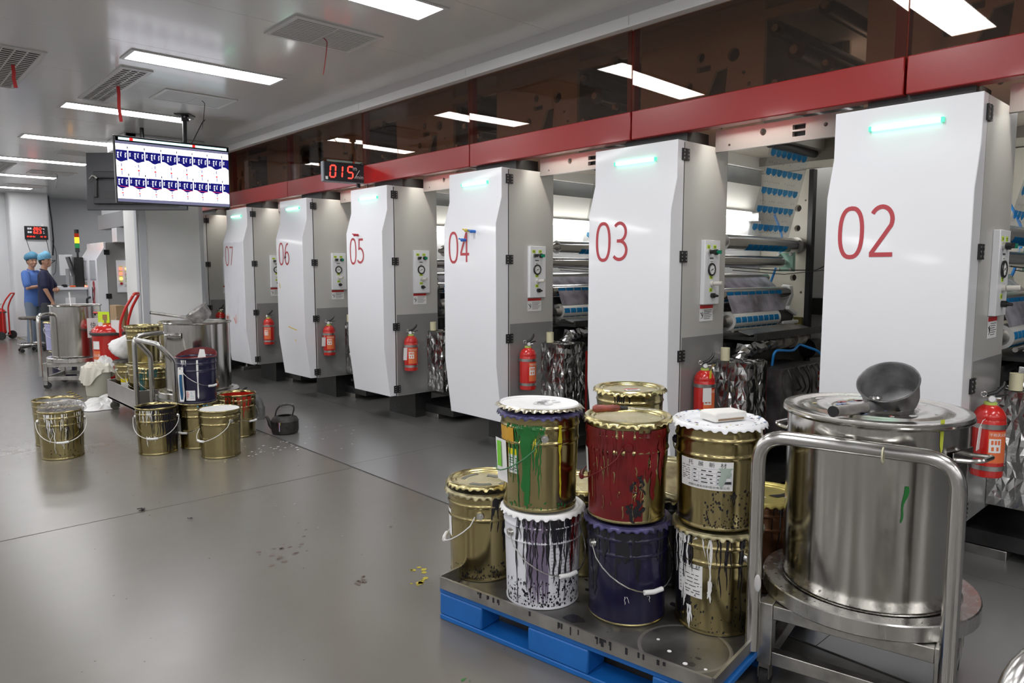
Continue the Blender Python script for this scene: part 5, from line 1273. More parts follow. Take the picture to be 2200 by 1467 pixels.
p = pail('paint_pail', 'lower pail of the stack behind the box trolley, red label', (*PB1, .152), 0, GOLD2, 'stacked pails behind the box trolley', 'lid', lidm=LIDS, seed=42); v = view(PB1); sticker(p, v-.4, v+.1, .2, .3); sticker(p, v-.4, v+.1, .27, .3, INKR, 'red_band', off=.0016); drips(p, PBLK, v-.6, v+.6, 14, lmin=.1, lmax=.35, seed=43)
p = pail('paint_pail', 'topmost pail with a crimped gold lid behind the box trolley', (*PB1, .152+STK), 0, GOLD2, 'stacked pails behind the box trolley', 'lid', lidm=LIDS, seed=44)

# ------------------------------------------------------------------ pails standing on the aisle floor
def fp(px): return px
F1 = (1.2005, 6.6691, 0.0000); F2 = (1.2539, 7.2396, 0.0000); F3 = (1.8156, 6.3078, 0.0000); F4 = (2.1363, 6.2866, 0.0000); F5 = (2.1577, 5.8403, 0.0000); F6 = (2.5499, 6.4595, 0.0000)  # floor spots likewise projected from image pixels
GF = 'pails on the aisle floor'
v = view(F1)
p = pail('paint_pail', 'open gold pail with white drips and a clear bag lining', (F1[0],F1[1],0), 0, GOLD, GF, 'open', inner=PBLK, handle=v, hm=WHITEP)
drips(p, PWHT, v-.85, v+1.0, 22, zt=.37, lmin=.05, lmax=.2, wmin=.004, wmax=.008, seed=61); drips(p, PWHT, v-.7, v+.2, 5, zt=.26, lmin=.1, lmax=.22, wmin=.004, wmax=.007, seed=62, wander=.012); drips(p, PBLK, v-.8, v+1.0, 18, zt=.35, zbias=.1, lmin=.05, lmax=.3, wmin=.003, wmax=.007, seed=63); splats(p, PBLK, v-.6, v+.8, .01, .08, 30, 64); drips(p, PWHT, v-.05, v+.2, 2, zt=.14, lmin=.06, lmax=.08, wmin=.006, wmax=.008, seed=66)
q = MB(); n1 = 40; vs = []; r_ = random.Random(8)
prof = [(.150,.30),(.148,.36),(.150,.405),(.158,.42),(.172,.405),(.178,.375)]
for (rr, z) in prof:
    for j in range(n1):
        a = 2*PI*j/n1; vs.append(((rr+r_.uniform(-.006,.006))*math.cos(a), (rr+r_.uniform(-.006,.006))*math.sin(a), z+.018*math.sin(a*1-v-1.2)+r_.uniform(-.008,.008)))
fs = [(i*n1+j, i*n1+(j+1)%n1, (i+1)*n1+(j+1)%n1, (i+1)*n1+j) for i in range(3) for j in range(n1)]
fs += [(i*n1+j, i*n1+(j+1)%n1, (i+1)*n1+(j+1)%n1, (i+1)*n1+j) for i in (3,4) for j in range(n1) if (j*2*PI/n1 - v - .9) % (2*PI) < 1.2]
q.add(vs, fs); q.build('bag_liner', clear_sheet('bag_plastic', (.75,.75,.78), gloss=.25, rough=.2, bump=.6, bscale=20, white=.2), p)
q = MB(); q.ball((.02,-.03,.30), .07, (1,1,.5)); q.build('red_rag', mat('red_rag', (.3,.06,.05), .7), p)
v = view(F2)
p = pail('paint_pail', 'open gold pail with silver inside, behind the white-dripped one', (F2[0],F2[1],0), 0, GOLD, GF, 'open', inner=mat('tin_inside', (.55,.55,.55), .3, metal=1), fill=mat('pale_ink', (.6,.6,.6), .3), fillz=.30, handle=v+2.2)
drips(p, PRED, v-.35, v-.2, 2, lmin=.05, lmax=.08, wmin=.003, wmax=.004, seed=67)
v = view(F3)
p = pail('paint_pail', 'open gold pail filled with black ink, white and black runs', (F3[0],F3[1],0), 0, GOLD, GF, 'open', inner=PBLK, fill=PBLK, fillz=.345, handle=v-.22, hm=WHITEP, grip=True)
drips(p, PWHT, v-.9, v-.0, 12, lmin=.05, lmax=.2, wmin=.004, wmax=.008, seed=71); drips(p, PWHT, v-.6, v+.05, 3, zt=.16, lmin=.07, lmax=.1, wmin=.006, wmax=.009, seed=72); drips(p, PBLK, v-.3, v+1.5, 26, lmin=.2, lmax=.37, wmin=.004, wmax=.012, seed=73); wash(p, PBLK, v+.42, v+1.7, .01, .372, 74, tri=2.0); drips(p, PBLK, v+.3, v+1.5, 12, lmin=.2, lmax=.37, wmin=.006, wmax=.016, seed=75)
v = view(F4)
p = pail('paint_pail', 'gold pail with sky blue rim smears, carrying the dark blue pail', (F4[0],F4[1],0), 0, GOLD, GF, 'open', inner=mat('blue_inside', (.05,.25,.45), .4), handle=v-.75, earm=mat('blue_ear', (.15,.35,.55), .4))
drips(p, mat('paint_sky', (.08,.35,.55), .35), v-.2, v+1.3, 16, zt=.386, lmin=.01, lmax=.05, wmin=.006, wmax=.016, seed=76); drips(p, mat('paint_sky', (.08,.35,.55), .35), v-.8, v+.5, 8, zt=.012, lmin=.002, lmax=.006, wmin=.02, wmax=.05, seed=77); sticker(p, v-1.4, v-1.05, .15, .26)
v = view(F4)
p = pail('paint_pail', 'dark blue pail with red inside stacked on a gold pail', (F4[0]+.004,F4[1]-.006,PH+.002), 0, NAVY, GF, 'open', inner=mat('oxblood_inside', (.16,.02,.022), .35), handle=v+.75)
drips(p, PWHT, v+.02, v+.06, 2, zt=.37, lmin=.34, lmax=.36, wmin=.009, wmax=.011, seed=78, wander=.0); drips(p, PWHT, v-.9, v-.4, 12, zt=.37, lmin=.02, lmax=.08, wmin=.003, wmax=.006, seed=79); sticker(p, v-.62, v-.12, .03, .115); sticker_lines(p, v-.36, v-.16, [.10,.09,.075,.065,.05], .003, mat('label_cyan', (.2,.4,.55), .5), seed=80); sticker_lines(p, v-.58, v-.42, [.1,.09,.08,.07,.06,.05], .004, INKR, seed=81)
q = MB(); q.lathe([(PRIM,.386),(PRIM+.002,.40),(PRIM-.004,.405),(PRIM-.01,.38)], 48, mod=lambda i, k, r, z: (r, z+(-.012+.055*max(0,-math.cos(2*PI*i/48-v+.35)) if k in (1,2) else 0))); q.build('warped_rim', mat('oxblood_inside', (.16,.02,.022), .35), p)
# white and blue flap hanging from the rim, white spatula inside
q = MB(); a = v-.80; vs = []
for k in range(7):
    z = .31-.048*k; rr = PR1+.012+.004*math.sin(k); w2 = .030-(.008 if k == 6 else 0)
    vs += [(rr*math.cos(a-w2/rr), rr*math.sin(a-w2/rr), z),(rr*math.cos(a+w2/rr), rr*math.sin(a+w2/rr), z+.002)]
q.add(vs, [(2*k,2*k+1,2*k+3,2*k+2) for k in range(6)]); q.build('hanging_flap', WHITEP, p)
q = MB(); vs = []
for k in range(6):
    z = .25-.042*k; rr = PR1+.0175+.004*math.sin(k); w2 = .014-(.006 if k == 5 else 0)
    vs += [(rr*math.cos(a+.03-w2/rr), rr*math.sin(a+.03-w2/rr), z),(rr*math.cos(a+.03+w2/rr), rr*math.sin(a+.03+w2/rr), z+.002)]
q.add(vs, [(2*k,2*k+1,2*k+3,2*k+2) for k in range(5)]); q.build('blue_stripe', mat('flap_blue', (.01,.09,.22), .4), p)
sp = thing('scraper', 'white scraper standing in the dark blue pail', 'scraper', (F4[0]+.05, F4[1]-.01, PH+.36), 0, None, (-.25,.1,-.2))
q = MB(); q.prism([(-.035,0),(.035,0),(.018,.085),(-.018,.085)], 'y', -.004, .004); q.build('blade', WHITEP, sp); q = MB(); q.tube([(0,0,-.32),(0,0,.0)], .014, 10); q.build('handle', mat('scraper_grey', (.35,.35,.35), .5), sp)
v = view(F5)
p = pail('paint_pail', 'gold pail brimful of white paint, in front of the others', (F5[0],F5[1],0), 0, GOLD, GF, 'open', inner=PWHT, fill=mat('wet_white_paint', (.93,.93,.93), .2), fillz=.384, handle=v-1.02, hm=WHITEP)
drips(p, mat('seam_dark', (.18,.15,.07), .4, metal=.8), v+.36, v+.37, 1, lmin=.36, lmax=.37, wmin=.002, wmax=.0021, seed=82, wander=0); q = MB(); q.ribbon([(.0,.14),(.0,.09),(.003,.05)], .004, lambda a_, b_: (F5[0]*0+.5*b_*math.cos(v+2.7)*1.8, .5*b_*math.sin(v+2.7)*1.8+a_, .379)); q.build('blue_streak', mat('paint_sky', (.08,.35,.55), .35), p, flat=True)
v = view(F6)
p = pail('paint_pail', 'open gold pail with bright red paint inside', (F6[0],F6[1],0), 0, GOLD, GF, 'open', inner=mat('bright_red_inside', (.42,.012,.006), .3), fill=mat('red_ink', (.3,.008,.005), .25), fillz=.27, handle=v+.8)
drips(p, mat('paint_red', (.42,.02,.008), .3), v-.7, v+.8, 24, lmin=.04, lmax=.22, wmin=.004, wmax=.009, seed=83); drips(p, mat('paint_red', (.42,.02,.008), .3), v-.5, v+.1, 6, zt=.2, lmin=.1, lmax=.19, wmin=.004, wmax=.01, seed=84)
# kettle
K = (2.8941, 6.2335, 0.0000)
kt = thing('kettle', 'ink-blackened open kettle standing alone on the steel floor plates', 'kettle', (K[0],K[1],.004), math.atan2(RV[1],RV[0]))
KM = mat('kettle_black', (.045,.043,.042), .5, metal=.5, var=.4, vscale=20)
q = MB(); q.lathe([(0,.002),(.10,.002),(.116,.008),(.122,.03),(.122,.112),(.124,.116),(.120,.122),(.108,.145),(.085,.158),(.062,.163),(.060,.158),(.112,.11),(.11,.03),(0,.02)], 40); q.build('body', KM, kt, angle=50)
q = MB(); q.tube([(-.11,0,.045),(-.135,0,.075),(-.15,0,.115),(-.163,0,.145),(-.178,0,.15)], [.026,.022,.016,.0125,.011], 12); q.build('spout', KM, kt)
q = MB(); q.tube(bend([(-.088,0,.155),(-.075,0,.215),(-.03,0,.262),(.045,0,.268),(.085,0,.25),(.088,0,.22),(.07,0,.16)], .03), .007, 8); h = q.build('handle', KM, kt)
q = MB(); q.tube(bend([(-.035,0,.252),(-.02,0,.264),(.045,0,.270),(.08,0,.258)], .02), .0125, 10); q.build('grip', mat('grip_grey', (.09,.085,.085), .6, bump=.3), h)
q = MB(); a0 = -PI/2-.1
for k, (da, z0_, z1_, w_, mm_) in enumerate(((0,.035,.118,.004,0),(-.07,.06,.12,.003,1),(.08,.09,.12,.003,2),(-.2,.08,.12,.003,3))):
    r2 = .1235; q.add([(r2*math.cos(a0+da+s*w_/r2), r2*math.sin(a0+da+s*w_/r2), z) for z in (z0_, z1_) for s in (-1,1)], [(0,1,3,2)], mm_)
stuff(q.build('paint_drips', [mat('drip_lilac', (.4,.38,.55), .4), PRED, mat('drip_ochre', (.35,.25,.05), .4), PBLK], kt, flat=True))

# ------------------------------------------------------------------ far group: trolley, stacked pails, wheeled extinguishers, rags
T3 = (2.17, 10.75)
ct3 = cart('grubby steel trolley with U rail, far tank with the paper notice', (*T3, 0), math.radians(-52) + PI, rail='u')
ct3.rotation_euler.z = math.radians(-30)
tk3 = tank('stirring_tank', 'open far steel tank with a white paper notice', (*T3, .385), .9, lid=False, h=.66, content=mat('silver_ink', (.55,.55,.54), .35, metal=.3))
a = view(T3)-.9; q = MB(); rr = .2905
def onr(r2, aa, z): return (r2*math.cos(aa), r2*math.sin(aa), z)
q.add([onr(rr, a+.42+.105*k, z) for k in range(8) for z in (.25,.50)], [(2*k,2*k+2,2*k+3,2*k+1) for k in range(7)]); nt_ = q.build('paper_notice', PAPER, tk3, flat=True)
q = MB(); curved_text(q, '快', .085, rr+.001, a+.70, .40, 0); curved_text(q, '乙酯', .05, rr+.001, a+.62, .31, 0); q.build('notice_text', INKK, nt_, flat=True)
q = MB(); q.cyl((0,.05,.6),(.03,.08,.83),.008,n=8); q.build('stir_rod', WHITEP, tk3)
PS = (2.1660, 11.5993, 0.0000)
p = pail('paint_pail', 'dark blue pail on the floor behind the far trolley frame', (PS[0],PS[1],0), 0, NAVY, 'pails behind the far trolley', 'lid', lidm=LIDS, seed=91, handle=view(PS)-.2); v = view(PS); sticker(p, v-.3, v+.6, .12, .2)
p = pail('paint_pail', 'lavender pail stacked on a dark blue one behind the far trolley', (PS[0]-.03,PS[1]+.1,STK), 0, LAV, 'pails behind the far trolley', 'lid', lidm=LIDG, seed=92, handle=v+.1, hm=WHITEP)
p = pail('paint_pail', 'gold pail glimpsed behind the far trolley legs', (PS[0]+.42,PS[1]+.35,0), 0, GOLD, 'pails behind the far trolley', 'lid', lidm=LIDS, seed=93)
def wheeled_ext(label, loc, rz, R=.20, hz=1.0):
    t = thing('wheeled_extinguisher', label, 'fire extinguisher', loc, rz, 'wheeled fire extinguishers')
    Z = Matrix.Diagonal((1,1,hz,1))
    def bd(q, *k, **kw): q.xform(Z); return q.build(*k, **kw)
    q = MB(); q.lathe([(0,.10),(R-.04,.10),(R-.005,.13),(R,.16),(R,.575),(R+.004,.58),(R+.016,.585)], 40); bd(q, 'body', REDX, t, angle=50)
    q = MB(); q.lathe([(R+.016,.575),(R+.020,.58),(R+.020,.60),(R+.012,.605),(R+.004,.604)], 40); bd(q, 'dark_band', mat('band_grey', (.05,.05,.05), .5), t)
    q = MB(); q.lathe([(R+.006,.604),(R+.0,.63),(R-.04,.665),(R-.10,.69),(.03,.70),(0,.70)], 40); bd(q, 'dome', REDX, t, angle=50)
    q = MB(); q.cyl((0,0,.70),(0,0,.75),.035,n=16); q.cyl((0,0,.75),(0,0,.78),.02,n=12); q.cyl((-.0,0,.765),(-.07,0,.765),.012,n=10); bd(q, 'valve', mat('brass_valve', (.45,.35,.15), .35, metal=1), t)
    for s in (-1,1):
        q = MB(); q.tube(bend([(R+.03,.10*s,.08),(R+.03,.10*s,.70),(R+.10,.085*s,.86),(R+.19,.07*s,.98)], .06), .016, 10); bd(q, 'frame_tube', REDX, t)
        q = MB(); q.cyl((R+.03,s*.17,.09),(R+.03,s*.205,.09),.09,n=22); q.build('wheel', RUBBER, t)
    q = MB(); q.tube(bend([(R+.19,-.07,.98),(R+.205,-.06,1.005),(R+.205,.06,1.005),(R+.19,.07,.98)], .03), .017, 10); bd(q, 'grip_bar', REDX, t)
    q = MB(); q.cyl((R+.03,-.17,.09),(R+.03,.17,.09),.012,n=8); q.build('axle', STEELD, t)
    q = MB(); q.tube(bend([(-.1,-.1,.10),(-.1,-.1,.0),(-.1,.1,.0),(-.1,.1,.10)], .03), .012, 8); q.build('foot', BLACK, t)
    return t
we = wheeled_ext('red wheeled fire extinguisher with a yellow card by the pillar', (2.385,10.13,0), math.radians(-40), R=.178, hz=1.2)
q = MB(); q.box(-.10,.06,-.03,-.026,.84,.98); yc = q.build('yellow_card', mat('lime_card', (.62,.85,.03), .5), we, rot=(0,0,-.2))
q = MB(); q.box(-.035,.03,-.0315,-.030,.875,.945); q.build('card_picture', mat('card_brown', (.35,.2,.08), .5), yc)
q = MB(); q.cyl((-.16,0,.97),(-.09,0,.965),.012,n=8); q.build('red_pin', REDX, we)
paper_tag(we, .15, -.10, .80, .10, .16); paper_tag(we, -.02, -.12, .83, .05, .05, nm='small_tag')
a = view((2.385,10.13))+math.radians(40); q = MB(); curved_label(q, .1792, a-1.15, a-.55, .16, .50, 0, 8); lb = q.build('label', XLAB, we, flat=True)
q = MB(); curved_label(q, .1796, a-1.13, a-.57, .29, .39, 0, 8); curved_label(q, .1796, a-1.13, a-.57, .52, .62, 0, 8); curved_text(q, '灭火器', .04, .1799, a-.86, .44, 0); q.build('label_print', PAPER, lb, flat=True)
q = MB(); curved_label(q, .1802, a-1.0, a-.88, .31, .37, 0, 3); curved_label(q, .1802, a-.78, a-.66, .31, .37, 0, 3); q.build('pictogram', XLAB, lb, flat=True)
we2 = wheeled_ext('red wheeled fire extinguisher cut off by the picture edge, far wall', (2.32,19.1,0), math.radians(-40))
q = MB(); q.ball((.0,.0,.78), .1, (1.6,1.2,.5)); q.build('white_wrap', mat('white_bag', (.74,.74,.74), .35), we2)
# rag bin and rags
CLOTH = mat('cream_cloth', (.66,.63,.55), .85, bump=.4, bscale=25); CLOTHW = mat('white_cloth', (.76,.76,.75), .8, bump=.4, bscale=22)
RB = (2.1490, 9.6996, -0.0000)
rb = thing('rag_bin', 'cream bin draped with rags, beside the wheeled extinguisher', 'bin', (RB[0],RB[1],0))
q = MB(); q.lathe([(0,.004),(.12,0),(.126,.01),(.145,.33),(.15,.335),(.15,.345),(.143,.34),(.12,.02),(0,.02)], 32); q.build('tub', mat('cream_tub', (.60,.59,.50), .5), rb, angle=50)
def cloth_heap(rx, ry, h, seed, n1=40, n2=12, drape=0):
    r_ = random.Random(seed); ph = [r_.uniform(0,6.3) for _ in range(6)]; vs = [(0,0,h)]; n1 = 64; n2 = 16
    for i in range(1, n2+1):
        t = i/n2
        for j in range(n1):
            a = 2*PI*j/n1; f = 1+.10*math.sin(3*a+ph[0])+.08*math.sin(5*a+ph[1]+t*2)
            z = h*(1-t**1.6)*(1+.3*math.sin(4*a+ph[2]+5*t)) + .5*h*abs(math.sin(6*a+ph[3]+9*t))*t*(1-t)*2.2 + .25*h*math.sin(15*a+ph[4]+14*t)*t*(1-t)*2
            vs.append((rx*t*f*math.cos(a), ry*t*f*math.sin(a), max(.003, z)))
    fs = [(0,1+j,1+(j+1)%n1) for j in range(n1)] + [(1+i*n1+j,1+(i+1)*n1+j,1+(i+1)*n1+(j+1)%n1,1+i*n1+(j+1)%n1) for i in range(n2-1) for j in range(n1)]
    return vs, fs
q = MB(); n1 = 72; vs = []; r_ = random.Random(12)
prof = [(.02,.385),(.07,.39),(.115,.378),(.145,.36),(.160,.335),(.168,.29),(.172,.24),(.176,.19),(.180,.14)]
for k, (rr, z) in enumerate(prof):
    for j in range(n1):
        a = 2*PI*j/n1; am = .013*max(0,(k-2))/6
        ln = .25+.75*(.5+.5*math.sin(a*2.0+.6+.5*math.sin(3*a)))*(1 if math.cos(a+2.6) > -.4 else .6)
        zz = z if k < 5 else .335-(.335-z)*ln
        lump = (.016*math.sin(5*a+1.7*k)+.012*math.sin(8*a-2.3*k)) if k < 5 else 0
        rf = rr + am*math.sin(13*a+.5*k) + am*.8*math.sin(7*a+2) + (.008*math.sin(4*a+k*2) if k < 5 else 0)
        vs.append((rf*math.cos(a), rf*math.sin(a), zz+lump))
q.add(vs, [(k*n1+j, k*n1+(j+1)%n1, (k+1)*n1+(j+1)%n1, (k+1)*n1+j) for k in range(len(prof)-1) for j in range(n1)] + [tuple(range(n1))[::-1]])
tag(q.build('draped_cloth', CLOTH, None, (RB[0],RB[1],0)), 'crumpled cream cloth draped over the rag bin', 'cloth')
vs, fs = cloth_heap(.11,.1,.10,21); q = MB(); q.add(vs, fs); tag(q.build('rag', CLOTHW, None, (RB[0]+.09,RB[1]+.04,.335)), 'white rag bunched on top of the rag bin', 'rag', 'white rags')
for (px, py, rx, ry, h, sd_, lab) in ((2.08,8.98,.24,.15,.06,31,'white rag spread on the floor in front of the rag bin'), (2.0,8.72,.18,.17,.05,33,'white rag on the floor against the box trolley corner'), (2.22,9.1,.2,.14,.07,35,'white rag crumpled between rag bin and box trolley')):
    vs, fs = cloth_heap(rx, ry, h, sd_); q = MB(); q.add(vs, fs); tag(q.build('rag', CLOTHW, None, (px-.06,py,0.002)), lab, 'rag', 'white rags')
# hazard tape on the floor
hz = thing('hazard_tape', 'worn black and yellow hazard tape stuck on the floor by the rags', 'tape', (1.935,9.85,.0012))
for k in range(9):
    q = MB(); y = .33-.075*k; q.add([(-.03+.0005*k,y,0),(.03,y+.03,0),(.03,y-.008,0),(-.03,y-.038,0)], [(3,2,1,0)]); q.build('yellow_stripe' if k%2 == 0 else 'black_stripe', mat('tape_yellow', (.45,.33,.03), .5) if k%2 == 0 else BLACK, hz, flat=True)
    if k%2 == 0: pass
hz2 = thing('hazard_tape', 'short black and yellow hazard tape at the far wall', 'tape', (2.75,19.0,.0012))
for k in range(5):
    q = MB(); y = .3-.12*k; q.add([(-.05,y,0),(.05,y+.05,0),(.05,y-.01,0),(-.05,y-.06,0)], [(3,2,1,0)]); q.build('yellow_stripe' if k%2 == 0 else 'black_stripe', mat('tape_yellow', (.45,.33,.03), .5) if k%2 == 0 else BLACK, hz2, flat=True)
# operator stool
stl = thing('stool', 'worn round stool on casters beside the worker in light blue', 'stool', (2.44,15.75,0))
q = MB(); q.lathe([(0,.60),(.16,.60),(.18,.612),(.18,.635),(.165,.65),(0,.655)], 28); q.build('seat', mat('stool_seat', (.10,.085,.075), .6, var=.6, vscale=14), stl)
q = MB(); q.box(.05,.36,-.03,.03,.57,.61); q.build('seat_arm', BLACK, stl)
q = MB(); q.cyl((0,0,.09),(0,0,.60),.022,n=12); q.build('post', STEELD, stl)
for k in range(5):
    a = 2*PI*k/5; q = MB(); q.tube([(0,0,.11),(.2*math.cos(a),.2*math.sin(a),.085)], .014, 8); lg = q.build('leg', BLACK, stl)
    q = MB(); q.cyl((.2*math.cos(a),.2*math.sin(a)-.012,.035),(.2*math.cos(a),.2*math.sin(a)+.012,.035),.035,n=14); q.build('caster', BLACK, lg)
q = MB(); q.tube([(.21*math.cos(2*PI*k/28),.21*math.sin(2*PI*k/28),.15) for k in range(28)], .012, 8, closed=True); q.build('foot_ring', STEEL, stl)
# cardboard
CARD = mat('cardboard', (.40,.27,.15), .8)
for k, (x, y, hh) in enumerate(((3.40,13.75,.90),(3.52,13.95,.88))):
    t = thing('cardboard_box', ['flat brown carton standing on edge by the pillar','second brown carton with an orange patch by the pillar'][k], 'carton', (x,y,0))
    q = MB(); q.box(-.06,.06,-.2,.2,0,hh); q.build('carton', CARD, t)
    q = MB(); q.box(-.062,.062,-.02,.02,0,hh+.002); q.build('packing_tape', mat('carton_tape', (.5,.36,.2), .3), t)
    if k: q = MB(); q.box(-.05,.02,-.2015,-.2,.52,.64); q.build('orange_patch', XLAB, t)
# litter on the floor
for (px, py, s, lab, mm_) in ((1.265,4.80,.035,'small dark curled scrap on the open floor','black'), (1.43,4.42,.012,'tiny black crumb on the open floor','black')):
    q = MB(); r_ = random.Random(int(px*100)); 
    for k in range(5): q.obox((r_.uniform(-s,s),r_.uniform(-s,s)*.6,.003+.003*k*.5),(s*.9,s*.4,.003),(r_.uniform(-.5,.5),r_.uniform(-.4,.4),r_.uniform(0,3)))
    tag(q.build('floor_scrap', PBLK if k else PBLK, None, (px,py,.003)), lab, 'scrap', 'scraps on the floor')
q = MB(); r_ = random.Random(77)
for _ in range(70):
    if r_.random() < .5: x, y = 2.45+r_.gauss(0,.18), 5.75+r_.gauss(0,.12)
    else: x, y = 3.0+r_.gauss(0,.25), 6.0+r_.gauss(0,.4)
    s = r_.uniform(.003,.010); q.add([(x+s*math.cos(t)*1.4, y+s*math.sin(t), .0016 if x < 2.75 else .0046) for t in [2*PI*k/6 for k in range(6)]], [tuple(range(6))])
fl_s = stuff(q.build('paint_spots', PWHT, None, flat=True)); tag(fl_s, 'white paint flecks on the floor around the gold pails', 'paint spots')
q = MB(); r_ = random.Random(78)
for cx_, cy_, nn, sd_, ss, mi in ((1.93,2.75,9,.02,.012,0),(2.02,2.88,5,.02,.018,0),(1.75,2.95,10,.03,.012,1),(1.58,1.96,3,.01,.006,2),(1.60,3.55,18,.07,.013,1),(1.9,3.9,10,.2,.01,1)):
    for _ in range(nn):
        x, y, s = cx_+r_.gauss(0,sd_), cy_+r_.gauss(0,sd_), ss*r_.uniform(.4,1.2); q.add([(x+s*math.cos(t)*r_.uniform(.7,1.3), y+s*math.sin(t)*r_.uniform(.7,1.3), .0015) for t in [2*PI*k/8 for k in range(8)]], [tuple(range(8))], mi)
o = stuff(q.build('paint_spots', [mat('spot_yellow', (.42,.35,.02), .5), mat('spot_rust', (.11,.075,.062), .5), PGREEN], None, flat=True)); tag(o, 'dried yellow, rusty and green paint spots on the floor by the pallet', 'paint spots')

# ------------------------------------------------------------------ hanging screens
SCR_W = emis('screen_white', (.95,.95,1.0), 1.0); SCR_CY = emis('screen_cyan', (.55,.95,.93), .9); SCR_R = emis('screen_red', (.95,.02,.02), .85)
SCR_SL = emis('screen_slate', (.10,.10,.16), .9); SCR_NV = emis('screen_navy', (.006,.006,.09), .9); SCR_BK = emis('screen_black', (.0,.0,.0), .0); SCR_GR = emis('screen_grey', (.22,.22,.32), .9); SCR_LG = emis('screen_pale', (.60,.61,.70), .95); SCR_YL = emis('screen_yellow', (.9,.75,.1), .9)
TVB = mat('tv_black', (.015,.015,.018), .3)
tl, trr = Vector((2.1786, 8.5180, 2.9104)), None
TVC = Vector((2.775, 8.53, 2.571)); TVW, TVH = 1.235, .70
U = Vector((1.235, .073, .016)).normalized(); Nn = Vector((.073, -1.235, -.06)).normalized(); Vv = U.cross(-Nn).normalized()
Nn = U.cross(Vv).normalized()      # towards the viewer
Rm = Matrix((U, Vv, Nn)).transposed()
tv = thing('hanging_screen', 'large lit screen hung from the ceiling showing rows of navy pack prints', 'screen', TVC, 0)
tv.rotation_euler = Rm.to_euler()
q = MB(); q.box(-TVW/2, TVW/2, -TVH/2, TVH/2, -.045, -.002); q.build('casing', TVB, tv, bevel=.004)
q = MB(); q.box(-.3,.3,-.25,.15,-.08,-.045); q.build('rear_housing', TVB, tv, bevel=.01)
q = MB(); MI = [SCR_W, SCR_CY, SCR_R, SCR_SL, SCR_NV, SCR_BK, SCR_GR, SCR_LG, SCR_YL]
SW, SH = 1.212, .672
def R2(u0, u1, v0, v1, m, z): q.add([(-SW/2+u*SW, -SH/2+v*SH, z) for u, v in ((u0,v0),(u1,v0),(u1,v1),(u0,v1))], [(0,1,2,3)], m)
def S3d(u, v, z): return (-SW/2+u*SW, -SH/2+v*SH, z)
R2(0,1,0,1,0,0); R2(0,1,.935,1.0,5,.0004); R2(.025,.985,.955,.992,1,.0008); R2(.115,.145,.955,.995,2,.0012); R2(.66,.688,.955,.993,2,.0012)
R2(0,1,.895,.935,3,.0004); R2(0,1,0,.05,3,.0004)
for row, (vt_, vb_, tick) in enumerate(((.80,.655,.825),(.385,.24,.405))):
    SCL = .66 if row else 1.0
    for k in range(-1, 8):
        a0 = .102+.140*k; a1 = a0+.131; u0, u1 = max(0,a0), min(1,a1)
        if u1-u0 < .01: continue
        pts = []
        for j in range(11):
            u = u0+(u1-u0)*j/10; t = (u-a0)/(a1-a0); pts.append((u, vb_-.035*math.sin(PI*min(1,max(0,(t-.15)/.8)))**2+.012*math.cos(t*PI)))
        poly = [(u0,vt_)] + pts + [(u1,vt_)]; q.add([S3d(u,v,.0006) for u, v in poly], [tuple(range(len(poly)))], 4)
        if k >= 0 and a0 < 1: R2(a0-.010, a0-.002, tick, tick+.035, 5, .0006)
        def tx(body, uf, vv, size, m=0, sx=1.0):
            u = a0+(a1-a0)*uf
            if .012 < u < .99: q.text(body, size, S3d(u, vv, .001), (0,-1,0), (1,0,0), m, sx)
        mid = (vt_+vb_)/2-.005
        tx('Stick', .10, mid+.012, .021); tx('Brand', .42, mid-.002, .026); tx('Your', .60, mid+.01, .026); tx('Packs', .88, mid+.0, .024); tx('- - - - -', .29, mid, .008, 8)
        # pale small print, a red blob and grey marks below each pack
        for uf, v0, v1, m in ((.10,.10,.28,7),(.14,.10,.26,7),(.34,.07,.22,7),(.36,.06,.15,7),(.78,.05,.18,7),(.82,.05,.18,7),(.86,.06,.17,7)):
            u = a0+(a1-a0)*uf
            if 0 < u < .99: R2(u, u+.006, vb_-v1*SCL, vb_-v0*SCL, m, .0008)
        for uf, v0, v1, m, w_ in ((.55,.145,.17,2,.016),(.585,.175,.24,6,.010),(.56,.06,.11,6,.012),(.575,.11,.13,7,.008),(.38,.095,.11,6,.008)):
            u = a0+(a1-a0)*uf
            if 0 < u < .985: R2(u, u+w_, vb_-v1*SCL, vb_-v0*SCL, m, .0009)
        if row: 
            u0_, u1_ = max(0,a0), min(1,a1); q.add([S3d(u0_+.02*(k<0),vb_-.0,.0011),S3d(u1_,vb_-.012,.0011),S3d(u1_,vb_-.008,.0011),S3d(u0_+.02*(k<0),vb_+.004,.0011)], [(0,1,2,3)], 2)
q.build('screen_image', MI, tv, flat=True)
Ri = Rm.to_3x3().inverted()
def tvp(p): return Ri @ (Vector(p)-TVC)
q = MB(); tp = Vector((2.93,8.62,CEIL)); q.cyl(tvp(tp), tvp(Vector((2.90,8.61,2.6))), .024, n=14); q.build('drop_tube', TVB, tv)
q = MB(); q.cyl(tvp(tp), tvp(tp-Vector((0,0,.07))), .045, n=12); q.cyl(tvp(tp-Vector((0,0,.002))), tvp(tp-Vector((0,0,.012))), .12, n=4)
q.build('ceiling_mount', TVB, tv)
for dx in (-.02,.02):
    q = MB(); q.cyl(tvp(tp+Vector((dx,-.046,-.03-.01*(dx>0)))), tvp(tp+Vector((dx,-.05,-.03-.01*(dx>0)))), .01, n=10); q.build('mount_bolt', STEEL, tv)
q = MB(); q.tube([tvp((3.2,8.75,CEIL)),tvp((3.15,8.7,3.2)),tvp((2.98,8.58,2.93))], .006, 6); q.build('screen_cable', BLACK, tv)
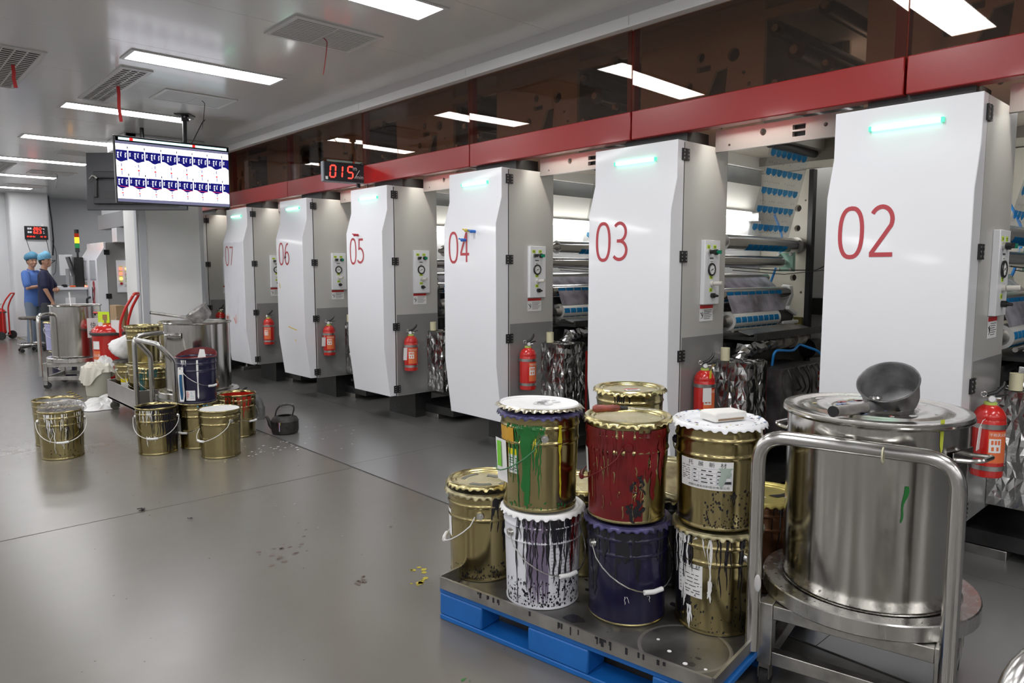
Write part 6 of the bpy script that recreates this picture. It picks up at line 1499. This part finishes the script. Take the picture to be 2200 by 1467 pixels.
# second screen seen from its dark back
T2C = Vector((2.70, 9.72, 2.585)); U2 = Vector((.85,-.80,.0)).normalized(); V2 = Vector((.04,.04,1)).normalized(); N2 = U2.cross(V2).normalized()
R2m = Matrix((U2, V2, N2)).transposed()
tb = thing('hanging_screen', 'dark back of a second ceiling hung screen beside the lit one', 'screen', T2C, 0); tb.rotation_euler = R2m.to_euler()
TBK = mat('tv_back_grey', (.045,.047,.055), .42)
q = MB(); q.box(-.62,.62,-.35,.35,-.03,.0); q.build('casing', TBK, tb, bevel=.006)
q = MB(); q.box(-.52,.52,-.28,.12,.0,.035); q.build('rear_housing', mat('tv_back_dark', (.03,.031,.036), .45), tb, bevel=.012)
q = MB(); q.box(-.38,-.26,-.22,-.12,.035,.037); q.build('socket_panel', BLACK, tb)
q = MB(); q.box(-.5,.3,.03,.05,.035,.075); q.box(-.5,-.46,-.2,.05,.035,.06); q.build('wall_arm', BLACK, tb, bevel=.004)
q = MB(); q.tube(bend([(-.55,.02,.05),(-.48,.06,.1),(-.44,.02,.09)], .04), .012, 6); q.build('arm_knob', STEELD, tb)
q = MB(); iR = R2m.inverted(); q.cyl(iR @ (Vector((2.80,9.76,CEIL))-T2C), iR @ (Vector((2.80,9.76,2.7))-T2C), .024, n=12); q.build('drop_tube', TVB, tb)

# ------------------------------------------------------------------ led displays
SEG = {'0':'abcdef','1':'bc','2':'abged','3':'abgcd','4':'fgbc','5':'afgcd','6':'afgedc','7':'abc','8':'abcdefg','9':'abcdfg'}
def seg_digit(q, ch, o, w, h, t, m=0, sl=.08):
    def P(x, z): return (o[0]+x+sl*z, o[1], o[2]+z)
    L = {'a':(0,h,w,h),'b':(w,h/2,w,h),'c':(w,0,w,h/2),'d':(0,0,w,0),'e':(0,0,0,h/2),'f':(0,h/2,0,h),'g':(0,h/2,w,h/2)}
    for s in SEG[ch]:
        x0,z0,x1,z1 = L[s]; g = t*.6
        if z0 == z1: q.add([P(x0+g,z0-t/2),P(x1-g,z0-t/2),P(x1-g*.4,z0),P(x1-g,z0+t/2),P(x0+g,z0+t/2),P(x0+g*.4,z0)], [(0,1,2,3,4,5)], m)
        else: q.add([P(x0-t/2,z0+g),P(x0,z0+g*.4),P(x0+t/2,z0+g),P(x0+t/2,z1-g),P(x0,z1-g*.4),P(x0-t/2,z1-g)], [(0,1,2,3,4,5)], m)
sd_ = thing('speed_display', 'black speed display with red 015 digits on the red beam', 'display', (3.80, 6.62, 2.49), math.radians(-9))
dw, dh = .43, .185
q = MB(); q.box(-dw/2, dw/2, 0, .07, -dh/2, dh/2); q.build('case', mat('display_case', (.02,.021,.026), .35), sd_, bevel=.003)
q = MB(); q.box(-dw/2-.012, -dw/2, .0, .07, -dh/2-.004, dh/2+.004); q.box(-dw/2, dw/2, .0, .07, -dh/2-.010, -dh/2); q.build('edge_frame', mat('display_edge', (.16,.17,.19), .4), sd_)
q = MB()
for k, ch in enumerate('015'): seg_digit(q, ch, (-dw/2+.055+.092*k+(-.02 if ch == '1' else 0), -.002, -.055), .055, .115, .014)
q.build('digits', LEDR, sd_, flat=True)
q = MB(); q.text('m', .062, (.105,-.002,.045), (1,0,0), (0,0,1), 0); q.text('min', .056, (.155,-.002,-.04), (1,0,0), (0,0,1), 0); q.ribbon([(.10,-.055),(.155,.03)], .006, lambda u, v: (u, -.002, v)); q.build('unit_lettering', PAPER, sd_, flat=True)
q = MB(); q.box(-dw/2+.01,-dw/2+.035,-.003,0,-dh/2+.012,-dh/2+.042); q.build('white_sticker', PAPER, sd_)
q = MB(); q.tube(bend([(.17,.03,dh/2),(.19,.0,dh/2+.02),(.225,-.01,.04),(.24,-.01,-.16),(.30,.05,-.17)], .05), .005, 6); q.build('cable', BLACK, sd_)
q = MB(); q.box(.14,.17,.02,.05,-dh/2-.05,-dh/2); q.build('clamp', BLACK, sd_)
# climate display on the far pilaster
cd = thing('climate_display', 'black climate display with red 28.0 and 62.3 on the pilaster', 'display', (3.245,19.488,2.345), 0)
q = MB(); q.box(-.225,.225,-.045,.0,-.15,.15); q.build('case', BLACK, cd, bevel=.012)
def num(q, s, x, z, w, h, t, gap):
    for ch in s:
        if ch == '.': q.box(x-.004, x+.006, -.047, -.046, z-.004, z+.006); x += .012; continue
        if ch in '-: ':
            if ch == '-': q.box(x, x+w*.7, -.047, -.046, z+h/2-.002, z+h/2+.002)
            x += gap*.8; continue
        seg_digit(q, ch, (x, -.047, z), w, h, t); x += gap
q = MB(); num(q, '28.0', -.055, .065, .036, .055, .011, .05); num(q, '62.3', -.055, -.015, .036, .055, .011, .05); num(q, '25-02-03', -.185, -.098, .012, .024, .005, .021); num(q, '09:40', .075, -.098, .014, .024, .005, .024)
q.build('digits', LEDR, cd, flat=True)
q = MB(); q.text('温度', .045, (-.13,-.047,.09), (1,0,0), (0,0,1), 0); q.text('湿度', .045, (-.13,-.047,.01), (1,0,0), (0,0,1), 0); q.text('℃', .04, (.14,-.047,.085), (1,0,0), (0,0,1), 0); q.text('%', .03, (.14,-.047,.025), (1,0,0), (0,0,1), 0); q.text('RH', .022, (.145,-.047,-.01), (1,0,0), (0,0,1), 0); q.build('lettering', emis('display_white', (.8,.8,.85), .8), cd, flat=True)
q = MB(); q.box(.10,.15,-.03,.0,.155,.20); q.build('sensor', WHITEP, cd)
q = MB(); q.tube(bend([(-.2,-.02,-.15),(-.12,-.02,-.5),(.12,-.02,-.68)], .3), .006, 6); q.tube([(.19,-.02,-.15),(.22,-.02,-.38),(.26,-.02,-.56)], .006, 6); q.build('cable', BLACK, cd)
hk = thing('cable_bundle', 'black cable running down the grey wall beside the pilaster', 'cable', (3.60,19.9,2.4))
q = MB(); q.tube([(0.02,.1,.84),(.06,.1,.3),(.07,.1,-.2),(.04,.1,-.55)], .016, 8); q.build('thick_cable', BLACK, hk)
q = MB(); q.tube(bend([(.04,.08,-.2),(.12,.08,-.5),(.06,.08,-1.0),(-.1,.05,-1.05)], .2), .006, 6); q.tube(bend([(-.1,0,-.72),(.0,0,-.68),(.08,0,-.66),(-.02,0,-.74)], .05), .008, 6); q.build('thin_cable', BLACK, hk)

# ------------------------------------------------------------------ control console, desk and signal tower
cn = thing('control_console', 'white two-door console with sloped top and grey button panel side', 'control console', (3.876,16.2,0))
q = MB(); q.box(0,.5,0,1.35,.1,2.06); q.build('body', mat('console_grey', (.26,.255,.25), .45), cn, bevel=.005)
for a, b, nm in ((0,.66,'door'),(.67,1.35,'door')):
    q = MB(); q.prism([(-.05,2.06),(-.05,1.95),(-.19,1.72),(-.19,.75),(-.10,.1),(-.008,.1),(-.008,2.06)], 'y', a, b); d = q.build(nm, WHITE, cn, bevel=.005)
    q = MB(); q.box(-.198,-.188,a+.10,b-.12,1.30,1.70); w_ = q.build('window', mat('console_window', (.42,.43,.46), .25), cn, bevel=.004)
    q = MB(); q.box(-.204,-.196,a+.13,b-.15,1.33,1.67); q.build('pane', mat('console_pane', (.52,.53,.56), .2, bump=.3, bscale=12), w_)
for z in (1.86,.98):
    q = MB(); q.box(-.05,-.003,-.012,0,z-.05,z+.05); q.box(.003,.05,-.012,0,z-.05,z+.05); q.build('hinge', BLACK, cn)
q = MB(); q.tube(bend([(-.19,.62,.95),(-.26,.62,.92),(-.26,.62,.76),(-.19,.62,.72)], .05), .022, 8); q.build('handle', BLACK, cn)
q = MB(); q.box(-.20,-.188,.83,1.2,1.19,1.25); q.build('status_strip', mat('strip_grey', (.35,.38,.33), .4), cn)
LITR = emis('button_red_lit', (1,.12,.06), 1.6); LITY = emis('button_amber_lit', (1,.55,.08), 1.6); LITG = emis('button_green_lit', (.1,.7,.45), .8); BTR = mat('button_red', (.4,.03,.03), .4); BTG = mat('button_green', (.02,.2,.12), .4); BTW = mat('button_white', (.7,.7,.65), .4)
for k, m in enumerate((LITR, LITG, LITR, BTW, LITG)):
    q = MB(); q.box(-.206,-.199,.87+.06*k,.905+.06*k,1.155,1.185); q.build('button', m, cn)
q = MB(); q.box(-.23,-.19,1.0,1.13,1.0,1.12); em = q.build('emergency_plate', mat('safety_yellow', (.8,.55,.02), .4), cn, bevel=.004)
q = MB(); q.cyl((-.23,1.065,1.06),(-.26,1.065,1.06),.03,n=14); q.build('emergency_button', BTR, em)
q = MB(); q.tube([(-.20,.36,.84+.05*math.sin(k*.7)) if 0 else (-.20,.33+.05*math.cos(2*PI*k/12),.84+.06*math.sin(2*PI*k/12)) for k in range(12)], .009, 6, closed=True)
q.tube([(-.20,.28+.045*math.cos(2*PI*k/12),1.22+.06*math.sin(2*PI*k/12)) for k in range(12)], .009, 6, closed=True); q.tube([(-.20,.31,.9),(-.20,.22,1.16)], .01, 6); q.tube([(-.20,.27,1.16),(-.2,.36,1.04)], .008, 6); q.build('hanging_scissors', mat('scissors_red', (.4,.05,.06), .4), cn)
q = MB(); q.box(-.2,-.19,.40,.44,.88,1.16); q.build('rule_slot', BLACK, cn)
q = MB(); q.box(.16,.52,-.02,0,1.05,1.70); bp_ = q.build('button_panel', WHITE, cn, bevel=.003)
for r_i, row in enumerate(((LITR,LITY,BTW),(LITR,BTR,BTW),(LITY,BTG,BTW),(BTR,BTW,BTW))):
    for c_i, m in enumerate(row):
        q = MB(); x, z = .235+.115*c_i, 1.53-.10*r_i; q.cyl((x,-.02,z),(x,-.045,z),.026,n=14); q.build('button', m, bp_)
        q = MB(); q.box(x-.03,x+.03,-.0215,-.02,z+.035,z+.052); q.build('name_tag', LIME, bp_)
q = MB(); q.cyl((.40,-.02,1.13),(.40,-.03,1.13),.06,n=20); ey = q.build('emergency_ring', mat('safety_yellow', (.8,.55,.02), .4), bp_)
q = MB(); q.cyl((.40,-.03,1.13),(.40,-.07,1.13),.04,n=18); q.build('emergency_button', BTR, ey)
ib = thing('junction_box', 'small white box with pipe on the console top under the lintel', 'box', (4.12,15.9,2.06))
q = MB(); q.box(-.13,.2,-.05,.3,0,.28); q.build('box', WHITE, ib, bevel=.005); q = MB(); q.tube(bend([(.12,-.06,.24),(.12,-.12,.22),(.12,-.12,.1),(.2,-.12,.06)], .04), .03, 10); q.build('pipe', WHITEP, ib)
dkk = thing('counter_desk', 'grey counter with a white top, between the workers and the console', 'counter', (3.42,17.25,0))
q = MB(); q.box(-.36,.25,-.22,.5,.0,1.10); q.build('cabinet_body', mat('counter_grey', (.46,.47,.48), .45), dkk)
q = MB(); q.box(-.38,.26,-.26,.52,1.10,1.15); q.build('worktop', WHITE, dkk, bevel=.004)
q = MB(); q.box(-.15,.03,-.235,-.22,.80,.94); q.build('notice_holder', WHITEP, dkk)
mp = thing('monitor_post', 'tall black monitor stand seen edge-on at the counter', 'monitor', (3.55,17.3,1.15))
q = MB(); q.box(-.05,.12,-.1,.1,0,.62); q.build('housing', BLACK, mp, bevel=.01)
q = MB(); q.obox((-.10,-.05,.42),(.03,.3,.42),(0,-.25,0)); q.build('tilted_monitor', BLACK, mp)
q = MB(); q.obox((-.16,-.02,.2),(.02,.3,.36),(0,0,0)); q.build('grey_monitor', mat('monitor_grey', (.2,.2,.21), .5), mp)
st_ = thing('signal_tower', 'signal tower lamp with lit amber segment on the black stand', 'signal lamp', (3.575,17.2,1.77))
for z0_, z1_, m, nm in ((.0,.10,BLACK,'base'),(.10,.19,mat('tower_black', (.02,.02,.02), .4),'collar'),(.19,.29,emis('tower_green', (.03,.22,.08), .5),'green_segment'),(.29,.41,emis('tower_amber', (1,.42,.02), 1.6),'amber_segment'),(.41,.49,emis('tower_red', (.25,.025,.01), .6),'red_segment'),(.49,.57,mat('tower_black', (.02,.02,.02), .4),'cap')):
    q = MB(); q.cyl((0,0,z0_),(0,0,z1_), .022 if nm in ('base',) else .042, n=18); q.build(nm, m, st_)
for x, y, dx_, dy_, dz_, m, lab, nm, ct_ in ((3.16,17.05,.16,.12,.02,WHITEP,'white papers at the counter edge','paper_stack','papers'),(3.28,17.1,.10,.08,.05,BLACK,'black telephone-like clutter on the counter','black_device','device'),(3.42,17.05,.10,.08,.03,XLAB,'orange box on the counter','orange_box','box')):
    t = thing(nm, lab + ' in front of the monitor' if len(lab.split()) < 4 else lab, ct_, (x,y,1.152)); q = MB(); q.box(-dx_/2,dx_/2,-dy_/2,dy_/2,0,dz_); q.build('case' if nm != 'paper_stack' else 'sheets', m, t, bevel=.004)
    q = MB(); q.box(-dx_/3,dx_/3,-dy_/3,dy_/3,dz_,dz_+.008); q.build('top_piece', m, t)
wb_ = thing('wall_box', 'thin white notice box on the grey back wall', 'wall box', (3.79,19.4,1.6))
q = MB(); q.box(-.13,.13,0,.1,-.22,.26); q.build('box', WALLM, wb_, bevel=.006); q = MB(); q.box(.10,.125,-.004,0,-.2,.24); q.build('edge', mat('aluminium_trim', (.62,.64,.68), .3), wb_)
hs = thing('air_hose', 'indigo air hose on the dark floor beyond the lidded tank', 'hose', (4.75,.55,0))
q = MB(); q.tube(bend([(-.35,.25,.012),(-.1,.2,.012),(.1,.05,.012),(.35,.12,.012),(.6,.0,.012)], .12), .012, 8); q.build('hose', HOSEI, hs)
q = MB(); q.cyl((-.38,.255,.012),(-.33,.247,.012),.015,n=10); q.build('coupling', mat('coupling_orange', (.7,.2,.03), .4), hs)

# ------------------------------------------------------------------ the two workers
def remeshed(q, name, m, parent, voxel, smooth=4, extra=None):
    me = bpy.data.meshes.new(name); me.from_pydata(q.v, [], q.f); o = bpy.data.objects.new(name, me); COL.objects.link(o)
    md = o.modifiers.new('r', 'REMESH'); md.mode = 'VOXEL'; md.voxel_size = voxel; md.use_smooth_shade = True
    sm = o.modifiers.new('s', 'SMOOTH'); sm.iterations = smooth; sm.factor = .5
    dg = bpy.context.evaluated_depsgraph_get(); ev = o.evaluated_get(dg); nm_ = bpy.data.meshes.new_from_object(ev)
    bpy.data.objects.remove(o); nm_.materials.clear(); nm_.materials.append(m)
    nm_.polygons.foreach_set('use_smooth', [True]*len(nm_.polygons)); nm_.name = name
    o = bpy.data.objects.new(name, nm_); COL.objects.link(o); o.parent = parent; return o
def loft(q, secs, n=20, cap=True):
    vs = []
    for x, y, z, rx, ry in secs: vs += [(x+rx*math.cos(2*PI*i/n), y+ry*math.sin(2*PI*i/n), z) for i in range(n)]
    k = len(secs); fs = [(a*n+i, a*n+(i+1)%n, (a+1)*n+(i+1)%n, (a+1)*n+i) for a in range(k-1) for i in range(n)]
    if cap: fs += [tuple(range(n-1,-1,-1)), tuple(range((k-1)*n, k*n))]
    q.add(vs, fs)
def limb(q, pts, rs, n=12):
    P = [Vector(p) for p in pts]; out = []; ro = []
    for i in range(len(P)-1):
        for t in (0,.25,.5,.75): out.append(P[i].lerp(P[i+1], t)); ro.append(rs[i]+(rs[i+1]-rs[i])*t)
    out.append(P[-1]); ro.append(rs[-1]); q.tube(out, ro, n)
    for p, r in zip(P, rs): q.ball(p, r*1.0, n=12)
def hand(q, w_, d, side):
    """palm and five fingers from wrist w_ along d, palm normal to side"""
    w_ = Vector(w_); d = Vector(d).normalized(); s = Vector(side).normalized(); s = (s - d*s.dot(d)).normalized(); nrm = d.cross(s)
    c = w_+d*.05; q.tube([w_, w_+d*.03, w_+d*.09], [.024,.036,.034], 10)
    for k, (off, L) in enumerate(((-.028,.062),(-.010,.075),(.010,.070),(.027,.055))):
        b = w_+d*.085+s*off; q.tube([b, b+d*L*.45+nrm*.006, b+d*L*.8+nrm*.022, b+d*L*.9+nrm*.036], [.0105,.010,.009,.008], 8)
    b = w_+d*.03-s*.028; q.tube([b, b-s*.022+d*.03+nrm*.01, b-s*.028+d*.06+nrm*.02], [.0125,.011,.009], 8)
SKIN = mat('skin', (.50,.27,.18), .5)
def worker(label, loc, rz, shirt, trous, pose, hy, cap_col, cap_w):
    t = thing('person', label, 'person', loc, rz)
    Sh = {s: Vector((-.005, .185*s, 1.435)) for s in (-1,1)}
    arms = pose
    # body: one continuous figure
    q = MB()
    loft(q, [(0,0,.86,.10,.145),(0,0,.95,.105,.15),(.0,0,1.06,.095,.135),(.005,0,1.2,.105,.15),(.0,0,1.34,.105,.165),(-.01,0,1.44,.08,.15),(-.01,0,1.49,.055,.08)], 20)
    limb(q, [(-.01,0,1.46),(.0,0,1.53),(.012,0,1.60)], [.062,.055,.052])
    hc = Vector((.022,0,1.675)); Rh = Matrix.Rotation(hy, 4, 'Z')
    h = MB(); h.ball((0,0,.0), .1, (.98,.78,1.14), 20); h.ball((.022,0,-.055), .072, (.92,.80,.95), 16); h.ball((.062,0,-.092), .03, (.9,1.0,.7), 12)
    h.tube([(.085,0,.012),(.104,0,-.022),(.112,0,-.04)], [.009,.013,.016], 10); h.ball((.098,0,-.045), .016, (.8,1.3,.7), 10)
    for s in (-1,1):
        h.ball((-.005,.079*s,-.015), .026, (.75,.4,1.25), 10); h.ball((.07,.035*s,.025), .022, (.6,1.2,.5), 10); h.ball((.062,.045*s,-.04), .026, (.7,.8,.8), 10)
    h.ball((.09,0,-.078), .016, (.6,1.6,.5), 10)
    h.xform(Matrix.Translation(hc) @ Rh); q.add(h.v, h.f)
    for s in (-1,1):
        e, w_, hd, sd2 = arms[s]
        limb(q, [Sh[s], e, w_], [.052,.040,.027]); hand(q, w_, hd, sd2)
        limb(q, [(.0,.085*s,.9),(.012,.095*s,.5),(-.015,.1*s,.09)], [.085,.058,.038]); limb(q, [(-.02,.1*s,.06),(.13,.115*s,.045)], [.04,.03])
    remeshed(q, 'body', SKIN, t, .0085, 2)
    # shirt with sleeves
    q = MB(); loft(q, [(0,0,.80,.135,.18),(0,0,.86,.135,.185),(0,0,1.0,.13,.17),(.01,0,1.15,.13,.168),(.01,0,1.3,.13,.182),(-.005,0,1.41,.11,.185),(-.01,0,1.46,.075,.12),(-.008,0,1.495,.062,.07)], 24)
    for s in (-1,1):
        e, w_, hd, sd2 = arms[s]; m_ = Sh[s].lerp(Vector(e), .80); limb(q, [Sh[s]+Vector((0,-.02*s,-.005)), Sh[s].lerp(Vector(e), .4), m_], [.075,.073,.070])
    remeshed(q, 'shirt', shirt, t, .011, 3)
    q = MB(); q.tube([(.058*math.cos(2*PI*k/20)-.004,.062*math.sin(2*PI*k/20),1.50-.02*math.cos(2*PI*k/20)) for k in range(20)], .014, 8, closed=True); q.build('collar', shirt, t)
    q = MB(); loft(q, [(0,0,.80,.125,.165),(0,0,.9,.12,.165),(0,0,.97,.11,.155)], 22)
    for s in (-1,1): limb(q, [(.0,.085*s,.86),(.015,.098*s,.5),(-.01,.105*s,.10)], [.105,.082,.078])
    remeshed(q, 'trousers', trous, t, .012, 3)
    for s in (-1,1):
        q = MB(); loft(q, [(.035,.11*s,.0,.14,.05),(.035,.11*s,.02,.145,.053),(.02,.11*s,.06,.12,.05),(-.02,.105*s,.10,.06,.045)], 18); q.build('shoe', mat('dark_shoe', (.03,.03,.035), .5), t)
    # hair, cap, eyes, lips
    HM = Matrix.Translation(hc) @ Rh
    q = MB(); q.ball((-.018,0,.012), .1, (.96,.84,1.10), 18); q.v = [p for p in q.v]; q.xform(HM)
    hair = q.build('hair', mat('black_hair', (.012,.010,.010), .6), t)
    q = MB(); n1 = 40; vs = []
    for (rr, z) in ((.100,-.004),(.106,.0),(.104*cap_w,.02),(.110*cap_w,.05),(.102*cap_w,.09),(.075*cap_w,.125),(.04,.145),(.006,.152)):
        for j in range(n1):
            a = 2*PI*j/n1; w1 = 1+.022*math.sin(11*a+z*40)*(z > .01); vs.append((-.012+rr*w1*1.02*math.cos(a), rr*w1*.92*math.sin(a), z-.02*math.cos(a)*0+.028+.02*math.cos(a)))
    q.add(vs, [(i*n1+j, i*n1+(j+1)%n1, (i+1)*n1+(j+1)%n1, (i+1)*n1+j) for i in range(7) for j in range(n1)]); q.xform(HM); q.build('hair_net_cap', cap_col, t)
    for s in (-1,1):
        q = MB(); q.ball((.083,.034*s,.008), .0085, (.6,1.5,.7), 10); q.xform(HM); q.build('eye', mat('eye_dark', (.02,.015,.012), .3), t)
        q = MB(); q.obox((.088,.036*s,.026),(.008,.034,.006),(0,0,.25*s)); q.xform(HM); q.build('eyebrow', mat('black_hair', (.012,.01,.01), .6), t)
    q = MB(); q.ball((.096,0,-.079), .010, (.5,2.0,.45), 10); q.xform(HM); q.build('lips', mat('lips', (.36,.14,.11), .5), t)
    return t
CAPB = mat('cap_blue', (.09,.27,.42), .6, var=.12, vscale=60, bump=.5, bscale=70); CAPB2 = mat('cap_pale_blue', (.16,.42,.62), .6, var=.25, vscale=50, bump=.5, bscale=70)
V3 = Vector
poseA = {-1: (V3((.09,-.26,1.16)), V3((.27,-.07,1.20)), (-.05,1,.1), (.2,0,1)), 1: (V3((.12,.25,1.17)), V3((.29,.0,1.15)), (-.35,-1,.15), (0,.2,1))}
poseB = {-1: (V3((.02,-.275,1.14)), V3((.12,-.245,.90)), (.25,.1,-1), (1,0,.2)), 1: (V3((.15,.22,1.15)), V3((.22,-.06,1.12)), (-.45,-1,.05), (0,.2,1))}
YAW = math.atan2(RV.y, RV.x)
wa = worker('worker in light blue shirt and jeans with folded arms, looking our way', (2.67,16.75,0), YAW-.02, mat('shirt_light_blue', (.075,.17,.48), .75), mat('jeans_grey_blue', (.17,.215,.28), .8), poseA, -.45, CAPB, 1.18)
wbk = worker('worker in navy shirt and dark trousers seen from behind, holding his elbow', (2.80,16.25,0), YAW+.5, mat('shirt_navy', (.008,.011,.05), .7), mat('trousers_charcoal', (.045,.05,.055), .8), poseB, -.42, CAPB2, 1.02)
